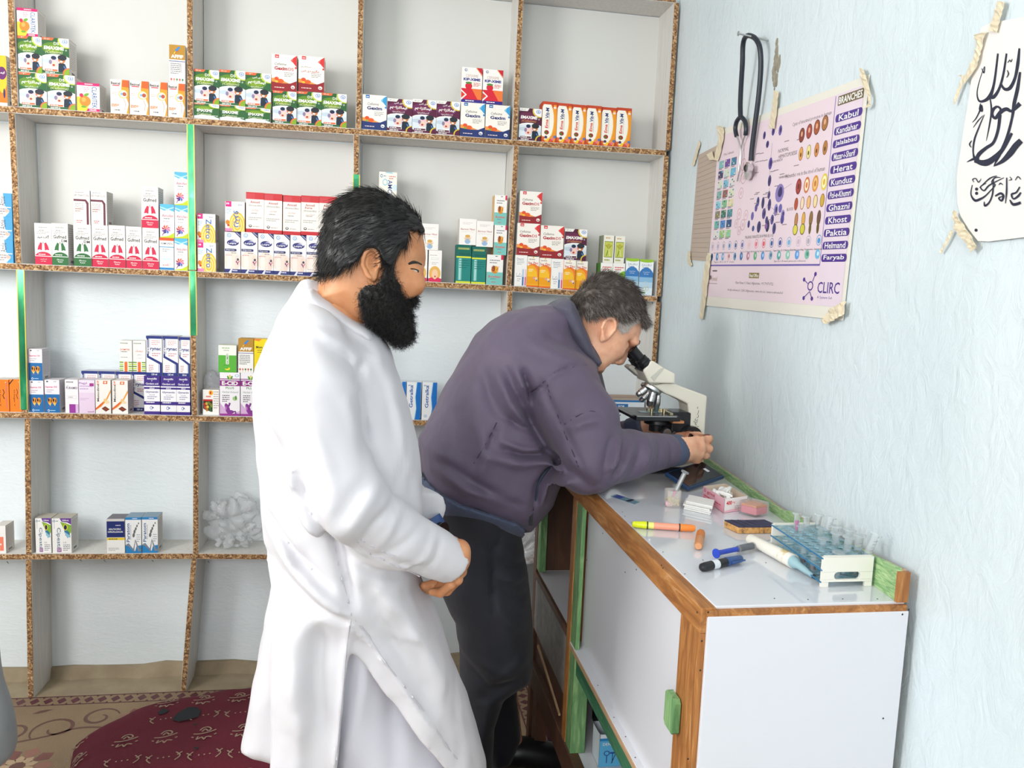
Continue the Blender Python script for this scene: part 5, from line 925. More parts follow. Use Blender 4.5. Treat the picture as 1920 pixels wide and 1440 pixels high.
hp_ = mp([(545, 285), (625, 185), (655, 195), (745, 255), (858, 315), (852, 408), (602, 403)], 1.918)
ms.part('binocular_head', MB().prism(hp_, 1.918, 2.012, 1), M['cream'], bevel=.004)
gp = mp([(620, 345), (715, 262), (745, 258), (690, 330), (650, 385)], 1.9172)
ms.part('head_stripe', MB().prism(gp, 1.9168, 1.919, 1), M['creamgrey'])
ms.part('far_prism_housing', MB().prism(mp([(395, 250), (430, 225), (560, 280), (602, 395), (500, 340)], 1.99), 1.985, 2.03, 1), M['creamgrey'], bevel=.004)
for k, y in enumerate((1.936, 1.996)):
    dx = 0
    a = mz(1100+575/5.144, 640+235/5.144, 1.936); b = mz(1100+440/5.144, 640+75/5.144, 1.936); a = np.array([a[0], y, a[2]]); b = np.array([b[0], y, b[2]]); d = (b-a)
    cup = ms.part('eyepiece', MB().loft([a+d*.0, a+d*.05, a+d*.22, a+d*.24, a+d*.38, a+d*.42, a+d*.46, a+d*.9, a+d*1.0], [.0165, .0175, .0175, .0155, .0155, .0165, .0125, .0125, .0142], 24), M['black'], True)
    ms.part('eye_lens', MB().cyl(a+d*1.002, a+d*1.006, .0105, n=20), M['screen'], True, parent=cup)
    ms.part('diopter_ring', MB().loft([a+d*.26, a+d*.34], [.0163, .0163], 24), M['blackmetal'], True, parent=cup)
ms.part('head_collar', MB().prism(mp([(530, 290), (610, 180), (640, 195), (560, 300)], 1.922), 1.922, 2.02, 1), M['blackmetal'], bevel=.003)
no = mz(1100+632/5.144, 640+462/5.144, MY-.01); no = np.array([no[0], MY, no[2]]); nd = np.array([-.45, -.08, -.89]); nd /= np.linalg.norm(nd)
nsp = ms.part('nosepiece', MB().loft([no-nd*.008, no-nd*.004, no+nd*.003, no+nd*.007], [.022, .0295, .0295, .024], 32), M['chrome'], True)
ms.part('head_mount', MB().loft([no-nd*.02, no-nd*.008], [.026, .022], 24), M['cream'], True)
for (ax, ay), (bx_, by_), y, r in (((570, 455), (482, 522), 1.945, .0095), ((590, 500), (515, 580), 1.985, .0085), ((640, 490), (598, 628), 1.938, .0105), ((690, 520), (668, 675), 1.968, .0088)):
    a = mz(1100+ax/5.144, 640+ay/5.144, y); b = mz(1100+bx_/5.144, 640+by_/5.144, y); d = b-a
    ob = ms.part('objective', MB().loft([a, a+d*.25, a+d*.27, a+d*.62, a+d*.66, a+d*.86, a+d], [r*.9, r*.9, r, r, r*.86, r*.8, r*.45], 20), M['chrome'], True, parent=nsp)
sa = mz(1100+480/5.144, 640+712/5.144, 1.888); sb = mz(1100+905/5.144, 640+740/5.144, 1.888); sz = (sa[2]+sb[2])/2
ms.part('stage', MB().box((sa[0], 1.888, sz-.012), (sb[0], 2.045, sz+.001)).box((sa[0]-.012, 1.90, sz-.003), (sa[0]+.001, 2.04, sz+.001)), M['blackmetal'], bevel=.0015)
ms.part('stage_edge', MB().box((sa[0]+.002, 1.8872, sz-.001), (sb[0]-.01, 1.889, sz+.0012)), M['steel'])
ms.part('slide', MB().box((sa[0]+.03, 1.945, sz+.0012), (sa[0]+.105, 1.971, sz+.0024)), M['clearblue'])
ms.part('slide_holder', MB().box((sa[0]+.06, 1.975, sz+.0012), (sb[0], 1.985, sz+.007)).box((sb[0]-.02, 1.91, sz+.0012), (sb[0]-.012, 1.98, sz+.006)).cyl((sb[0]-.03, 1.93, sz+.001), (sb[0]-.03, 1.93, sz+.014), .004, n=12).cyl((sb[0]-.06, 1.94, sz+.001), (sb[0]-.06, 1.94, sz+.012), .0035, n=12), M['brass'])
ms.part('stage_bracket', MB().box((sb[0]-.006, 1.93, zb0+.05), (ap[8][0]+.004, 1.998, sz+.006)), M['blackmetal'], bevel=.002)
cx = mz(1100+680/5.144, 640+820/5.144, 1.96)[0]
ms.part('condenser', MB().loft([(cx, MY, sz-.0125), (cx, MY, sz-.018), (cx, MY, sz-.03), (cx, MY, sz-.034), (cx, MY, sz-.05)], [.03, .034, .034, .02, .02], 28), M['black'], True)
ms.part('orange_filter', MB().box((cx+.02, 1.9, sz-.019), (cx+.05, 1.93, sz-.013)), M['copper'])
ms.part('condenser_knob', MB().cyl((cx+.008, 1.925, sz-.045), (cx+.008, 1.905, sz-.045), .011, n=20).cyl((cx+.026, 1.93, sz-.045), (cx+.026, 1.90, sz-.045), .005, n=14), M['steel'], True)
ms.part('lamp_housing', MB().loft([(cx, MY, ztop-.012), (cx, MY, ztop+.008), (cx, MY, ztop+.016)], [.03, .028, .022], 24), M['blackmetal'], True)
K = mz(1306, 822, 1.88); K = np.array([K[0], 0, K[2]])
for y0, y1, y2 in ((1.932, 1.905, 1.888), (1.998, 2.025, 2.042)):
    kb = ms.part('focus_knob', MB().loft([(K[0], y0, K[2]), (K[0], y0+(y1-y0)*.3, K[2]), (K[0], y1, K[2])], [.018, .026, .026], 28), M['black'], True)
    ms.part('fine_knob', MB().cyl((K[0], y1, K[2]), (K[0], y2, K[2]), .015, n=24), M['blackmetal'], True, parent=kb)
s = Sheet(); s.t('TENGCOM', .5, .12, .7, .06, '4a4a46'); s.r(.35, .03, .62, .05, '4a4a46')
for pts in ([(.62, .95), (.58, .9), (.66, .88)], [(.72, .8), (.7, .7), (.6, .62)], [(.7, .62), (.74, .52), (.56, .5)], [(.5, .46), (.42, .4), (.6, .36)], [(.66, .44), (.62, .3), (.46, .26)], [(.42, .34), (.5, .2), (.62, .22)], [(.3, .36), (.34, .3)]): s.line(catmull([np.array(p) for p in pts], 4), .045, '55534e', 2.2)
P0, P1 = mz(1100+1000/5.144, 640+850/5.144, 1.9292), mz(1100+1110/5.144, 640+620/5.144, 1.9292)
link('lettering', s.build('lettering', lambda u, v, k: (P0[0]+(P1[0]-P0[0])*u-ms.loc[0], 1.9296-.00006*k-ms.loc[1], P0[2]+(P1[2]-P0[2])*v-ms.loc[2])), ms.o)

# ---------------------------------------------------------------- small things on the counter
def obox(A, B, C, h, m=0, c=None, mb=None, z=None):   # box standing on three floor corners A-B-C, B between
    A, B, C = [np.array(p, float) for p in (A, B, C)]
    if z is not None: A[2] = B[2] = C[2] = z
    D = A+C-B; up = np.array([0, 0, h]); return (mb or MB()).hexa([A, B, C, D, A+up, B+up, C+up, D+up], m, c)
def lerp(a, b, t): return np.array(a)+(np.array(b)-np.array(a))*t
# phone leaning on the scalloped trim
NL, NR = atz(1290, 921, CT+.004), atz(1384, 888, CT+.018); FL = atz(1263, 905, CT+.004); u = (NR-NL); u /= np.linalg.norm(u); v = np.array([-u[1], u[0], 0.]); v /= np.linalg.norm(v); v = v*.070+np.array([0, 0, .026]); v -= u*(v@u); v /= np.linalg.norm(v); L = .155
ph = Thing('smartphone', NL, 'dark smartphone in a navy case leaning against the scalloped green trim', 'phone'); nrm = np.cross(u, v); nrm *= np.sign(nrm[2])
def slab(a, b, c, d, lo, hi, mb): P = [NL+u*x+v*y for x, y in ((a, c), (b, c), (b, d), (a, d))]; return mb.hexa([p+nrm*lo for p in P]+[p+nrm*hi for p in P])
ph.part('case', slab(0, L, 0, .074, -.002, .008, MB()), M['phonecase'], bevel=.003); ph.part('screen', slab(.006, L-.004, .005, .069, .0075, .0088, MB()), M['screen'], bevel=.0005)
ph.part('camera_window', slab(L-.035, L-.025, .03, .045, .0086, .0092, MB()), M['label'])
# cup of seeds with a used syringe
P = atz(1262, 952, CT); cx, cy = P[0]+.003, P[1]+.014
cu = Thing('specimen_cup', (cx, cy, CT), 'small clear plastic cup half filled with pale seeds beside the phone', 'cup')
w, h = .0155, .037; r4 = [(-w, -w), (w, -w), (w, w), (-w, w)]
def oct_(q, b=.35): return [(q*(1-b), -q), (q, -q*(1-b)), (q, q*(1-b)), (q*(1-b), q), (-q*(1-b), q), (-q, q*(1-b)), (-q, -q*(1-b)), (-q*(1-b), -q)]
mb = MB(); o1 = [(cx+a, cy+b) for a, b in oct_(w)]; i1 = [(cx+a, cy+b) for a, b in oct_(w-.0012)]; n8 = 8; vs = [(*p, CT+.0004) for p in o1]+[(*p, CT+h) for p in o1]+[(*p, CT+h) for p in i1]+[(*p, CT+.002) for p in i1]
mb.add(vs, [(i, (i+1) % 8, 8+(i+1) % 8, 8+i) for i in range(8)]+[(8+i, 8+(i+1) % 8, 16+(i+1) % 8, 16+i) for i in range(8)]+[(16+i, 16+(i+1) % 8, 24+(i+1) % 8, 24+i) for i in range(8)]+[tuple(range(8))[::-1], tuple(range(24, 32))])
cu.part('cup_wall', mb, M['milky'])
sd = MB(); g = random.Random(5)
for i in range(130):
    z = CT+.004+.015*g.random(); sd.sphere((cx+g.uniform(-.012, .012), cy+g.uniform(-.012, .012), z), g.uniform(.0014, .0021), 6, sc=(1.3, 1, .8))
cu.part('seeds', sd, flat('pale_seed', 'e6cf86', .6), True, kind='stuff')
A, B = np.array([cx-.001, cy, CT+.018]), None; e = aty(1285, 884, cy+.012); B = np.array([e[0], cy+.012, e[2]]); d = B-A
sy = Thing('used_syringe', tuple(A), 'thin clear syringe with a purple hub leaning in the seed cup', 'syringe')
sy.part('barrel', MB().loft([A+d*.25, A+d*.95, A+d*.95, A+d], [.0052, .0052, .009, .009], 16), M['clear'], True); sy.part('hub', MB().loft([A+d*.03, A+d*.25], [.0025, .0042], 12), M['hotpink'], True); sy.part('plunger', MB().cyl(A+d*.3, A+d*.92, .0022, n=10), M['white'])
P = atz(1252, 950, CT); single('pink_stopper', MB().loft([(P[0]-.004, P[1]+.003, CT+.0065), (P[0]+.004, P[1], CT+.0065), (P[0]+.0085, P[1]-.003, CT+.0065), (P[0]+.010, P[1]-.004, CT+.0065)], [.0062, .0064, .005, .002], 16), flat('pale_pink_plastic', 'efb6c6', .3), 'small pink bottle stopper lying in front of the seed cup', 'stopper', smooth=True)
# glass slide with purple smears
A, B, C = atz(1145, 931, CT), atz(1190, 946, CT), atz(1199, 942, CT)
gs = Thing('glass_slide', B, 'single glass slide with blue stain lying alone near the orange rail', 'slide'); gs.part('glass', obox(A, B, C, .0012, z=CT+.0003), M['clearblue'])
D = A+C-B; gs.part('stain', obox(lerp(A, B, .08), lerp(A, B, .4), lerp(D, C, .4), .0003, z=CT+.0016), flat('violet_stain', '4a5aa8', .3)); gs.part('stain', obox(lerp(A, B, .62), lerp(A, B, .74), lerp(D, C, .8), .0003, z=CT+.0016), M['inkblack'])
# wrapped slide strips
A0, B0, C0 = atz(1283, 955, CT), atz(1333, 966, CT), atz(1337, 953, CT); gg = random.Random(4)
for i in range(5):
    j = np.array([gg.uniform(-.004, .004), gg.uniform(-.002, .004), 0]); k = i if i < 4 else 4
    single('paper_strip', obox(A0+j, B0+j, C0+j, .0034, z=CT+.0004+.0039*k), M['white'], f"white wrapped strip, {['lowest', 'second lowest', 'middle', 'second highest', 'topmost'][i]} of the pile beside the seed cup", 'packet', 'white wrapped strips', bevel=.0008)
# open pink carton
A, B, C = atz(1317, 936, CT), atz(1357, 962, CT), atz(1400, 956, CT); D = A+C-B; H = .031
pk = Thing('pink_carton', lerp(A, C, .5), 'open pink and white carton filled with scrunched white wrappers', 'box')
mb = MB(); t_ = .06
def wall(p, q, inn, h, c): n_ = (inn-(p+q)/2); n_ = n_/np.linalg.norm(n_)*.0012; up = np.array([0, 0, h]); b0 = np.array([0, 0, .0004]); return mb.hexa([p+b0, q+b0, q+n_+b0, p+n_+b0, p+up, q+up, q+n_+up, p+n_+up], 0, c)
ce = lerp(A, C, .5); wall(A, B, ce, H, 'eab4c0'); wall(B, C, ce, H, 'f2eae8'); wall(C, D, ce, H, 'd8c4b0'); wall(D, A, ce, H, 'd8c8b4'); mb.hexa([A+(0, 0, .0004), B+(0, 0, .0004), C+(0, 0, .0004), D+(0, 0, .0004), A+(0, 0, .002), B+(0, 0, .002), C+(0, 0, .002), D+(0, 0, .002)], 0, 'e8dcd0')
pk.part('tray', mb, M['print'])
s = Sheet(); s.r(0, 0, 1, .5, 'f0a8b8').t('5 g/ml', .3, .75, .5, .3, 'c8505c', .02).bars(.05, .35, 2, .18, .8, .09, 'c8606c')
f1 = np.array([(B-A)[1], -(B-A)[0], 0]); f1 /= np.linalg.norm(f1); f1 *= -1 if f1 @ (ce-A) > 0 else 1
f2 = np.array([(C-B)[1], -(C-B)[0], 0]); f2 /= np.linalg.norm(f2); f2 *= -1 if f2 @ (ce-B) > 0 else 1
pl_ = np.array(pk.loc)
link('side_print', s.build('side_print', lambda u, v, k: A+(B-A)*u+(0, 0, .0006+(H-.001)*v)+f1*(.0002+.0001*k)-pl_), pk.o)
s = Sheet(); s.poly([(0, 0), (1, 0), (1, .28), (0, .12)], 'f4bcc8').t('400', .2, .68, .24, .3, 'd8303c', .03).t('mg', .4, .66, .1, .16, 'd8303c').bars(.45, .36, 3, .12, .5, .05, 'b8a0a0')
link('front_print', s.build('front_print', lambda u, v, k: B+(C-B)*u+(0, 0, .0006+(H-.001)*v)+f2*(.0002+.0001*k)-pl_), pk.o)
wr_ = MB(); g = random.Random(8)
for i in range(22):
    p = A+(B-A)*g.uniform(.15, .85)+(D-A)*g.uniform(.15, .85); p[2] = CT+g.uniform(.012, .034); a = np.array([g.uniform(-1, 1), g.uniform(-1, 1), g.uniform(-.3, .3)])*.012; wr_.loft([p-a, p-a*.4, p+a*.5, p+a], [.002, .0055, .0045, .0015], 7)
pk.part('wrappers', wr_, M['white'], True, kind='stuff')
# clear box with pink liquid
A, B, C = atz(1385, 963, CT), atz(1417, 971, CT), atz(1441, 967, CT); D = A+C-B
pb = Thing('clear_box', lerp(A, C, .5), 'small clear plastic box with pink pads beside the open pink carton', 'box')
pb.part('pads', obox(lerp(A, C, .06), lerp(B, D, .06), lerp(C, A, .06), .016, z=CT+.004), flat('pink_pad', 'f08a96', .4), bevel=.002); pb.part('pads_top', obox(lerp(A, C, .07), lerp(B, D, .07), lerp(C, A, .07), .004, z=CT+.0202), flat('orange_pad', 'ee9a6a', .4)); pb.part('shell', obox(A, B, C, .030, z=CT+.0005), M['clear'], bevel=.001)
# two stained foam blocks
A, B, C = atz(1357, 988, CT), atz(1384, 1001, CT), atz(1423, 1001, CT)
for i, (B_, C_, A_) in enumerate(((B, C, A), (C+(.001, 0, 0), atz(1461, 1000, CT), A+C-B+(.001, 0, 0)))):
    fb = Thing('foam_block', lerp(A_, C_, .5), ['stained foam block with cut purple top beside the pink box', 'stained foam block with plain purple top nearer the tube rack'][i], 'foam block', 'stained foam blocks')
    fb.part('foam', obox(A_, B_, C_, .012, z=CT+.0005), mottled('yellow_foam%d' % i, [(.35, '8a6a4a'), (.5, 'd09a58'), (.7, 'dcb078')], 90, .95, bump=(300, .5, .002)), bevel=.001)
    fb.part('ink_top', obox(A_, B_, C_, .0025, z=CT+.0126), mottled('violet_ink%d' % i, [(.3, '26243f'), (.7, '3d3a58')], 60, .7), bevel=.0008)
    if i == 0:
        D_ = A_+C_-B_
        for q in (.33, .66): fb.part('cut', obox(lerp(A_, D_, q-.01), lerp(B_, C_, q-.01), lerp(B_, C_, q+.01), .0004, z=CT+.0152), M['inkblack'])
# highlighter
A, B = atz(1185, 990, CT)+(0, 0, .0078), atz(1303, 998, CT)+(0, 0, .0078); d = B-A
hl = Thing('highlighter', lerp(A, B, .5)-(0, 0, .0078), 'two ended yellow and orange highlighter lying across the orange rail', 'pen')
hl.part('yellow_cap', MB().loft([A, A+d*.02, A+d*.22, A+d*.23], [.004, .006, .0074, .0074], 18), M['yellow'], True); hl.part('ring', MB().cyl(A+d*.23, A+d*.25, .0076, n=18), M['black'], True)
hl.part('yellow_body', MB().cyl(A+d*.25, A+d*.34, .0066, n=18), flat('pale_yellow_plastic', 'eef07a', .3), True); hl.part('orange_body', MB().cyl(A+d*.34, A+d*.74, .0068, n=18), M['salmon'], True); hl.part('ring', MB().cyl(A+d*.74, A+d*.76, .0076, n=18), M['black'], True); hl.part('orange_cap', MB().loft([A+d*.76, A+d*.96, B], [.0074, .0068, .005], 18), M['orange'], True)
# amber vial
A, B = atz(1314, 1006, CT)+(0, 0, .0085), atz(1309, 1032, CT)+(0, 0, .0085); d = B-A
vl = Thing('amber_vial', lerp(A, B, .5)-(0, 0, .0085), 'short copper coloured battery shaped vial lying beside the highlighter', 'vial')
vl.part('vial_body', MB().loft([A, A+d*.06, A+d*.94, B], [.0065, .008, .008, .0068], 20), M['copper'], True); vl.part('end_disc', MB().cyl(B, B+d*.03, .006, n=18), M['copper'], True); vl.part('label', MB().loft([A+d*.12, A+d*.5], [.0083, .0083], 20, caps=False), flat('amber_label', 'd87a2a', .4), True)
# blue syringe
A, B = atz(1343, 1047, CT)+(0, 0, .0092), atz(1417, 1031, CT)+(0, 0, .0092); d = B-A; C = atz(1462, 1012, CT)+(0, 0, .006); dn = C-B
bs = Thing('blue_syringe', lerp(A, B, .5)-(0, 0, .0085), 'blue filled syringe with needle pointing at the white pipette sleeve', 'syringe')
bs.part('plunger', MB().loft([A-d*.02, A, A, A+d*.08, A+d*.1, A+d*.5], [.0085, .0085, .005, .005, .0045, .0045], 16), M['blue'], True); bs.part('barrel', MB().loft([A+d*.5, A+d*.52, A+d*.52, B-d*.08, B], [.0085, .0085, .0066, .0066, .003], 18), M['clear'], True); bs.part('fluid', MB().cyl(A+d*.55, B-d*.1, .0056, n=16), M['inkblack'], True)
bs.part('hub', MB().loft([B, B+dn*.22], [.0028, .0035], 12), flat('aqua_hub', 'a8dce0', .3), True); bs.part('needle', MB().cyl(B+dn*.2, C, .0005, n=6), M['steel'])
# marker pen
A, B = atz(1313, 1073, CT)+(0, 0, .0078), atz(1390, 1055, CT)+(0, 0, .0078); d = B-A
mk = Thing('marker_pen', lerp(A, B, .5)-(0, 0, .0078), 'black marker with white label and blue cap nearest the corner post', 'pen')
mk.part('barrel', MB().loft([A, A+d*.03, A+d*.12, A+d*.6], [.004, .0068, .0078, .0074], 20), M['black'], True); mk.part('label', MB().loft([A+d*.26, A+d*.4], [.0079, .0078], 20, caps=False), M['label'], True); mk.part('cap', MB().loft([A+d*.6, A+d*.62, B-d*.03, B], [.0078, .008, .0062, .004], 20), M['navyblue'], True)
cl = MB(); sd_ = np.cross(d, (0, 0, 1)); sd_ /= np.linalg.norm(sd_); cl.loft([A+d*.66+sd_*.009, A+d*.98+sd_*.009], [.0022, .0016], 8); mk.part('clip', cl, M['navyblue'], True)
# pipette in a white sleeve
A, B, C, E_ = atz(1405, 1022, CT)+(0, 0, .012), atz(1486, 1066, CT)+(0, 0, .013), atz(1500, 1073, CT)+(0, 0, .011), atz(1529, 1091, CT)+(0, 0, .0065); d = B-A
pp = Thing('pipette', lerp(A, B, .6)-(0, 0, .012), 'white barrelled pipette with a grey-blue nozzle in front of the tube rack', 'pipette')
pp.part('sleeve', MB().loft([A, A+d*.03, A+d*.8, B, B], [.0085, .0095, .0118, .0125, .0105], 22), M['offwhite'], True); pp.part('worn_label', MB().loft([A+d*.76, A+d*.9], [.0119, .0123], 22, caps=False), mottled('rubbed_label', [(.45, 'e4e0d4'), (.6, 'cdb67e')], 60, .6), True)
d2 = E_-B; pp.part('nozzle', MB().loft([B-d*.02, B+d2*.15, B+d2*.25, B+d2*.62, B+d2*.66, B+d2*.9], [.0105, .010, .0065, .0052, .0042, .0034], 18), M['teal'], True); pp.part('tip', MB().loft([B+d2*.9, B+d2], [.004, .003], 14), M['blackmetal'], True)
# test tube rack
RA, RB, RC = atz(1552, 1101, CT), atz(1650, 1101, CT), atz(1460, 1031, CT); RB[1] = RA[1]; RA[0] -= .012; RB[0] -= .012; RC[0] -= .012; ex = RB-RA; ey = np.array([RC[0]-RA[0], RC[1]-RA[1], 0]); ey[0] *= .55
zt = aty(1560, 1043, RA[1])[2]; RH = zt-CT
rk = Thing('tube_rack', RA+ex*.5+ey*.5, 'white and blue test tube rack at the near end of the counter', 'rack'); rk_loc = RA
def rp(a, b, z): p = RA+ex*a+ey*b; return np.array([p[0], p[1], CT+z])
LX, LY = np.linalg.norm(ex), np.linalg.norm(ey)
def plate(b0, b1):
    mb = MB(); g = [(0, .0), (.14, 0), (.14, .16), (.86, .16), (.86, 0), (1, 0), (1, .93), (.96, 1), (.04, 1), (0, .93)]
    sl = [(.28+.05*math.cos(t)-.0, .36+.12*math.sin(t)) for t in np.linspace(PI/2, 3*PI/2, 7)]+[(.72+.05*math.cos(t), .36+.12*math.sin(t)) for t in np.linspace(-PI/2, PI/2, 7)]
    k = len(g)
    # strips of quads around the hand hole
    for (a0, z0), (a1, z1) in (((0, 0), (.14, .16)), ((.86, 0), (1, .16)), ((0, .16), (1, .24)), ((0, .48), (1, .97)), ((0, .24), (.24, .48)), ((.76, .24), (1, .48)), ((.03, .97), (.97, 1))):
        mb.hexa([rp(a0, b0, RH*z0+.0003), rp(a1, b0, RH*z0+.0003), rp(a1, b1, RH*z0+.0003), rp(a0, b1, RH*z0+.0003), rp(a0, b0, RH*z1), rp(a1, b0, RH*z1), rp(a1, b1, RH*z1), rp(a0, b1, RH*z1)])
    for sgn, cx_ in ((-1, .30), (1, .70)):   # rounded ends of the hole
        for i in range(6):
            t0, t1 = PI/2-PI*i/6, PI/2-PI*(i+1)/6; q0, q1 = (cx_+sgn*.06*math.cos(t0), .36+.12*math.sin(t0)), (cx_+sgn*.06*math.cos(t1), .36+.12*math.sin(t1)); e = .24 if sgn < 0 else .76
            P = [(e, q0[1]), q0, q1, (e, q1[1])] if sgn > 0 else [q0, (e, q0[1]), (e, q1[1]), q1]
            mb.hexa([rp(P[3][0], b0, RH*P[3][1]), rp(P[2][0], b0, RH*P[2][1]), rp(P[2][0], b1, RH*P[2][1]), rp(P[3][0], b1, RH*P[3][1]), rp(P[0][0], b0, RH*P[0][1]), rp(P[1][0], b0, RH*P[1][1]), rp(P[1][0], b1, RH*P[1][1]), rp(P[0][0], b1, RH*P[0][1])])
    return mb
rk.part('end_plate', plate(0, .028), M['offwhite']); rk.part('end_plate', plate(.972, 1), M['offwhite'])
NXh, NYh = 4, 10
def holes(z, th):
    mb = MB(); n = 12
    for i in range(NXh):
        for j in range(NYh):
            a0, a1, b0, b1 = i/NXh, (i+1)/NXh, .03+.94*j/NYh, .03+.94*(j+1)/NYh; ca, cb = (a0+a1)/2, (b0+b1)/2; V = []; Fc = []
            ra, rb = .0086/LX, .0074/LY; sq = []
            for k in range(n):
                t = 2*PI*k/n+PI/4; c_, s_ = math.cos(t), math.sin(t); q = max(abs(c_), abs(s_)); sq.append((ca+c_/q*(a1-a0)/2, cb+s_/q*(b1-b0)/2, ca+ra*c_, cb+rb*s_))
            for zz in (z, z+th):
                for q in sq: V += [rp(q[0], q[1], zz), rp(q[2], q[3], zz)]
            for k in range(n):
                l = (k+1) % n; Fc += [(2*k, 2*l, 2*l+1, 2*k+1), (2*n+2*k, 2*n+2*k+1, 2*n+2*l+1, 2*n+2*l), (2*k+1, 2*l+1, 2*n+2*l+1, 2*n+2*k+1)]
            mb.add(V, Fc)
    for a in (0, 1):
        e = -.012 if a == 0 else 1
        mb.hexa([rp(e, .0, z), rp(e+.012, .0, z), rp(e+.012, 1, z), rp(e, 1, z), rp(e, .0, z+th), rp(e+.012, .0, z+th), rp(e+.012, 1, z+th), rp(e, 1, z+th)], 1)
    return mb
for q in (.9, .52, .14): rk.part('hole_plate', holes(RH*q, .0022), [M['clearblue'], M['rackblue']])
# syringe barrels standing in the rack: cell across, cell along, lean, height, radius, extras
bar = [(1, 8, .004, .01, .066, .0052, 'pink'), (2, 8, -.002, .006, .062, .0056, ''), (3, 7, .012, .004, .062, .0058, ''), (1, 7, .0, .004, .05, .005, ''), (2, 6, .006, .002, .052, .005, 'dark'), (3, 5, .003, .002, .06, .0062, ''),
       (2, 3, .004, 0, .06, .0064, ''), (3, 3, .008, .003, .064, .0068, ''), (2, 1, .006, 0, .064, .0072, ''), (3, 1, .004, .002, .066, .0074, ''), (1, 3, .002, 0, .05, .0052, ''), (3, 0, .022, .002, .07, .0072, 'blood'), (1, 0, 0, 0, .044, .0056, ''), (0, 4, 0, 0, .030, .005, 'dark'), (0, 2, 0, 0, .028, .005, 'dark'), (3, 9, .01, .004, .06, .005, '')]
PL = ['second row, farthest cell but one', 'third row, farthest cell but one', 'wall side row, leaning at far end', 'second row, behind the pink needle', 'middle of rack with dark stopper', 'wall side row, middle of rack', 'third row, near half of rack', 'wall side row, near half', 'third row, near end', 'wall side row, near end', 'second row, near half', '', 'second row, nearest cell', '', '', 'wall side row, farthest cell']
for i, (ci, cj, lx, ly, hh, r, ex_) in enumerate(bar):
    a = rp((ci+.5)/NXh, .03+.94*(cj+.5)/NYh, RH*.14+.003 if not lx > .01 else RH*.56); b = a+np.array([lx, ly, hh+(.0 if not lx > .01 else -.016)]); d = b-a; r = min(r, .0062)
    lab = {'pink': 'upright syringe barrel in the rack with a magenta needle inside', 'blood': 'leaning syringe barrel with dark blood in rack corner nearest wall'}.get(ex_, f"clear syringe barrel in the tube rack, {PL[i]}")
    if i in (13, 14): lab = ['short dark bottomed tube low in the rack, farther one', 'short dark bottomed tube low in the rack, nearer one'][i-13]
    sb_ = Thing('syringe_barrel', a, lab, 'syringe', 'syringe barrels in the tube rack')
    sb_.part('barrel', MB().loft([a, a+d*.08, a+d*.1, a+d*.96, a+d*.96, a+d], [r*.45, r*.5, r, r, r*1.75, r*1.75], 16), M['clear'], True)
    if i < 13 or i == 15:
        gm = MB()
        for k in range(6):
            c = a+d*(.3+.1*k); gm.box((c[0]-r*.5, c[1]-r*1.03, c[2]-.0003), (c[0]+r*.45, c[1]-r*.99, c[2]+.0003))
        sb_.part('graduation', gm, M['grey'], kind='stuff')
    if ex_ == 'pink': sb_.part('needle_hub', MB().loft([a+d*.5, a+d*.62, a+d*.8], [.001, .0022, .003], 10), M['hotpink'], True)
    if ex_ in ('dark', 'blood'): sb_.part('stopper' if ex_ == 'dark' else 'blood', MB().cyl(a+d*.11, a+d*(.3 if ex_ == 'dark' else .24), r*.86, n=14), M['blood'], True)
# ---------------------------------------------------------------- what hangs on the right wall
NW = np.array([-1, WK, 0])/math.hypot(1, WK)     # out of the wall
def wallp(px, py, off=0.):
    d = ray(px, py); x0 = WX0; t = (x0-WY0*WK)/(d[0]-WK*d[1]); return np.array([0, 0, EYE])+d*t+NW*off
def bil(c, u, v): return (c[0]*(1-u)+c[1]*u)*(1-v)+(c[3]*(1-u)+c[2]*u)*v
def sheet_slab(c, n, th, fn=None): # thin curved sheet on corners bl, br, tr, tl
    mb = MB(); V = []; k = n+1
    for o in (0, th):
        for j in range(k):
            for i in range(k):
                p = bil(c, i/n, j/n)+NW*(o+(fn(i/n, j/n) if fn else 0)); V.append(p)
    F_ = []; m = k*k
    for j in range(n):
        for i in range(n): a = j*k+i; F_ += [(a, a+1, a+k+1, a+k), (m+a, m+a+k, m+a+k+1, m+a+1)]
    for i in range(n): F_ += [(i, m+i, m+i+1, i+1), (n*k+i, n*k+i+1, m+n*k+i+1, m+n*k+i), (i*k, (i+1)*k, m+(i+1)*k, m+i*k), (i*k+n, m+i*k+n, m+(i+1)*k+n, (i+1)*k+n)]
    return mb.add(V, F_)
pc = [wallp(1325, 573), wallp(1584, 601), wallp(1634, 140), wallp(1351, 245)]
curl = lambda u, v: .003
po = Thing('wall_chart', bil(pc, .5, 0), 'large pink laboratory wall chart of blood cells and parasite eggs taped to wall', 'poster')
po.part('sheet', sheet_slab(pc, 14, .0008, curl), M['offwhite'])
s = Sheet(); PK = 'e6d3dc'; VI = '4c2f8a'
s.r(.0, .055, .985, .965, PK).r(.86, .055, .985, .965, 'e2d2de').line([(.855, .96), (.86, .235)], .003, '7a6ab0').line([(.0, .235), (.86, .235)], .005, '6a5aa8', .6)
s.r(.868, .915, .985, .955, '6a5a3c').t('BRANCHES', .926, .935, .108, .03, WH, .02)
for i, nm in enumerate(['Kabul', 'Kandahar', 'Jalalabad', 'Mazar-i-Sharif', 'Herat', 'Kunduz', 'Pol-e-Khumri', 'Ghazni', 'Khost', 'Paktia', 'Helmand', 'Faryab']):
    y = .862-.0535*i*1.015; s.r(.872, y-.017, .98, y+.017, VI).e(.872, y, .008, .017, VI, 10).e(.98, y, .008, .017, VI, 10).t(nm, .926, y, min(.1, .018*len(nm)), .026, WH, .01)
tx = '3a3036'
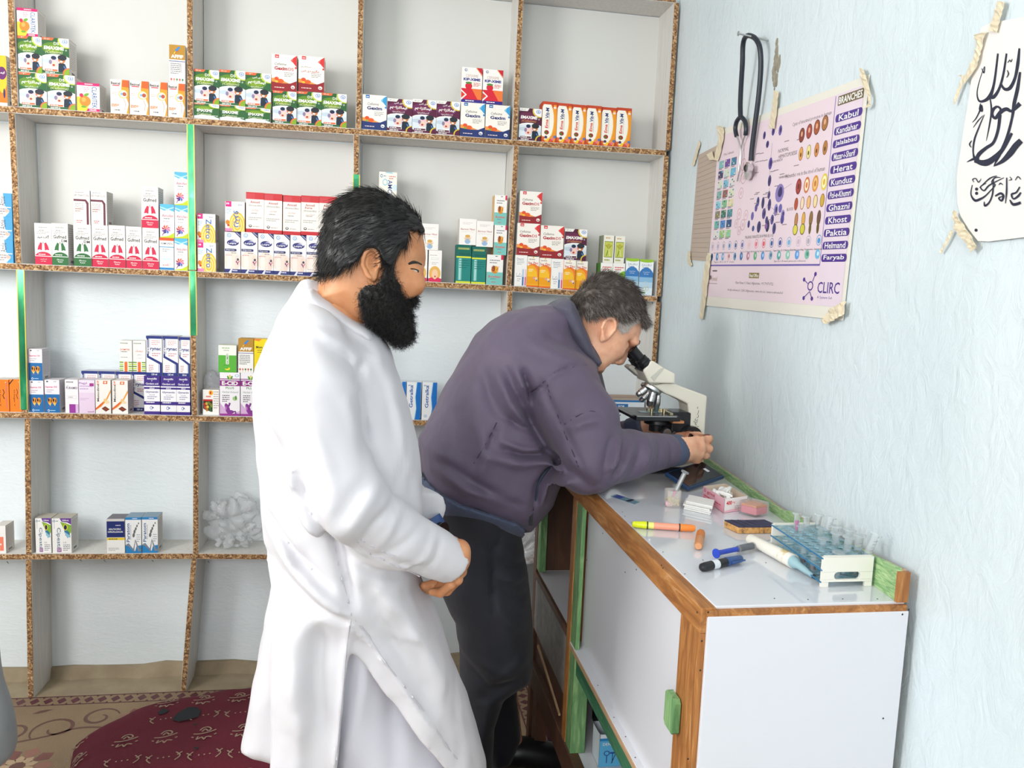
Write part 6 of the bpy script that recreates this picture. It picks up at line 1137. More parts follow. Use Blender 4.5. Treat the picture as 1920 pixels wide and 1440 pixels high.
for t_, x, y, w, h in (('Cysts of intestinal protozoa in human', .73, .895, .22, .022), ('NORMAL', .575, .79, .07, .018), ('HEMATOPOIESIS', .605, .762, .12, .018), ('Helminthic ova in the stool of human', .72, .66, .23, .02), ('BONE MARROW', .54, .745, .07, .012), ('BLOOD', .655, .5, .04, .014), ('MALARIAL PARASITES IN HUMAN BLOOD', .45, .382, .22, .016), ('THROMBOPOIESIS', .59, .66, .06, .01), ('Urine Sediments', .12, .855, .1, .014),
                       ('Figure 1 to 4: P. Vivax (Early Ring, Late Ring, Trophozoite, 4 Gametocyte)', .15, .305, .2, .011), ('Figure 5 to 9: P. Falciparum (Early Ring, Late Ring, Trophozoite, Gametocyte)', .43, .305, .24, .011), ('Figure 10 to 15: P. Malariae (Early Ring, Late Ring, Trophozoite, Gametocyte)', .72, .305, .3, .011), ('Figure 18 to 24: P. Ovale', .16, .253, .2, .011), ('Figure 25 to 28: mature gametocytes of all species', .68, .253, .2, .011)): s.t(t_, x, y, w, h, tx)
cols = ['7fb8b8', '6a4a9c', '3f7a9c', '3a3f6a', 'cfd8c8', '6ab0d0', 'd4dccc', '7ab8d4', 'dcd8d8', '8ab0a8', '9a5a4c', 'd8dcc0', '8ac8d8', '7ab88a', 'dcd0a8', '8a7a5c', '3f6a5a', '4f8a90', '6ab0a0', '4a8ac8', '2f4f7a', 'dcded8', '9ac07a', '9cc890', '5fa8c0']
for r_ in range(8):
    for c_ in range(3):
        x, y = .03+.062*c_, .80-.056*r_; q = cols[(r_*3+c_) % len(cols)]; s.r(x, y-.017, x+.05, y+.023, q)
        for k in range(3): s.e(x+.01+.015*((k*5+r_) % 3), y-.008+.012*((k+c_*2) % 3), .006, .005, cols[(r_*3+c_+7+k) % len(cols)], 8)
        s.r(x, y-.019, x+.05, y-.0165, '3a4a5a').bars(x, y-.026, 1, .01, .05, .004, '6a6068')
g = random.Random(12)
for (x, y, rx, ry, c) in [(.425, .86, .01, .02, '4a3a80'), (.49, .865, .011, .02, '4a3a8a'), (.54, .86, .012, .025, '6a5aa0'), (.455, .81, .011, .018, '3f3a78'), (.49, .71, .014, .03, '5a489a'), (.495, .625, .012, .028, '4a3a70'), (.5, .555, .01, .02, '4a3a7a'), (.575, .555, .03, .045, '8a7ab8'), (.58, .565, .012, .02, '3a2f6a'), (.42, .53, .011, .025, '4a4a8a'), (.46, .52, .011, .03, '3f3466'), (.51, .505, .012, .03, '4a3a78'), (.56, .475, .014, .03, '8a80c0'),
                         (.475, .465, .014, .028, '5a4a8a'), (.54, .43, .012, .025, '5a4c94'), (.61, .45, .013, .022, '9a8cc4'), (.445, .4, .015, .03, '3f3a70'), (.51, .4, .014, .03, '2f2850'), (.56, .385, .012, .028, '4a3f7c')]: s.e(x, y+.03, rx, ry, c, 14).e(x+.003, y+.032, rx*.5, ry*.5, '2f2860', 10)
# the smear tree continues below in smaller cells
for (x, y, rx, ry, c) in [(.41, .53, .011, .02, '5a4c90'), (.385, .49, .012, .022, '6a60a4'), (.36, .45, .01, .02, '3f3a78'), (.5, .46, .01, .02, '3f3a70'), (.59, .51, .012, .022, '6a60a8'), (.61, .455, .012, .022, '4f4490'), (.5, .43, .01, .015, '8a5a9c'), (.4, .425, .01, .015, '3a4a8a')]: s.e(x, y, rx, ry, c, 12)
for a, b in [((.49, .84), (.49, .77)), ((.49, .71), (.495, .67)), ((.5, .62), (.5, .58)), ((.5, .54), (.47, .5)), ((.51, .53), (.56, .5)), ((.6, .6), (.65, .62))]: s.line([a, b], .0016, '8a8090')
for i in range(26): x, y = g.uniform(.35, .66), g.uniform(.42, .84); s.bars(x, y, 1, .01, .045, .004, '8a7a84')
for (x, y, r) in [(.27, .77, .022), (.33, .79, .022), (.28, .7, .022), (.35, .71, .02), (.27, .62, .02), (.27, .51, .02), (.33, .5, .018), (.25, .46, .016), (.31, .45, .02), (.28, .42, .016)]: s.ring(x, y, r, r*1.5, .12, 'c8949c', 14).e(x, y, r*.45, r*.6, 'dcbcc4', 10)
for i in range(4):
    c = ['8a3a2c', 'a8443c', 'a8542c', 'a8703c'][i]; s.e(.685+.042*i, .835+.008*i, .017, .034, '5a2a1c').e(.685+.042*i, .835+.008*i, .014, .03, c).e(.685+.042*i, .84+.008*i, .005, .012, 'e0b090')
    s.e(.69+.045*i, .75, .013, .032, '8a4a2c').e(.69+.045*i, .75, .011, .029, ['dca050', 'e4dc8c', 'd08a4c', 'b07a40'][i]).e(.69+.045*i, .745, .004, .01, '5a3a1c')
    s.e(.695+.048*i, .6, .017, .037, ['8a2f2c', 'c8743c', 'd8903c', 'e0c84c'][i]).e(.695+.048*i, .6, .011, .027, ['a8443c', 'f4e4c8', 'e8c078', 'f4ecc0'][i]).e(.695+.048*i, .6, .006, .014, ['6a2420', 'd8803c', 'c87a30', 'dcb43c'][i])
    s.e(.7+.043*i, .445, .011, .034, '6a4a2c').e(.7+.043*i, .445, .009, .03, ['b8804c', 'dca84c', '8a6a3c', '6a4c3c'][i])
    s.e(.7+.043*i, .4, .015 if i < 2 else .007, .026, '5a4c20').e(.7+.043*i, .4, .012 if i < 2 else .005, .022, ['dcd050', 'd0c83c', '6a5a1c', '5a4a1c'][i])
for i in range(5): s.e(.69+.037*i, .52, .012, .03, '9a5a34').e(.69+.037*i, .52, .009, .026, ['b04a34', 'ecd8b8', 'e8b878', 'e8d8a0', 'c8a83c'][i])
for i in range(15):
    x = .03+.058*i; c = ['b8a8c0', 'a8a8c8', '9a98b0', '3f8ac0', '2f5f9a', '5a68a8', 'e8c0c4', 'e87a88', 'e05a6a', '2f5fa0', '2a4a98', '6ab0d8', 'c8b8c8', 'b0a8b8', '4f9ad0'][i]
    s.ring(x, .345, .014, .024, .14, c, 14).e(x, .343, .008, .013, c, 10); s.e(x, .283, .013, .022, ['4a7ab8', '3f7ab8', '5aa0d0', 'e0b8bc', '6a9ac0', '3a6aa8', 'b87a94', '6aa884', '5a90d0', '8ab0c8', '5aa8a8', '8ac8b4', '5a98d8', '7ab8a8', '6ab4dc'][i], 12).e(x+.003, .285, .006, .01, ['2a4a88', 'a8d0e8', 'e6d3dc', 'b05a68', '2f4a78', '8ab8e0', 'e8d0d8', 'a8d8b8', 'a8ccf0', '4a6a88', 'cfe8e4', 'cfe8dc', 'a8ccf4', '3f8a78', 'cfe8f4'][i], 9)
s.t('Now', .028, .17, .035, .04, '2a2426', .03, .2).t('Hewad', .075, .16, .065, .03, 'b09a8c', 0, .1).bars(.05, .2, 1, .01, .07, .008, '6a5a5c').r(.0, .13, .11, .133, '8a7a80')
s.r(.4, .168, .48, .196, '8a7a3c').t('Head Office', .44, .182, .07, .017, WH, .01).t('Khair Khana 11, Kabul, Afghanistan, +93 790710722', .44, .14, .3, .018, '6a6068').t('info@nowhewad.af  CLIRC-Afghanistan  www.clirc.de / www.nowhewad.af', .44, .1, .44, .017, '6a6068')
s.t('CLIRC', .915, .135, .11, .05, VI, .01).t('A System Sol', .9, .09, .075, .015, VI).ring(.82, .14, .016, .022, .3, VI).line([(.82, .115), (.79, .085)], .004, VI).line([(.82, .115), (.835, .085)], .004, VI).line([(.83, .16), (.84, .19)], .004, VI).line([(.805, .15), (.785, .165)], .004, VI)
for x, y in ((.79, .083), (.836, .083), (.842, .194), (.782, .168)): s.e(x, y, .007, .01, VI, 10)
pl2 = np.array(po.loc)
link('print', s.build('print', lambda u, v, k: bil(pc, u, v)+NW*(.001+curl(u, v)+.0001*k)-pl2, M['paper']), po.o)
def tape(parent, pts, off=.006, crump=.003, sd=1, label=None):   # a strip of crinkled masking tape
    g = random.Random(sd); n = len(pts)//2; mb = MB(); L_ = pts[:n]; R_ = pts[n:][::-1]; V = []; m = 6
    lp = catmull([np.array(p, float) for p in L_], m); rp_ = catmull([np.array(p, float) for p in R_], m)
    for a, b in zip(lp, rp_):
        for t in (0, .33, .66, 1): q = a+(b-a)*t; V.append(wallp(q[0], q[1], off+g.uniform(0, crump)))
    k = len(lp); F_ = [(i*4+j, i*4+j+1, (i+1)*4+j+1, (i+1)*4+j) for i in range(k-1) for j in range(3)]
    o = parent.part('tape_strip', mb.add(V, F_), M['tape']); sm = o.modifiers.new('thickness', 'SOLIDIFY'); sm.thickness = .0006; return o
tape(po, [(1622, 128), (1628, 160), (1640, 185), (1632, 205), (1612, 148), (1618, 170), (1626, 192), (1628, 204)][:4]+[(1643, 200), (1644, 180), (1636, 150), (1630, 130)], .010, .003, 1)
tape(po, [(1458, 170), (1453, 205), (1449, 240), (1459, 242), (1463, 205), (1466, 172)], .007, .002, 2)
tape(po, [(1348, 236), (1352, 260), (1344, 300), (1352, 302), (1362, 262), (1362, 238)], .007, .003, 3)
tape(po, [(1332, 474), (1325, 510), (1320, 560), (1317, 598), (1323, 598), (1329, 560), (1335, 512), (1339, 476)], .007, .003, 4)
tape(po, [(1552, 602), (1570, 578), (1597, 565), (1594, 590), (1578, 600), (1560, 608)], .010, .006, 5)
tape(po, [(1330, 290), (1340, 284), (1345, 300), (1335, 300)], .008, .001, 6)
# brown sheet beside the chart
bc = [wallp(1294, 487), wallp(1328, 490), wallp(1350, 270), wallp(1310, 291)]
br = Thing('brown_sheet', bil(bc, .5, 0), 'brown lined sheet half hidden behind the pink wall chart', 'paper')
br.part('sheet', sheet_slab(bc, 6, .0008, lambda u, v: .0006), flat('brown_card', 'b9a99c', .7)); s = Sheet()
for i in range(22): s.r(.05, .03+.044*i, 1, .034+.044*i, '9c8a7e')
link('print', s.build('print', lambda u, v, k: bil(bc, u, v)+NW*.0018-np.array(br.loc), M['paper']), br.o)
tape(br, [(1313, 262), (1307, 285), (1300, 310), (1304, 312), (1311, 288), (1316, 270)], .004, .002, 8); tape(br, [(1293, 470), (1292, 490), (1297, 500), (1301, 498), (1298, 486), (1297, 472)], .004, .002, 9)
# white banner with calligraphy
fl = [(1846, 52), (1862, 44), (1920, 33), (2010, 15), (2010, 432), (1920, 446), (1860, 453), (1840, 452), (1822, 430), (1807, 405), (1801, 380), (1800, 330), (1806, 290), (1815, 230), (1822, 190), (1830, 130), (1840, 80)]
fw = [wallp(a, b, .004) for a, b in fl]
bn = Thing('banner', fw[6], 'white cloth banner with black Arabic calligraphy taped to the wall', 'banner')
mb = MB(); n = len(fw); mb.add([p for p in fw]+[p+NW*.001 for p in fw], [tuple(range(n))[::-1], tuple(range(n, 2*n))]+[(i, (i+1) % n, n+(i+1) % n, n+i) for i in range(n)]); bn.part('cloth', mb, M['cloth_white'])
ST = [([(513, 290), (500, 400), (488, 470), (470, 520), (440, 545), (410, 545), (400, 500), (415, 430), (440, 360), (437, 395), (425, 370)], [10, 12, 14, 22, 16, 10, 6, 4, 3, 8, 3]), ([(560, 290), (543, 400), (520, 480), (490, 525), (465, 525)], [10, 12, 14, 20, 8]), ([(630, 262), (622, 340), (607, 420), (580, 475), (550, 482), (530, 450), (536, 420)], [10, 18, 16, 20, 16, 8, 3]), ([(634, 390), (620, 480), (602, 560), (590, 640), (560, 750), (520, 840), (490, 900)], [12, 20, 20, 14, 16, 18, 2]),
      ([(470, 525), (478, 600), (465, 690), (450, 762)], [6, 10, 8, 2]), ([(510, 575), (490, 590), (482, 620), (500, 640), (520, 620), (528, 590), (510, 575)], [12, 16, 16, 14, 12, 12, 10]), ([(500, 640), (530, 605), (560, 590), (590, 600), (634, 560)], [14, 22, 20, 14, 26]), ([(525, 620), (515, 700), (490, 770), (450, 800), (410, 835), (390, 880)], [18, 16, 16, 18, 22, 14]), ([(440, 620), (410, 690), (385, 760), (380, 830), (400, 870), (450, 880), (500, 850), (545, 800), (590, 720)], [3, 8, 10, 8, 22, 36, 30, 20, 14]), ([(345, 876), (375, 862), (410, 850)], [2, 12, 24]), ([(490, 900), (540, 870), (580, 830), (610, 790), (640, 760)], [2, 22, 34, 34, 30]), ([(420, 560), (415, 590), (428, 600), (425, 570), (415, 600), (395, 640), (375, 662)], [5, 9, 10, 8, 7, 6, 2]), ([(372, 760), (360, 780), (370, 798)], [4, 8, 3]), ([(432, 625), (405, 655), (380, 690)], [3, 6, 2]), ([(567, 340), (575, 330), (580, 325), (585, 335), (592, 320)], [3, 5, 4, 5, 3]), ([(565, 380), (572, 400), (562, 420)], [3, 7, 3]),
      ([(375, 1000), (368, 1050), (390, 1083), (420, 1075), (445, 1060), (470, 1035), (500, 1000), (480, 985), (500, 960), (530, 960)], [4, 6, 14, 12, 8, 6, 6, 5, 7, 3]), ([(548, 960), (470, 1000), (440, 1030), (420, 1010), (450, 990)], [3, 8, 8, 6, 4]), ([(490, 965), (487, 1040), (470, 1090), (445, 1112), (440, 1090)], [5, 8, 8, 12, 4]), ([(500, 1060), (530, 1045), (545, 1060), (535, 1085), (520, 1070), (545, 1060)], [8, 12, 12, 10, 8, 4]), ([(563, 960), (562, 1040), (556, 1100)], [6, 9, 3]), ([(634, 1010), (615, 1040), (590, 1050), (600, 1075), (625, 1060), (640, 1040)], [7, 9, 10, 8, 12, 8]), ([(580, 1080), (600, 1105), (640, 1095)], [5, 16, 14]), ([(415, 1015), (470, 965), (510, 950)], [3, 7, 3]), ([(385, 985), (378, 970), (395, 965), (410, 985), (425, 965)], [3, 5, 5, 6, 2]), ([(520, 1000), (530, 990), (542, 1000)], [3, 6, 3]), ([(580, 955), (590, 970), (575, 975)], [3, 5, 3]), ([(610, 975), (625, 955), (640, 970)], [3, 6, 4])]
mb = MB()
for li, (pts, wd) in enumerate(ST):
    P = catmull([np.array([1700+a/2.88, b/2.88]) for a, b in pts], 6); Wd = np.interp(np.linspace(0, 1, len(P)), np.linspace(0, 1, len(wd)), wd)/2.88; V = []
    for i in range(len(P)):
        d = P[min(i+1, len(P)-1)]-P[max(i-1, 0)]; d = d/(np.hypot(*d)+1e-9); q = np.array([-d[1], d[0]])*Wd[i]/2
        V += [wallp(*(P[i]+q), .0054+.00003*li), wallp(*(P[i]-q), .0054+.00003*li)]
    mb.add(V, [(2*i, 2*i+1, 2*i+3, 2*i+2) for i in range(len(P)-1)])
for a, b in ((398, 1022), (398, 1045), (395, 1244)): mb.add([wallp(1700+(a+9*math.cos(t))/2.88, (b+9*math.sin(t))/2.88, .0056) for t in np.linspace(0, 2*PI, 9)[:-1]], [tuple(range(8))])
bn.part('calligraphy', mb, M['inkblack'], kind='stuff')
tape(bn, [(1882, 2), (1874, 30), (1866, 58), (1880, 62), (1888, 32), (1895, 5)], .008, .002, 11); tape(bn, [(1838, 66), (1842, 90), (1833, 120), (1815, 150), (1822, 158), (1845, 122), (1852, 92), (1862, 60)], .008, .003, 12); tape(bn, [(1798, 400), (1804, 430), (1820, 452), (1835, 474), (1846, 462), (1832, 440), (1815, 415), (1804, 395)], .009, .004, 13); tape(bn, [(1805, 142), (1812, 148), (1800, 180), (1796, 196), (1799, 196), (1805, 180), (1816, 150), (1812, 140)], .006, .002, 14); tape(bn, [(1792, 432), (1782, 452), (1770, 472), (1772, 476), (1785, 456), (1796, 434)], .006, .002, 15)
# stethoscope on a nail
nb = wallp(1441, 76, 0); nh = nb+NW*.075+np.array([0, 0, .012])
nlh = Thing('nail', nb, 'large nail driven into the wall carrying the stethoscope', 'nail'); nlh.part('shank', MB().cyl(nb, nh, .0022, n=10), M['steel'], True); nlh.part('head', MB().cyl(nh, nh+NW*.0025, .0055, n=14), M['steel'], True)
st = Thing('stethoscope', wallp(1418, 338, .01), 'dark blue stethoscope hanging from a nail over the wall chart', 'stethoscope')
def wl(l): return [wallp(a, b, o) for a, b, o in l]
tb = catmull(wl([(1417, 302, .012), (1420, 280, .014), (1428, 230, .016), (1436, 180, .018), (1443, 130, .022), (1446.5, 95, .028), (1445, 78, .034), (1440, 70, .040), (1433.5, 70, .046), (1427, 84, .046), (1421, 120, .040), (1414, 160, .034), (1408, 195, .028), (1404, 220, .022)]), 6)
st.part('tubing', MB().loft(tb, .0062, 12), flat('navy_rubber', '1c2430', .38), True)
for a in (wl([(1404, 218, .02), (1397, 228, .022), (1394, 242, .022), (1395, 256, .02)]), wl([(1403, 219, .02), (1408, 228, .016), (1409, 242, .014), (1407, 254, .013)])): st.part('tubing_branch', MB().loft(catmull(a, 6), .0058, 12), flat('navy_rubber_b', '1c2430', .38), True)
for a in (wl([(1395, 254, .02), (1400, 275, .018), (1398, 310, .014), (1391, 340, .012)]), wl([(1407, 252, .013), (1399, 275, .012), (1396, 290, .012), (1392, 322, .010)])): st.part('ear_tube', MB().loft(catmull(a, 6), .0024, 10), M['chrome'], True)
cc = wallp(1414, 322, .016); c2 = wallp(1424, 316, .022)
st.part('chestpiece', MB().loft([cc-NW*.006, cc-NW*.003, cc+NW*.003, cc+NW*.006], [.019, .021, .021, .012], 28), M['chrome'], True); st.part('bell', MB().loft([cc+NW*.006+(c2-cc)*.5, c2+NW*.006, c2+NW*.012], [.008, .012, .0145], 24), M['chrome'], True); st.part('stem', MB().loft([wallp(1417, 306, .012), cc], [.0035, .0045], 12), M['chrome'], True)
# ---------------------------------------------------------------- man in white
YW = 1.45
def PX(l, y): return out(l, y)
def face_field(fl, prof, y, W, R): return fl.puff(prof, y, W, R, p=2.2)
white = Thing('person', (aty(640, 1400, YW)[0], YW, 0), 'bearded man in long white tunic watching with hands clasped', 'person')
hd = zpx([(640, 110), (540, 100), (440, 135), (350, 190), (280, 265), (225, 380), (195, 500), (185, 620), (195, 700), (205, 770), (175, 860), (140, 930), (110, 1010), (300, 1120), (470, 1200), (580, 1215), (640, 1225), (740, 1270), (860, 1240), (905, 1190), (925, 1120), (915, 1085), (938, 1055), (926, 1042), (940, 1018), (930, 1005), (958, 990), (964, 962), (962, 940), (975, 905), (990, 860), (1004, 815), (1018, 775), (1040, 738), (1062, 705), (1072, 660), (1070, 600), (1062, 530), (1045, 460), (1010, 350), (930, 250), (830, 170), (740, 125)], 560, 340, 4.5)
HB = out(hd, YW); u0 = np.array(HB).min(0); u1 = np.array(HB).max(0)
f = Field((u0[0]-.01, YW-.11, u0[1]-.03), (u1[0]+.015, YW+.11, u1[1]+.012), .0021)
px = lambda a, b, y=YW: aty(560+a/4.5, 340+b/4.5, y)     # point of the head close-up
d = f.inside(HB); zz = f.z[0]; xx = f.x[:, :, 0]
earx = px(620, 700)[0]; nz = px(1040, 880)
Wm = .077-.026*np.clip((xx-earx)/.095, 0, 1)**1.4-.008*np.clip((px(0, 500)[2]-zz)/.16, 0, 1)+.0*zz
Wm = np.where(xx < px(330, 0)[0], np.minimum(Wm, .077), Wm)
h = f.puff(HB, YW, Wm.astype(np.float32), .058, p=2.25)
np_ = lambda a, b_: (px(a, b_)[0], YW, px(a, b_)[2])
nose = f.chain([np_(974, 768), np_(980, 820), np_(986, 872), np_(988, 893)], [.006, .0075, .0098, .0115], .006); nose = smin(nose, f.chain([np_(975, 800), np_(978, 902)], [.011, .0145], .01), .010)
for s_ in (-1, 1):
    e = px(985, 752, YW-.034); ey = YW+s_*.031
    h = smax(h, -f.ell((e[0]+.012, YW+s_*.034, e[2]+.002), (.02, .017, .0115)), .022)        # socket
    h = smin(h, f.ell((px(958, 695)[0], YW+s_*.026, px(0, 695)[2]), (.02, .024, .0075)), .016)  # brow
    h = smin(h, f.ell((px(920, 830)[0], YW+s_*.043, px(0, 830)[2]), (.03, .018, .02)), .025)    # cheek
    h = smin(h, f.ell((e[0]-.003, ey, e[2]-.001), (.0125, .013, .0105)), .004)                   # lidded eye
    h = smin(h, f.caps((e[0]-.012, ey+s_*.006, e[2]+.003), (e[0]+.008, ey-s_*.004, e[2]+.006), .0032, .0036), .004)
h = smin(h, nose, .010)
for s_ in (-1, 1):
    h = smin(h, f.ell((px(974, 905)[0], YW+s_*.0180, px(974, 905)[2]), (.0115, .0085, .0095)), .004)  # wing
    h = smax(h, -f.chain([(px(962, 880)[0], YW+s_*.023, px(958, 875)[2]), (px(955, 915)[0], YW+s_*.027, px(950, 912)[2]), (px(940, 945)[0], YW+s_*.030, px(936, 942)[2])], [.0045, .006, .0055], .003), .003)
    h = smax(h, -f.ell((px(998, 934)[0], YW+s_*.0075, px(998, 936)[2]), (.006, .0032, .0035)), .003)
for s_ in (-1, 1):                       # ears
    c = px(616, 692, YW-.077); c = np.array([c[0], YW+s_*.077, c[2]]); tl = math.radians(14); R = np.array([[math.cos(tl), 0, math.sin(tl)], [s_*.28, 1, 0], [-math.sin(tl), 0, math.cos(tl)]]).T
    ear = f.ell(c, (.0145, .0065, .0255), None)
    ear = smax(ear, -f.ell(c+(.003, s_*.0065, .002), (.0092, .0065, .017)), .003)
    rim = [c+np.array([.0142*math.cos(t)*(1 if math.sin(t) > -.2 else .75)-.001, s_*.0075, .0242*math.sin(t)]) for t in np.linspace(-.2, 4.6, 12)]
    ear = smin(ear, f.chain(rim, [.0036]*12, .003), .0025); ear = smin(ear, f.ell(c+(.010, s_*.003, -.002), (.005, .005, .008)), .004)
    ear = smin(ear, f.ell(c+(.003, s_*.001, -.0235), (.0068, .005, .0075)), .005)
    h = smin(h, ear, .0035); h = smax(h, -f.ell(c+(.0035, s_*.0085, -.001), (.0062, .0085, .0105)), .0025); h = smax(h, -f.chain([c+np.array([.0075*math.cos(t), s_*.0095, .0165*math.sin(t)]) for t in np.linspace(.5, 2.6, 6)], [.0026]*6, .002), .002)
f.f = h; HEADF = f; HV, HF = f.mesh()
# body under the clothes, coarse, and the clasped hands
sh = aty(560, 660, YW); bx0 = aty(640, 900, YW)[0]; lx0 = aty(745, 1350, YW)[0]
b = Field((-.42, YW-.36, -.005), (.34, YW+.36, 1.42), .009)
nk = aty(625, 560, YW)
bd = b.chain([(nk[0], YW, nk[2]), (aty(615, 650, YW)[0], YW, aty(600, 650, YW)[2]), (aty(620, 800, YW)[0], YW, 1.1), (bx0, YW, .92)], [.055, .07, .08, .08], .04)
for s_ in (-1, 1): bd = smin(bd, b.chain([(bx0, YW+s_*.05, .9), (lx0, YW+s_*.05, .48), (lx0-.02, YW+s_*.066, .08)], [.05, .042, .036], .03), .03)
for s_ in (-1, 1): bd = smin(bd, b.caps((lx0-.03, YW+s_*.066, .05), (lx0+.12, YW+s_*.075, .045), .033, .028), .03)
for s_, el, wr_p in ((-1, (645, 935), (818, 1035)), (1, (640, 900), (805, 1000))):
    ys, ye, yw = YW+s_*.13, YW+s_*.22, YW+s_*.07
    bd = smin(bd, b.chain([(aty(590, 690, ys)[0], ys, aty(570, 690, ys)[2]), aty(*el, ye), aty(*wr_p, yw)], [.042, .036, .026], .02), .03)
b.f = bd; BV, BF = b.mesh()
hf = Field((aty(770, 950, 1.4)[0], 1.28, aty(800, 1130, 1.4)[2]-.01), (aty(885, 950, 1.4)[0]+.01, 1.56, aty(800, 965, 1.4)[2]+.01), .0026)
yr = 1.375; P = lambda a, b_, y=1.375: aty(a, b_, y)
def hand(fl, wr0, palm, kn, fing, thumb, k=.008):
    g = fl.chain([wr0, palm], [.025, .03], .012); g = smin(g, fl.chain([kn[0], kn[-1]], [.014, .012], .01), .03)
    for q in kn: g = smin(g, fl.caps(palm, q, .016, .0125), .012)
    for pts, r in fing: g = smin(g, fl.chain(pts, [r, r*.97, r*.92, r*.8][:len(pts)], .004), .004)
    return smin(g, fl.chain(thumb, [.0125, .0115, .0095][:len(thumb)], .005), .008)
kn = [P(862, 1030, 1.36), P(862, 1046, 1.372), P(858, 1062, 1.384), P(851, 1078, 1.396)]
fg = [([kn[0], P(868, 1056, 1.385), P(850, 1082, 1.41), P(828, 1090, 1.42)], .0098), ([kn[1], P(865, 1072, 1.382), P(845, 1098, 1.405), P(822, 1103, 1.415)], .0100), ([kn[2], P(858, 1087, 1.37), P(838, 1108, 1.39), P(815, 1109, 1.40)], .0095), ([kn[3], P(845, 1096, 1.36), P(826, 1112, 1.375), P(810, 1110, 1.385)], .0085)]
gh = hand(hf, P(822, 1040, 1.35), P(846, 1052, 1.36), kn, fg, [P(838, 1012, 1.38), P(850, 1018, 1.42), P(856, 1040, 1.44)])
l0 = P(800, 990, 1.50); gh = np.minimum(gh, hand(hf, l0, P(826, 1030, 1.48), [P(845, 1050, 1.46), P(840, 1062, 1.472), P(832, 1075, 1.484), P(824, 1085, 1.494)], [([P(845, 1050, 1.46), P(838, 1080, 1.44), P(815, 1095, 1.43), P(796, 1098, 1.425)], .0098), ([P(840, 1062, 1.472), P(828, 1092, 1.45), P(806, 1102, 1.44), P(792, 1100, 1.435)], .0095), ([P(832, 1075, 1.484), P(818, 1098, 1.47), P(802, 1106, 1.455)], .009), ([P(824, 1085, 1.494), P(808, 1102, 1.485), P(798, 1104, 1.475)], .008)], [P(838, 1020, 1.47), P(858, 1036, 1.44), P(864, 1050, 1.43)]))
hf.f = gh; GV, GF = hf.mesh()
def joined(*parts):
    V, Q, o = [], [], 0
    for v, q in parts: V.append(v); Q.append(q+o); o += len(v)
    return np.concatenate(V), np.concatenate(Q)
skin('body', *joined((HV, HF), (BV, BF), (GV, GF)), M['skin1'], white.o, white.loc, 1)
M['sclera'] = flat('sclera', 'c9bfb4', .3)
# eyes half closed, looking down, with lashes and brows lying on the skin
PXN = lambda a, b_: px(a, b_, YW-.045)
def onf(fl, P, s_, out_): y = fl.near(P[0], P[2], s_); return np.array([P[0], y+s_*out_, P[2]])
def eyes(thing, fl, PXF, corner, mid, front, brow, mat, n=1.):
    bw = MB()
    for s_ in (-1, 1):
        a, m, b_ = [onf(fl, PXF(*q), s_, .0012) for q in (corner, mid, front)]; dz = np.array([0, 0, -.0034*n])
        em = MB(); k = 8; L1 = [a+(b_-a)*i/k for i in range(k+1)]; up, dn = [], []
        for i in range(k+1):
            q = math.sin(PI*i/k); c = (a*(1-i/k)+b_*(i/k)); c[1] = c[1]*(1-q)+m[1]*q; up.append(c+np.array([0, 0, .0012*q])); dn.append(c+dz*q*1.25)
        em.add(up+dn, [(i, i+1, k+2+i, k+1+i) for i in range(k)]); eo = thing.part('eye', em, M['sclera'], True)
        thing.part('iris', MB().sphere(a*.25+b_*.75+np.array([0, s_*.0004, -.0016*n]), .0042*n, 12, sc=(1, .3, 1)), M['black'], True, parent=eo)
        bw.loft([u+np.array([0, s_*.0006, .0006]) for u in up], [.0006]+[.0011]*(k-1)+[.0008], 6)
        ba = [onf(fl, PXF(*q), s_, .0012) for q in brow]; ba = catmull(ba, 4); bw.loft(ba, [.001+.0018*math.sin(PI*(.12+.8*i/(len(ba)-1))) for i in range(len(ba))], 8)
    thing.part('brows_and_lashes', bw, mat, True, kind='stuff')
eyes(white, HEADF, PXN, (940, 742), (975, 752), (1012, 760), [(925, 700), (965, 684), (1005, 688), (1040, 702)], M['hair1'], .95)
lp_ = MB(); lp_.loft(catmull([px(905, 1052)+(0, -.016, 0), px(925, 1044)+(0, -.008, 0), px(929, 1040), px(925, 1044)+(0, .008, 0), px(905, 1052)+(0, .016, 0)], 4), [.0025]+[.0058]*15+[.0025], 10); white.part('lower_lip', lp_, flat('lip_pink', 'b5705c', .5), True)
# hair cap and strands
hc = zpx([(530, 85), (640, 93), (760, 135), (900, 205), (1000, 300), (1058, 425), (1040, 432), (1015, 405), (985, 420), (935, 400), (930, 470), (900, 545), (850, 590), (815, 650), (790, 720), (740, 700), (700, 640), (690, 600), (640, 565), (570, 575), (530, 625), (480, 680), (420, 720), (330, 765), (205, 775), (180, 760), (163, 620), (178, 500), (210, 370), (260, 250), (330, 175), (420, 118)], 560, 340, 4.5)
HC = out(hc[:6], YW)+out(hc[6:29], YW-.066)+out(hc[29:], YW); u0 = np.array(HC).min(0); u1 = np.array(HC).max(0)
f = Field((u0[0]-.015, YW-.12, u0[1]-.02), (u1[0]+.015, YW+.12, u1[1]+.02), .003)
xx = f.x[:, :, 0]; Wh = (.082-.026*np.clip((xx-earx)/.1, 0, 1)**1.5).astype(np.float32)
g0 = f.puff(HC, YW, Wh+0*f.z[0], .05, p=2.3); full = f.puff(HB, YW, Wh+0*f.z[0], .06, p=2.25)
dcap = f.inside(HC); g0 = np.maximum(full-.006, -np.minimum(dcap, .03)[:, None, :]*1.0)
g0 = g0-.0018*wob(f.x, f.y, f.z, 130)
f.f = g0.astype(np.float32); CV, CF = f.mesh(); hair = skin('hair', CV, CF, M['hair1'], white.o, white.loc, 1)
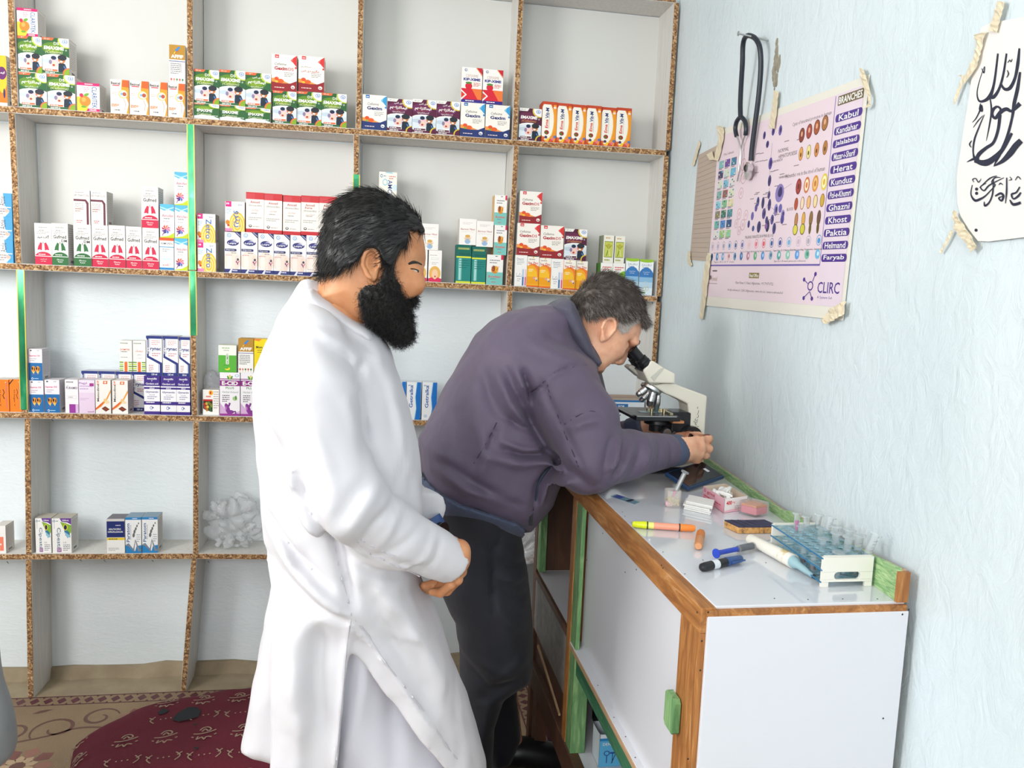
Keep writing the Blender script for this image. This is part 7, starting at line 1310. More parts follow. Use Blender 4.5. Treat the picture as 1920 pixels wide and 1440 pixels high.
def roots(V, Q, n, seed=0, cond=None):
    g = np.random.default_rng(seed); A_ = V[Q]; c = A_.mean(1); nr = np.cross(A_[:, 2]-A_[:, 0], A_[:, 3]-A_[:, 1]); ar_ = np.linalg.norm(nr, axis=1); nr = nr/(ar_[:, None]+1e-12)
    if cond is not None: ar_ = ar_*cond(c, nr)
    i = g.choice(len(Q), n, p=ar_/ar_.sum()); w = g.dirichlet((1, 1, 1, 1), n); return (A_[i]*w[:, :, None]).sum(1), nr[i]
HCc = np.array([px(560, 480)[0], YW, px(0, 480)[2]])
def lie(c, nr, front):
    v = c-HCc; t = np.stack([-np.ones(len(c)), .25*np.sign(c[:, 1]-YW)*np.ones(len(c)), -.15-.9*np.clip(-(v[:, 0])/.09, 0, 1)-.45*np.clip(-v[:, 2]/.06+.4, 0, 1)], 1)
    t = t-nr*(t*nr).sum(1)[:, None]; t /= np.linalg.norm(t, axis=1)[:, None]+1e-9; return t+nr*.16
R_, N_ = roots(CV, CF, 7000, 2, lambda c, n: (n[:, 1]*np.sign(c[:, 1]-YW) > -.2)*1.); strands('hair_strands', R_-N_*.001, lie(R_, N_, 1), np.full(len(R_), .026), .00055, M['hair1'], hair, white.loc, seg=4, droop=.25, jit=.16, seed=3)
# beard
bc_ = zpx([(735, 690), (790, 700), (800, 790), (830, 840), (880, 930), (905, 990), (930, 965), (962, 925), (975, 960), (968, 985), (935, 1010), (905, 1030), (912, 1075), (935, 1085), (955, 1180), (968, 1270), (960, 1320), (925, 1355), (870, 1378), (800, 1362), (740, 1305), (640, 1230), (585, 1195), (550, 1110), (515, 1000), (520, 930), (570, 885), (650, 880), (690, 830), (715, 790)], 560, 340, 4.5)
BC = out(bc_[:6], YW-.05)+out(bc_[6:24], YW)+out(bc_[24:], YW-.062); u0 = np.array(BC).min(0); u1 = np.array(BC).max(0)
f = Field((u0[0]-.015, YW-.1, u0[1]-.015), (u1[0]+.015, YW+.1, u1[1]+.015), .0027)
xx = f.x[:, :, 0]; zz = f.z[0]; zc = px(0, 1000)[2]
Wb = (.079-.030*np.clip((xx-earx)/.085, 0, 1)**1.3-.02*np.clip((zc-zz)/.09, 0, 1)).astype(np.float32)
dB = f.inside(BC); pb_ = f.puff(BC, YW, Wb, .045, p=2.3); hull = f.puff(HB, YW, Wm[:1, :1]*0+Wb, .058, p=2.25)
upper = (zz > px(0, 900)[2])
g0 = np.where(upper[:, None, :], np.maximum(hull-.005, -np.minimum(dB, .02)[:, None, :]), np.minimum(pb_, np.maximum(hull-.006, -np.minimum(dB, .02)[:, None, :])))
mo = f.caps((px(900, 1000)[0], YW-.03, px(0, 1010)[2]), (px(962, 962)[0], YW-.008, px(0, 962)[2]), .007, .008); mo = np.minimum(mo, f.caps((px(900, 1000)[0], YW+.03, px(0, 1010)[2]), (px(962, 962)[0], YW+.008, px(0, 962)[2]), .007, .008))
g0 = smin(g0, mo, .008)-.0028*np.sin(f.x*420+2*np.sin(f.z*260))*np.sin(f.z*380+2*np.sin(f.y*300))
f.f = g0.astype(np.float32); CV, CF = f.mesh(); beard = skin('beard', CV, CF, M['beard1'], white.o, white.loc, 1)
bch = np.array([px(800, 900)[0], YW, px(0, 900)[2]])
R_, N_ = roots(CV, CF, 9000, 4, lambda c, n: (n[:, 1]*np.sign(c[:, 1]-YW) > -.3)*1.); D_ = N_*.55+np.array([.25, 0, -.75]); strands('beard_strands', R_-N_*.002, D_, np.full(len(R_), .014), .0005, M['beard1'], beard, white.loc, curl=.0026, seg=5, jit=.35, seed=5)

# tunic: torso, sleeves, split skirt
tz = lambda l: zpx(l, 440, 540, 1.6)
T_ = tz([(222, 8), (186, 55), (130, 105), (95, 160), (66, 230), (56, 290), (58, 350), (66, 450), (76, 560), (82, 660), (90, 740), (112, 800), (128, 860), (150, 1000), (350, 1050), (480, 1040), (600, 1000), (590, 935), (556, 905), (560, 800), (566, 640), (560, 560), (550, 470), (540, 420), (520, 350), (500, 290), (470, 215), (440, 165), (405, 125), (380, 100), (320, 65), (262, 20)])
far_flap = tz([(120, 840), (100, 960), (70, 1100), (40, 1270), (20, 1372), (60, 1393), (127, 1404), (230, 1412), (240, 1000), (180, 850)])
near_back = tz([(105, 780), (128, 860), (134, 1000), (128, 1200), (126, 1400), (124, 1540), (294, 1560), (302, 1440), (310, 1350), (325, 1200), (335, 1080), (351, 985), (330, 900), (200, 800)])
front_ = tz([(330, 900), (351, 985), (400, 1040), (450, 1118), (520, 1206), (580, 1284), (630, 1362), (680, 1432), (715, 1446), (748, 1437), (756, 1410), (746, 1370), (720, 1290), (690, 1200), (660, 1110), (640, 1040), (618, 990), (590, 932), (560, 880), (450, 860)])
lo = (aty(448, 1000, YW)[0]-.03, YW-.34, aty(500, 1530, 1.32)[2]-.02); hi = (aty(925, 1000, YW)[0]+.02, YW+.30, aty(580, 540, YW)[2]+.02)
f = Field(lo, hi, .0058)
zz = f.z[0]; TB = out(T_, YW)
zs = aty(580, 660, YW)[2]
Wt = (.165+.0*zz-.115*np.clip((zz-zs)/.075, 0, 1)**1.3).astype(np.float32)
t = f.puff(TB, YW, Wt, .13)
ds = lambda px_, py_, y: aty(440+px_/1.6, 540+py_/1.6, y)
arm = f.chain([ds(225, 165, YW-.11), ds(235, 340, YW-.182), ds(330, 640, YW-.205)], [.058, .068, .060], .03)
arm = smin(arm, f.chain([ds(330, 640, YW-.205), ds(470, 738, YW-.15), ds(640, 816, YW-.085)], [.060, .050, .042], .02), .03)
armL = f.chain([ds(230, 150, YW+.13), ds(300, 360, YW+.2), ds(380, 590, YW+.21)], [.062, .07, .06], .03); armL = smin(armL, f.chain([ds(380, 590, YW+.21), ds(500, 640, YW+.14), ds(590, 668, YW+.05)], [.06, .05, .034], .02), .03)
cuff = ds(640, 818, YW-.085); ax_ = cuff-ds(470, 735, YW-.16); ax_ /= np.linalg.norm(ax_)
pl_c = ((f.x-cuff[0])*ax_[0]+(f.y-cuff[1])*ax_[1]+(f.z-cuff[2])*ax_[2])-.012; arm = np.maximum(arm, pl_c)
cL = ds(590, 668, YW+.05); aL = cL-ds(500, 640, YW+.14); aL /= np.linalg.norm(aL); armL = np.maximum(armL, ((f.x-cL[0])*aL[0]+(f.y-cL[1])*aL[1]+(f.z-cL[2])*aL[2])-.006)
t = smin(t, arm, .024); t = smin(t, armL, .03)
skirt = tz([(85, 760), (80, 860), (70, 1000), (60, 1200), (50, 1560), (700, 1560), (748, 1437), (756, 1410), (746, 1370), (720, 1290), (690, 1200), (660, 1110), (640, 1040), (618, 990), (590, 932), (560, 860), (540, 760)])
fp = f.puff(out(far_flap, YW+.10), YW+.10, .06, .04); sk = f.puff(out(skirt, YW), YW, .138, .10)
cutp = lambda pl, k=.007: smax(sk, -np.minimum(f.inside(out(pl, YW)), .04)[:, None, :], k)
nb, fr = cutp(near_back), cutp(front_)
t = smin(t, fp, .006); t = smin(t, nb, .012); t = smin(t, fr, .012)
nkp = tz([(225, 5), (300, 48), (408, 122), (440, 190), (380, 260), (240, 200), (165, 90)]); t = smin(t, f.puff(out(nkp, YW), YW, .080, .05), .035)
FO = lambda l, y=YW-.12: out(tz(l), y)
fold = f.folds([(FO([(350, 985), (335, 1080), (325, 1200), (310, 1350), (300, 1500)]), .004, .006), (FO([(350, 985), (400, 1040), (520, 1206), (630, 1362)]), .004, .006), (FO([(200, 545), (240, 650), (290, 740), (330, 880), (350, 980)], 1.25), -.009, .009), (FO([(170, 520), (220, 640), (260, 700)]), .005, .012),
   (FO([(100, 720), (180, 830), (270, 900), (340, 950)]), .008, .012), (FO([(110, 690), (190, 790), (290, 870)]), -.007, .010), (FO([(150, 860), (230, 930), (330, 965)]), -.006, .009), (FO([(90, 560), (130, 680), (190, 760)]), .006, .012), (FO([(80, 480), (110, 600), (150, 700)]), -.005, .010), (FO([(120, 430), (180, 520), (200, 560)]), .006, .010), (FO([(60, 300), (100, 390), (150, 470)]), -.006, .010), (FO([(200, 1000), (190, 1150), (200, 1300), (190, 1440)]), .006, .018), (FO([(260, 1010), (250, 1150), (260, 1300)]), -.006, .018), (FO([(160, 960), (170, 1100), (160, 1300)]), .004, .012),
   (FO([(440, 900), (500, 960), (580, 1080), (640, 1200)]), .006, .016), (FO([(400, 880), (440, 980), (520, 1120), (600, 1260)]), -.006, .014), (FO([(520, 900), (580, 960), (620, 1060), (680, 1220)]), -.005, .012), (FO([(310, 770), (420, 850), (540, 890), (580, 930)], 1.3), -.006, .010), (FO([(420, 940), (470, 1000), (560, 1180)]), .004, .01), (FO([(420, 190), (470, 300), (500, 420), (530, 560)], 1.33), .004, .01), (FO([(250, 110), (340, 170), (400, 240)], 1.33), .004, .012), (FO([(240, 130), (330, 200), (375, 260)], 1.33), -.004, .009), (FO([(235, 100), (330, 140), (420, 200)], 1.33), -.003, .007),
   (FO([(385, 230), (352, 300), (380, 410), (395, 480)], 1.25), -.007, .009), (FO([(360, 250), (350, 330), (372, 420)], 1.25), .006, .009)])
wy = np.clip((YW+.05-f.y)/.08, 0, 1)
ar_f = f.folds([(FO([(400, 560), (360, 600), (300, 690)], 1.22), -.004, .010), (FO([(430, 590), (390, 640), (340, 720)], 1.22), .005, .009), (FO([(470, 640), (420, 680), (370, 760)], 1.25), -.004, .008), (FO([(500, 660), (460, 730), (420, 780)], 1.25), .004, .008), (FO([(560, 700), (500, 740), (440, 770)], 1.3), -.003, .007), (FO([(600, 730), (570, 790), (490, 820)], 1.32), .003, .006), (FO([(620, 740), (600, 800), (560, 840)], 1.32), -.003, .005), (FO([(240, 420), (270, 520), (300, 640)], 1.2), .004, .014), (FO([(390, 750), (470, 790), (560, 830), (600, 880)], 1.3), -.003, .004), (FO([(365, 755), (395, 780)], 1.3), .003, .006)])
wA = np.clip((1.34-f.y)/.05, 0, 1)
f.f = (t-1.5*fold[:, None, :]*wy-1.7*ar_f[:, None, :]*wA-.003*wob(f.x, f.y, f.z, 24, .5)-.0016*wob(f.x, f.y, f.z, 60, 1.5)).astype(np.float32)
for c_, a_, o_ in ((cuff, ax_, .012), (cL, aL, .006)):   # clean cuff ends
    r_ = np.sqrt((f.x-c_[0])**2+(f.y-c_[1])**2+(f.z-c_[2])**2); f.f = np.where(r_ < .075, np.maximum(f.f, ((f.x-c_[0])*a_[0]+(f.y-c_[1])*a_[1]+(f.z-c_[2])*a_[2])-o_), f.f).astype(np.float32)
V_, Q_ = f.mesh(); tun = skin('tunic', V_, Q_, M['tunic'], white.o, white.loc, 2)
def onfield(fl, a, b_, y0, lift=.0022):   # the point of a surface seen at a place in the photograph
    y = y0
    for _ in range(6): P_ = aty(a, b_, y); y = fl.near(P_[0], P_[2])-lift
    return aty(a, b_, y)
def seams(name, fl, lines, y0, mat, r, parent, thing):
    mb = MB()
    for pts in lines:
        P_ = [onfield(fl, q[0], q[1], y0) for q in catmull([np.array(p) for p in pts], 5)]; P_ = [p for i, p in enumerate(P_) if i == 0 or np.linalg.norm(p-P_[i-1]) < .05]
        if len(P_) > 2: mb.loft(P_, r, 6)
    return thing.part(name, mb, mat, True, parent=parent, kind='stuff')
seams('seams', f, [tz([(350, 980), (336, 1080), (325, 1200), (312, 1330), (305, 1430)]), tz([(356, 990), (402, 1044), (452, 1124), (522, 1212), (582, 1290), (632, 1368), (676, 1424)]), tz([(365, 757), (385, 778), (410, 800), (440, 812), (470, 828), (520, 848), (560, 868)]), tz([(372, 750), (400, 768), (445, 790), (480, 806)]), tz([(285, 715), (300, 780), (318, 860), (338, 930), (350, 978)])], YW-.15, flat('seam_thread', 'c2bec6', .8), .0012, tun, white)
# stand collar, placket, buttons, side pocket seam
co = tz([(222, 3), (240, -2), (300, 42), (360, 88), (405, 118), (424, 142), (410, 168), (340, 132), (255, 78), (200, 40)])
f = Field((aty(560, 560, YW)[0]-.02, YW-.09, aty(600, 640, YW)[2]-.03), (aty(712, 600, YW)[0]+.02, YW+.09, aty(600, 530, YW)[2]+.02), .0032)
f.f = (f.puff(out(co, YW), YW, .079, .024, p=3)-.0006*wob(f.x, f.y, f.z, 80)).astype(np.float32); V_, Q_ = f.mesh(); skin('collar', V_, Q_, M['tunic'], tun, white.loc, 1)
pc_ = catmull([aty(*tz([q])[0], YW) for q in [(415, 140), (440, 172), (468, 222), (498, 298), (518, 356), (538, 430), (549, 480), (559, 560)]], 6); pk_ = MB().loft([p+np.array([-.003, -.012, 0]) for p in pc_], .0042, 8)
o = white.part('placket', pk_, flat('stitched_piping', 'd0ccd0', .8), True, parent=tun)
bt_ = MB()
for q in [(426, 152), (452, 196), (508, 342), (542, 478)]: p = aty(*tz([q])[0], YW); bt_.sphere((p[0]-.004, p[1]-.02, p[2]), .004, 10, sc=(1, .5, 1))
white.part('buttons', bt_, M['white'], True, parent=tun, kind='stuff')
# trousers
f = Field((aty(600, 1100, YW)[0]-.06, YW-.2, .05), (aty(900, 1400, YW)[0]+.03, YW+.2, aty(700, 1030, YW)[2]+.01), .009)
tr = tz([(250, 800), (480, 800), (500, 1000), (520, 1180), (640, 1350), (720, 1460), (730, 1700), (700, 2050), (560, 2060), (330, 2050), (280, 1700), (270, 1400), (250, 1150)])
g0 = f.puff(out(tr, YW), YW, .118, .09); fo = f.folds([(FO([(400, 1060), (380, 1200), (340, 1400)]), .006, .014), (FO([(430, 1080), (470, 1250), (480, 1440)]), -.006, .014), (FO([(360, 1060), (350, 1200), (330, 1360)]), -.005, .010), (FO([(450, 1120), (560, 1300), (620, 1440)]), .006, .014)])
f.f = (g0-fo[:, None, :]-.003*wob(f.x, f.y, f.z, 30)).astype(np.float32); V_, Q_ = f.mesh(); skin('trousers', V_, Q_, M['tunic2'], white.o, white.loc, 2)
sm = MB()
for s_ in (-1, 1):
    x_ = lx0-.01; y_ = YW+s_*.07; sm.loft([(x_-.05, y_, .050), (x_+.02, y_, .052), (x_+.1, y_+s_*.012, .048), (x_+.175, y_+s_*.02, .036)], [.036, .042, .038, .024], 14)
white.part('shoes', sm, M['black'], True, kind='stuff')
# watch on the far wrist
wc = aty(806, 986, 1.49); dv = aty(826, 1030, 1.48)-aty(792, 972, 1.5); dv /= np.linalg.norm(dv)
wt = white.part('wristwatch', MB().loft([wc-dv*.011, wc+dv*.011], [.029, .029], 24), M['navyblue'], True); white.part('watch_face', MB().cyl(wc+np.array([.018, -.022, .0]), wc+np.array([.026, -.03, .002]), .014, n=20), M['screen'], True, parent=wt)
# ---------------------------------------------------------------- older man bent over the microscope
YE = 1.965
elder = Thing('person', (aty(930, 1300, 2.0)[0], 2.03, 0), 'grey haired older man in purple-grey jacket bending over the microscope', 'person')
px = lambda a, b, y=YE: aty(1020+a/4.965, 490+b/4.965, y)
hd = zpx([(560, 130), (480, 165), (400, 225), (330, 310), (275, 395), (262, 450), (250, 560), (300, 720), (380, 880), (440, 960), (470, 1028), (500, 1047), (535, 1042), (552, 1015), (558, 985), (575, 985), (590, 972), (612, 968), (625, 958), (662, 945), (670, 930), (690, 946), (715, 940), (735, 910), (748, 868), (770, 830), (795, 800), (845, 765), (868, 720), (888, 660), (900, 560), (893, 470), (875, 380), (835, 285), (755, 200), (640, 140)], 1020, 490, 4.965)
EB = out(hd, YE); u0 = np.array(EB).min(0); u1 = np.array(EB).max(0)
f = Field((u0[0]-.01, YE-.115, u0[1]-.012), (u1[0]+.015, YE+.115, u1[1]+.012), .0022)
# along the face axis: from the back of the skull to the chin the head narrows
xx, zz = f.x[:, :, 0], f.z[0]; c0 = px(600, 400); c1 = px(520, 1040); ax2 = np.array([c1[0]-c0[0], c1[2]-c0[2]]); ln = np.hypot(*ax2); ax2 /= ln; tt = ((xx-c0[0])*ax2[0]+(zz-c0[2])*ax2[1])/ln
fw = px(870, 720); bk = px(330, 330); fx2 = np.array([fw[0]-bk[0], fw[2]-bk[2]]); fl2 = np.hypot(*fx2); fx2 /= fl2; ff = ((xx-bk[0])*fx2[0]+(zz-bk[2])*fx2[1])/fl2
We = (.079-.024*np.clip(tt, 0, 1)**1.2-.020*np.clip((ff-.6)/.4, 0, 1)**1.4).astype(np.float32)
h = f.puff(EB, YE, We, .06, p=2.25)
nt, nr_ = px(705, 915), px(775, 815)
for s_ in (-1, 1):
    e = px(775, 775, YE-.033); e = np.array([e[0]-.008, YE+s_*.033, e[2]])
    h = smax(h, -f.ell(e+(.008, 0, -.002), (.017, .017, .014)), .018)
    bp_ = px(832, 748); h = smin(h, f.ell((bp_[0]-.008, YE+s_*.028, bp_[2]), (.012, .022, .010)), .014)
    h = smin(h, f.ell(e+(-.001, s_*.001, 0), (.0115, .0125, .0115)), .004)
    ck = px(690, 800, YE-.042); h = smin(h, f.ell((ck[0]-.01, YE+s_*.042, ck[2]), (.022, .018, .026)), .025)
    w_ = px(690, 918, YE-.0145); h = smin(h, f.ell((w_[0], YE+s_*.0145, w_[2]), (.009, .0075, .010)), .008)
    n_ = px(668, 940); h = smax(h, -f.caps((n_[0], YE+s_*.009, n_[2]-.002), (n_[0]+.004, YE+s_*.009, n_[2]+.004), .003, .003), .005)
    jw = px(480, 900, YE-.045); h = smin(h, f.ell((jw[0], YE+s_*.045, jw[2]+.005), (.035, .02, .035)), .03)
h = smin(h, f.chain([(nr_[0]-.004, YE, nr_[2]), (px(728, 880)[0], YE, px(728, 880)[2]), (nt[0], YE, nt[2])], [.006, .0095, .0125], .008), .012)
m0 = px(618, 962); h = smax(h, -f.caps((m0[0]-.012, YE-.03, m0[2]+.006), (m0[0]+.001, YE, m0[2]), .0022, .0022), .004)
for s_ in (-1, 1):
    ch = px(610, 900); h = smax(h, -f.caps((px(655, 905)[0], YE+s_*.024, px(0, 905)[2]), (px(580, 960)[0], YE+s_*.044, px(0, 945)[2]), .0025, .0025), .008)   # smile crease
    c = px(592, 630, YE-.0775); c = np.array([c[0], YE+s_*.0775, c[2]]); a_ = px(618, 520)-px(556, 740); al = math.atan2(a_[2], a_[0]); R = np.array([[math.sin(al), 0, math.cos(al)], [0, 1, 0], [-math.cos(al), 0, math.sin(al)]]).T   # columns: across, out, along the ear
    def el(dx, dy, dz): return c+np.array([math.sin(al)*dx+math.cos(al)*dz, s_*dy, -math.cos(al)*dx+math.sin(al)*dz])
    Rm = [[math.sin(al), 0, -math.cos(al)], [0, 1, 0], [math.cos(al), 0, math.sin(al)]]; Rm = np.array(Rm).T
    ear = f.ell(c, (.0165, .008, .030), Rm); ear = smax(ear, -f.ell(el(.004, .0065, .002), (.0105, .0065, .019), Rm), .004)
    ear = smin(ear, f.chain([el(-.0165*math.cos(t)*(1 if math.sin(t) > -.3 else .8), .0075, .0285*math.sin(t)) for t in np.linspace(-1.2, 3.1, 12)], [.0038]*12, .003), .003)
    ear = smin(ear, f.ell(el(-.006, .002, -.0265), (.008, .0055, .0095), Rm), .006); ear = smin(ear, f.ell(el(.0125, .003, -.004), (.005, .005, .009), Rm), .004)
    h = smin(h, ear, .0035); h = smax(h, -f.ell(el(.003, .009, -.001), (.0068, .0088, .0118), Rm), .0025); h = smax(h, -f.chain([el(-.0085*math.cos(t), .010, .0195*math.sin(t)) for t in np.linspace(.6, 2.7, 6)], [.0028]*6, .002), .002)
f.f = (h-.0004*wob(f.x, f.y, f.z, 180)).astype(np.float32); HV, HF = f.mesh()
# body under clothes
J = lambda a, b, y: aty(770+a/3.13, 540+b/3.13, y)
b = Field((-.12, 1.62, -.005), (.80, 2.42, 1.46), .01)
bd = b.chain([J(960, 250, YE), J(800, 350, YE), J(520, 620, YE), J(360, 1060, YE+.02)], [.042, .08, .085, .085], .04)
hp = J(330, 1150, YE)
KN = {}
for s_, kp, ap_ in ((-1, (905, 1230, 1.96), (900, 1500, 2.0)), (1, (940, 1230, 2.14), (965, 1385, 2.2))):
    k_, a_ = aty(*kp), aty(*ap_); KN[s_] = (k_, a_); bd = smin(bd, b.chain([(hp[0]+.03, YE+s_*.07, hp[2]-.0), lerp(k_, (0, YE, 0), .0), (a_[0], a_[1], .08)], [.06, .034, .028], .02), .02)
    bd = smin(bd, b.caps((a_[0]-.03, a_[1], .055), (a_[0]+.13, a_[1]-.01, .05), .034, .026), .03)
sR, eR, wR = J(900, 590, 1.79), J(1040, 1020, 1.70), J(1530, 955, 1.815); sL, eL, wL = J(960, 500, 2.14), J(1080, 940, 2.19), (K[0]-.09, 2.115, 1.075)
for q in ((sR, eR, wR), (sL, eL, wL)): bd = smin(bd, b.chain(q, [.055, .045, .03], .03), .04)
b.f = np.maximum(bd, np.where((b.x > .45) & (b.z > .9), CT+.012-b.z, -9)); BV, BF = b.mesh()
# the hand turning the focus knob
D_ = lambda a, b_, y: aty(1230+a/12, 780+b_/12, y)
hf = Field((D_(330, 0, 1.85)[0], 1.775, D_(0, 1130, 1.8)[2]), (D_(1330, 0, 1.85)[0], 1.95, D_(0, 330, 1.9)[2]), .0026)
wr0, palm = D_(430, 730, 1.82), D_(720, 700, 1.838)
kn = [D_(985, 500, 1.835), D_(1000, 690, 1.825), D_(975, 850, 1.828), D_(900, 985, 1.838)]
fg = [([kn[0], D_(1160, 505, 1.842), D_(1205, 520, 1.868), D_(1130, 530, 1.888)], .0118), ([kn[1], D_(1180, 735, 1.838), D_(1210, 735, 1.865), D_(1120, 720, 1.884)], .0108), ([kn[2], D_(1105, 890, 1.842), D_(1130, 890, 1.864), D_(1060, 850, 1.88)], .0096), ([kn[3], D_(960, 1005, 1.85), D_(985, 990, 1.87), D_(930, 940, 1.882)], .0085)]
gh = hf.chain([wr0, lerp(wr0, palm, .5), palm], [.031, .034, .034], .015)
for q in kn: gh = smin(gh, hf.caps(palm, q, .024, .0125), .014)
gh = smin(gh, hf.caps(palm, D_(900, 480, 1.85), .025, .014), .012)
for pts, r in fg: gh = smin(gh, hf.chain(pts, [r, r*.98, r*.92, r*.82], .004), .0045)
gh = smin(gh, hf.chain([D_(560, 480, 1.86), D_(760, 450, 1.885), D_(960, 440, 1.892)], [.0155, .0125, .0105], .006), .010)   # thumb behind
for q in kn: gh = smin(gh, hf.ell(q+np.array([-.002, -.007, .002]), (.008, .006, .008)), .008)
for a_ in ((600, 560, 930, 540), (600, 660, 940, 700), (590, 780, 920, 850), (580, 880, 860, 970)): gh = gh-.0009*np.exp(-(np.maximum(hf.caps(D_(a_[0], a_[1], 1.81), D_(a_[2], a_[3], 1.812), .0, .0)-.02, 0)/.006)**2)
hf.f = gh; GV, GF = hf.mesh()
h2 = Field((K[0]-.14, 2.04, K[2]-.07), (K[0]+.05, 2.16, K[2]+.07), .0036); w2 = np.array(wL); k2 = np.array([K[0], 2.06, K[2]])
g2 = h2.chain([w2, lerp(w2, k2, .35)+(0, .035, 0)], [.028, .032], .012)
for i in range(4): a0 = lerp(w2, k2, .6)+np.array([0, .045, .022-.017*i]); g2 = smin(g2, h2.chain([lerp(w2, k2, .35)+(0, .03, 0), a0, k2+np.array([.015, .02, .022-.014*i]), k2+np.array([.005, -.003, .02-.012*i])], [.02, .011, .0105, .009], .004), .006)
h2.f = smin(g2, h2.chain([lerp(w2, k2, .3), k2+np.array([-.02, .01, .02]), k2+np.array([0, -.003, .024])], [.015, .0115, .01], .004), .008); LV, LF = h2.mesh()
skin('body', *joined((HV, HF), (BV, BF), (GV, GF), (LV, LF)), M['skin2'], elder.o, elder.loc, 1)
bw = MB()
for s_ in (-1, 1): bw.loft(catmull([px(800, 775)+(0, s_*.042, 0), px(840, 752)+(0, s_*.034, 0), px(862, 738)+(0, s_*.02, 0)], 4), [.002]+[.004]*7+[.002], 8)
elder.part('eyebrows', bw, M['hair2'], True, kind='stuff')
# hair
hc = zpx([(560, 105), (640, 125), (690, 165), (765, 195), (845, 270), (885, 350), (905, 455), (955, 540), (952, 585), (925, 592), (905, 545), (893, 480), (850, 495), (800, 530), (735, 545), (700, 545), (660, 510), (600, 500), (545, 505), (500, 500), (460, 525), (410, 520), (350, 490), (290, 430), (255, 400), (285, 350), (330, 300), (400, 210), (480, 145)], 1020, 490, 4.965)
HC = out(hc[:10], YE)+out(hc[10:24], YE-.072)+out(hc[24:], YE); u0 = np.array(HC).min(0); u1 = np.array(HC).max(0)
f = Field((u0[0]-.012, YE-.12, u0[1]-.015), (u1[0]+.012, YE+.12, u1[1]+.015), .003)
def Wfun(f): 
    xx, zz = f.x[:, :, 0], f.z[0]; ff = ((xx-bk[0])*fx2[0]+(zz-bk[2])*fx2[1])/fl2; tt = ((xx-c0[0])*ax2[0]+(zz-c0[2])*ax2[1])/ln
    return (.083-.018*np.clip((ff-.6)/.4, 0, 1)**1.4-.02*np.clip(tt, 0, 1)).astype(np.float32)
hull = f.puff(EB, YE, Wfun(f), .06, p=2.25); dcap = f.inside(HC); inside_ = f.puff(HC, YE, .06, .03)
g0 = np.maximum(hull-.006, -np.minimum(dcap, .03)[:, None, :]); g0 = np.minimum(g0, np.maximum(f.puff(HC, YE, .045, .03), hull-.02))
f.f = (g0-.0015*wob(f.x, f.y, f.z, 170)).astype(np.float32); CV, CF = f.mesh(); hair = skin('hair', CV, CF, M['hair2'], elder.o, elder.loc, 1)
R_, N_ = roots(CV, CF, 7500, 7, lambda c, n: (n[:, 1]*np.sign(c[:, 1]-YE) > -.25)*1.)
t = np.stack([.55*np.ones(len(R_)), .1*np.sign(R_[:, 1]-YE), -.75*np.ones(len(R_))], 1); up_ = np.clip((R_[:, 2]-px(0, 330)[2])/.05, 0, 1)[:, None]; t = t*(1-up_)+np.array([.85, 0, -.05])*up_
t = t-N_*(t*N_).sum(1)[:, None]; t /= np.linalg.norm(t, axis=1)[:, None]+1e-9
strands('hair_strands', R_-N_*.001, t+N_*.3, np.full(len(R_), .021), .00055, M['hair2'], hair, elder.loc, seg=4, droop=.15, jit=.22, seed=8)
R2_, N2_ = roots(CV, CF, 2600, 17, lambda c, n: (n[:, 1]*np.sign(c[:, 1]-YE) > .0)*np.clip((px(0, 380)[2]-c[:, 2])/.03, .03, 1)); t2 = np.tile([.55, 0, -.7], (len(R2_), 1)); t2 = t2-N2_*(t2*N2_).sum(1)[:, None]
strands('grey_strands', R2_-N2_*.0005, t2+N2_*.25, np.full(len(R2_), .02), .0005, flat('mid_grey_hair', '8f8780', .5), hair, elder.loc, seg=4, droop=.15, jit=.22, seed=18)
# short grey hair at the temple
tp_ = zpx([(690, 545), (760, 545), (830, 510), (890, 480), (880, 540), (800, 580), (760, 640), (700, 650), (680, 600)], 1020, 490, 4.965); f2 = Field((px(640, 0)[0], YE-.11, px(0, 690)[2]), (px(930, 0)[0], YE+.11, px(0, 460)[2]), .003)
g0 = np.maximum(f2.puff(EB, YE, (Wfun(f2)-.0035), .06, p=2.25)-.0022, -np.minimum(f2.inside(out(tp_, YE-.066)), .03)[:, None, :]); f2.f = g0.astype(np.float32); CV, CF = f2.mesh()
R_, N_ = roots(CV, CF, 2200, 9, lambda c, n: (n[:, 1]*np.sign(c[:, 1]-YE) > .2)*1.); t = np.tile([.5, 0, -.7], (len(R_), 1)); t = t-N_*(t*N_).sum(1)[:, None]
strands('temple_hair', R_-N_*.0005, t+N_*.25, np.full(len(R_), .011), .00055, M['grey_hair'], hair, elder.loc, seg=3, jit=.25, seed=10)

# jacket
jz = lambda l: zpx(l, 770, 540, 3.13)
JB = jz([(890, 90), (815, 102), (700, 112), (580, 137), (480, 190), (390, 270), (330, 370), (270, 470), (210, 570), (160, 690), (95, 800), (45, 888), (50, 960), (64, 1060), (75, 1150), (140, 1280), (250, 1312), (400, 1352), (500, 1386), (590, 1396), (628, 1402), (642, 1420), (690, 1392), (760, 1305), (820, 1230), (852, 1150), (892, 1070), (960, 1030), (1060, 900), (1105, 700), (1095, 560), (1075, 470), (1085, 420), (1030, 330), (985, 210), (935, 105)])
JO = lambda l, y=1.80: out(jz(l), y)
f = Field((J(30, 900, YE)[0]-.03, 1.60, J(0, 1430, 1.9)[2]-.03), (J(1545, 900, 1.8)[0]+.02, 2.30, J(0, 90, YE)[2]+.03), .0062)
B_ = out(JB, YE); zz, xx = f.z[0], f.x[:, :, 0]
cl_ = J(960, 240, YE); dcol = np.sqrt((xx-cl_[0])**2+(zz-cl_[2])**2); Wj = (.205-.10*np.exp(-(dcol/.085)**2)).astype(np.float32)
t = f.puff(B_, YE, Wj, .15, p=2.1)
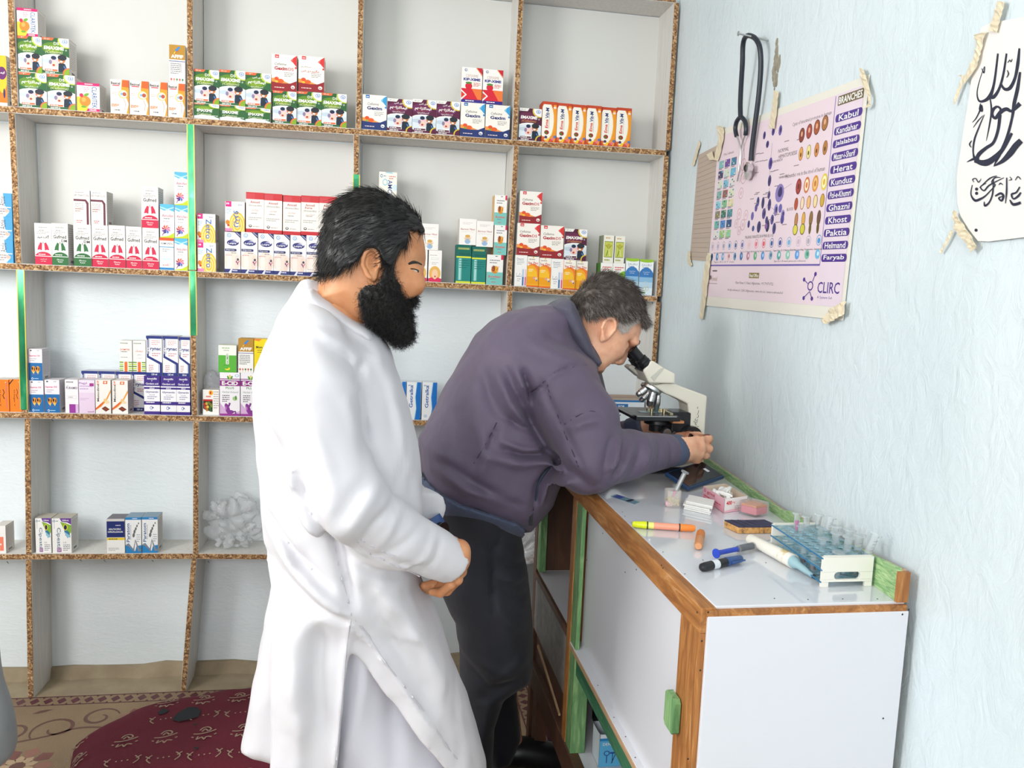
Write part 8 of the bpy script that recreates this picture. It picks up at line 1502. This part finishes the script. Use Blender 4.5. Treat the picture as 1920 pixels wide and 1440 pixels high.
arm = f.chain([sR+(0, .03, .01), lerp(sR, eR, .5)+(.015, -.005, .01), eR], [.082, .078, .068], .03); arm = smin(arm, f.chain([eR, lerp(eR, wR, .45)+(0, .0, .004), wR], [.068, .057, .040], .02), .03)
aw = wR-eR; aw /= np.linalg.norm(aw); arm = np.maximum(arm, (f.x-wR[0])*aw[0]+(f.y-wR[1])*aw[1]+(f.z-wR[2])*aw[2])
armL = f.chain([sL, eL, wL], [.08, .066, .038], .03); wl_ = np.array(wL); al_ = wl_-eL; al_ /= np.linalg.norm(al_); armL = np.maximum(armL, (f.x-wl_[0])*al_[0]+(f.y-wl_[1])*al_[1]+(f.z-wl_[2])*al_[2])
t = smin(smin(t, arm, .045), armL, .045)
fold = f.folds([(JO([(780, 545), (700, 610), (690, 640)]), -.006, .008), (JO([(650, 480), (665, 540), (700, 640), (720, 760)]), -.010, .009), (JO([(620, 500), (650, 600), (690, 720)]), .008, .010), (JO([(560, 480), (620, 620), (680, 760), (740, 830)]), -.007, .010), (JO([(500, 500), (560, 660), (650, 780), (740, 860)]), .006, .010), (JO([(440, 480), (460, 620), (500, 720)]), -.005, .012), (JO([(530, 740), (640, 800), (740, 850)]), -.006, .008), (JO([(540, 930), (660, 965), (790, 960)]), -.007, .008), (JO([(520, 880), (640, 930), (780, 920)]), .006, .009), (JO([(500, 800), (440, 920), (360, 1040)]), -.004, .006), (JO([(420, 960), (620, 1010), (800, 1000)]), .006, .012), (JO([(300, 700), (260, 850), (280, 1000)]), -.005, .02), (JO([(380, 760), (420, 900), (400, 1080)]), .006, .02), (JO([(200, 1030), (330, 1100), (480, 1180)]), -.004, .012), (JO([(150, 1080), (320, 1170), (560, 1230)]), .005, .012), (JO([(350, 1130), (480, 1200), (640, 1260)]), -.004, .010), (JO([(720, 1270), (730, 1140), (800, 1050), (870, 1010)]), -.008, .008), (JO([(760, 1270), (780, 1140), (850, 1050)]), .008, .007), (JO([(690, 640), (740, 820), (840, 990), (1000, 1110)], 1.72), -.014, .012),
   (JO([(800, 270), (900, 330), (1000, 390), (1050, 430)]), -.004, .01), (JO([(700, 320), (820, 370), (980, 440)]), .004, .012)])
fa = f.folds([(JO([(790, 540), (900, 480), (1040, 450)], 1.75), -.005, .006), (JO([(800, 560), (860, 730), (930, 900), (1000, 1080)], 1.68), -.004, .005), (JO([(890, 810), (980, 750), (1060, 720), (1110, 740)], 1.68), -.005, .006), (JO([(900, 830), (990, 780), (1090, 760)], 1.68), .005, .009), (JO([(1160, 870), (1120, 960), (1090, 1060)], 1.68), -.008, .009), (JO([(1200, 880), (1170, 960), (1110, 1080)], 1.7), .008, .009), (JO([(1235, 900), (1210, 980), (1140, 1090)], 1.7), -.008, .008), (JO([(1270, 890), (1250, 980), (1180, 1090)], 1.72), .006, .008), (JO([(1320, 880), (1300, 960), (1250, 1060)], 1.74), -.006, .008), (JO([(1370, 880), (1360, 950), (1320, 1040)], 1.76), .005, .008), (JO([(1430, 880), (1420, 940), (1400, 1020)], 1.78), -.004, .007), (JO([(1490, 890), (1490, 950), (1480, 1030)], 1.8), -.005, .006), (JO([(1060, 1130), (1100, 1060), (1200, 1040)], 1.7), -.006, .009)])
wj = np.clip((YE-.02-f.y)/.08, 0, 1)
f.f = (t-1.5*fold[:, None, :]*wj-1.5*fa[:, None, :]*np.clip((1.86-f.y)/.06, 0, 1)-.0022*wob(f.x, f.y, f.z, 30, .9)-.0011*wob(f.x, f.y, f.z, 70, .3)).astype(np.float32)
f.f = np.maximum(f.f, (CT+.0022-f.z)*(f.x > .455)-9*(f.x <= .455))     # the forearm rests on the counter
V_, Q_ = f.mesh(); jk = skin('jacket', V_, Q_, M['jacket'], elder.o, elder.loc, 2)
seams('seams', f, [jz([(706, 612), (745, 580), (790, 545), (850, 505), (930, 472), (1030, 452)]), jz([(802, 562), (820, 640), (850, 720), (880, 790), (915, 880), (950, 960), (985, 1050)]), jz([(890, 808), (940, 775), (1000, 740), (1060, 722), (1105, 738)]), jz([(505, 790), (470, 860), (420, 950), (370, 1030)])], 1.75, flat('seam_stitch', '3f3648', .8), .0013, jk, elder)
def band(name, poly, y, W, R, mat, h=.004, p=2.2, parent=jk, cut=None):
    q = np.array(out(poly, y)); a, b2 = q.min(0), q.max(0); g = Field((a[0]-.02, y-W-.02, a[1]-.02), (b2[0]+.02, y+W+.02, b2[1]+.02), h); g.f = (g.puff(out(poly, y), y, W, R, p=p)-.0008*wob(g.x, g.y, g.z, 90)).astype(np.float32)
    V_, Q_ = g.mesh(); return skin(name, V_, Q_, mat, parent, elder.loc, 1)
hb_ = out(jz([(40, 1120), (66, 1128), (150, 1178), (300, 1238), (450, 1288), (600, 1342), (650, 1385), (680, 1500), (560, 1500), (200, 1400), (20, 1300)]), 1.85)
g = Field((J(30, 900, YE)[0]-.03, 1.70, J(0, 1440, 1.9)[2]-.05), (J(680, 900, YE)[0]+.03, 2.22, J(0, 1090, YE)[2]+.02), .0058); g.f = np.maximum(g.puff(B_, YE, .205, .15, p=2.1)-.010, -np.minimum(g.inside(hb_), .03)[:, None, :]).astype(np.float32)
V_, Q_ = g.mesh(); skin('hem_band', V_, Q_, M['rib'], jk, elder.loc, 1)
band('collar', jz([(812, 104), (850, 78), (900, 58), (935, 90), (985, 200), (1035, 325), (1088, 415), (1074, 456), (1035, 462), (950, 395), (895, 300), (845, 195)]), YE, .104, .04, M['collar'], .0036, 3)
band('shirt_collar', jz([(1000, 280), (1030, 310), (1075, 385), (1090, 425), (1080, 455), (1055, 420), (1020, 350)]), YE, .085, .02, flat('slate_shirt', '39414f', .8), .0032, 3)
for s_, (w_, e_) in enumerate(((wR, eR), (wl_, eL))):
    a_ = np.array(w_)-e_; a_ /= np.linalg.norm(a_); r_ = .041; cf = MB().loft([w_-a_*.012, w_-a_*.004, w_+a_*.026, w_+a_*.03, w_+a_*.030, w_+a_*.02], [r_-.004, r_, r_-.002, r_-.005, r_-.010, r_-.011], 28, caps=True); elder.part('cuff', cf, M['rib'], True, parent=jk)
zp = MB(); zc_ = [J(850, 1030, 1.80), J(790, 1080, 1.785), J(750, 1150, 1.785), (J(738, 1230, 1.79)), J(712, 1300, 1.80)]; zp.loft(catmull(zc_, 6), .0035, 8); elder.part('pocket_zip', zp, flat('dark_slate_zip', '2f3a4a', .6), True, parent=jk)
pl_z = J(708, 1330, 1.79); elder.part('zip_pull', MB().box(pl_z+np.array([-.005, -.003, -.026]), pl_z+np.array([.004, .002, .012])).loft([pl_z+np.array([0, 0, .012]), pl_z+np.array([.002, 0, .02])], [.006, .004], 10), M['blackmetal'], parent=jk)
# trousers
kz = lambda l: zpx(l, 780, 900, 2.667)
near = kz([(70, -40), (300, -60), (500, 60), (515, 240), (535, 340), (556, 450), (566, 600), (582, 800), (578, 930), (560, 975), (500, 1010), (440, 1060), (390, 1200), (380, 1400), (370, 1620), (180, 1620), (190, 1400), (215, 1100), (215, 900), (190, 720), (120, 540), (70, 300)])
farl = kz([(200, 700), (330, 820), (560, 880), (575, 940), (505, 1000), (500, 1080), (512, 1180), (522, 1275), (500, 1330), (470, 1400), (360, 1420), (300, 1250), (240, 1000)])
q = np.array(out(near, 1.93)); f = Field((q[:, 0].min()-.03, 1.76, .03), (q[:, 0].max()+.05, 2.34, q[:, 1].max()+.06), .0072)
g0 = f.puff(out(near, 1.94), 1.94+0*f.z[0], .125, .085); g0 = smin(g0, f.puff(out(farl, 2.16), 2.16, .085, .07), .01); hipsf = f.ell((hp[0]+.03, YE, hp[2]-.0), (.15, .17, .15)); g0 = smin(g0, hipsf, .03)
KO = lambda l: out(kz(l), 1.83)
fo = f.folds([(KO([(345, 330), (380, 340), (412, 310), (415, 230)]), -.005, .006), (KO([(375, 340), (380, 500), (385, 660)]), -.005, .006), (KO([(420, 400), (500, 430), (560, 440)]), -.005, .008), (KO([(400, 470), (480, 500), (560, 490)]), .005, .009), (KO([(400, 540), (480, 590), (560, 600)]), -.005, .009), (KO([(385, 600), (450, 700), (540, 740)]), .006, .012), (KO([(220, 740), (215, 900), (260, 1020)]), -.006, .012), (KO([(300, 900), (420, 960), (540, 900)]), .006, .014), (KO([(250, 930), (360, 1040), (500, 1000)]), -.008, .012), (KO([(300, 1110), (400, 1060), (500, 1000)]), -.006, .012), (KO([(300, 220), (340, 320), (350, 420)]), .004, .01)])
f.f = (g0-fo[:, None, :]*np.clip((2.0-f.y)/.06, 0, 1)-.0025*wob(f.x, f.y, f.z, 26)).astype(np.float32); V_, Q_ = f.mesh(); skin('trousers', V_, Q_, M['trouser'], elder.o, elder.loc, 2)
# shoes
for s_ in (-1, 1):
    a_ = KN[s_][1]; x_, y_ = a_[0], a_[1]-.005
    so = elder.part('shoe', MB().loft([(x_-.075, y_, .06), (x_-.05, y_, .066), (x_+.02, y_, .07), (x_+.09, y_-.006, .058), (x_+.15, y_-.012, .05), (x_+.175, y_-.014, .044)], [.02, .042, .046, .043, .036, .018], 18), M['black'], True)
    elder.part('sole', MB().loft([(x_-.08, y_, .0265), (x_-.04, y_, .0265), (x_+.02, y_, .0265), (x_+.1, y_-.007, .0265), (x_+.17, y_-.014, .0265), (x_+.185, y_-.015, .0265)], [.008, .0165, .0175, .0175, .0165, .008], 14), flat('pale_sole', 'cfc8c0', .6), True, parent=so)
# ---------------------------------------------------------------- person at the left edge
YL = 1.8
lp = Thing('person', (-1.5, YL, 0), 'person in loose grey clothes cut off by the left edge of photo', 'person')
hem = [(-60, 700), (-40, 900), (-22, 1050), (-8, 1150), (3, 1195), (11, 1225), (14, 1260), (20, 1300), (27, 1340), (34, 1380), (38, 1405), (35, 1420), (10, 1436), (-60, 1452), (-420, 1455), (-400, 1200), (-330, 900), (-300, 620), (-200, 540), (-110, 570)]
q = np.array(out(hem, YL)); f = Field((q[:, 0].min()-.06, YL-.31, q[:, 1].min()-.02), (q[:, 0].max()+.03, YL+.31, q[:, 1].max()+.05), .009)
hem = [(a-14, b) for a, b in hem]; t = f.puff(out(hem, YL), YL, .11, .09); xc = aty(-235, 900, YL)[0]; zt_ = q[:, 1].max()
for s_ in (-1, 1): t = smin(t, f.chain([(xc, YL+s_*.16, zt_-.06), (xc-.05, YL+s_*.21, zt_-.28), (xc-.04, YL+s_*.20, zt_-.52)], [.06, .055, .045], .02), .03)
fo = f.folds([(out([(0, 1200), (8, 1290), (2, 1400)], YL-.1), -.008, .012), (out([(-20, 1100), (-10, 1250), (-14, 1420)], YL-.1), .008, .02), (out([(16, 1300), (20, 1380)], YL-.1), .005, .012), (out([(-60, 1000), (-60, 1400)], YL-.1), -.008, .02)])
f.f = (t-fo[:, None, :]-.003*wob(f.x, f.y, f.z, 22)).astype(np.float32); V_, Q_ = f.mesh(); skin('tunic', V_, Q_, M['greycloth'], lp.o, lp.loc, 2)
b = Field((xc-.3, YL-.34, .0), (xc+.32, YL+.34, 1.75), .01)
g0 = b.chain([(xc, YL, zt_-.12), (xc, YL, zt_+.06)], [.08, .05], .03); hz = zt_+.16
g0 = smin(g0, b.ell((xc+.012, YL, hz), (.092, .075, .115)), .03); g0 = smin(g0, b.ell((xc+.055, YL, hz-.06), (.05, .055, .05)), .03); g0 = smin(g0, b.caps((xc+.1, YL, hz), (xc+.118, YL, hz-.025), .012, .014), .012)
for s_ in (-1, 1):
    g0 = smin(g0, b.ell((xc-.005, YL+s_*.077, hz-.01), (.016, .009, .028)), .008); g0 = smin(g0, b.chain([(xc, YL+s_*.05, .75), (xc, YL+s_*.052, .42), (xc-.01, YL+s_*.055, .07)], [.05, .042, .036], .02), .02); g0 = smin(g0, b.caps((xc-.04, YL+s_*.055, .047), (xc+.13, YL+s_*.065, .042), .036, .03), .02)
    hx, hy, hzz = xc-.02, YL+s_*.20, zt_-.60; g0 = smin(g0, b.caps((xc-.04, YL+s_*.2, zt_-.52), (hx, hy, hzz), .03, .032), .01)
    for i in range(4): g0 = smin(g0, b.chain([(hx+.005, hy-.02+.014*i, hzz-.01), (hx+.035, hy-.026+.017*i, hzz-.04), (hx+.03, hy-.026+.017*i, hzz-.07)], [.0115, .010, .0085], .004), .004)
    g0 = smin(g0, b.caps((hx, hy-s_*.03, hzz+.01), (hx+.03, hy-s_*.045, hzz-.035), .012, .010), .006)
b.f = g0.astype(np.float32); V_, Q_ = b.mesh(); skin('body', V_, Q_, M['skin1'], lp.o, lp.loc, 1)
f = Field((xc-.14, YL-.12, hz-.09), (xc+.12, YL+.12, hz+.16), .006); f.f = np.maximum(f.ell((xc+.004, YL, hz+.008), (.102, .086, .122)), np.maximum(f.x-(xc+.055)-(f.z-hz)*.25, (hz-.07)-f.z)).astype(np.float32)-.002*wob(f.x, f.y, f.z, 90); V_, Q_ = f.mesh(); skin('hair', V_, Q_, M['hair1'], lp.o, lp.loc, 1)
tr_ = MB()
for s_ in (-1, 1): tr_.loft([(xc, YL+s_*.052, .62), (xc, YL+s_*.053, .4), (xc-.005, YL+s_*.056, .12), (xc-.005, YL+s_*.056, .07)], [.056, .06, .058, .056], 20)
lp.part('trousers', tr_, flat('pale_grey_cotton', 'c4c4b8', .85), True, kind='stuff')
em = MB()
for s_ in (-1, 1): em.sphere((xc+.088, YL+s_*.032, hz+.012), .012, 10)
lp.part('eyes', em, M['black'], True, kind='stuff')
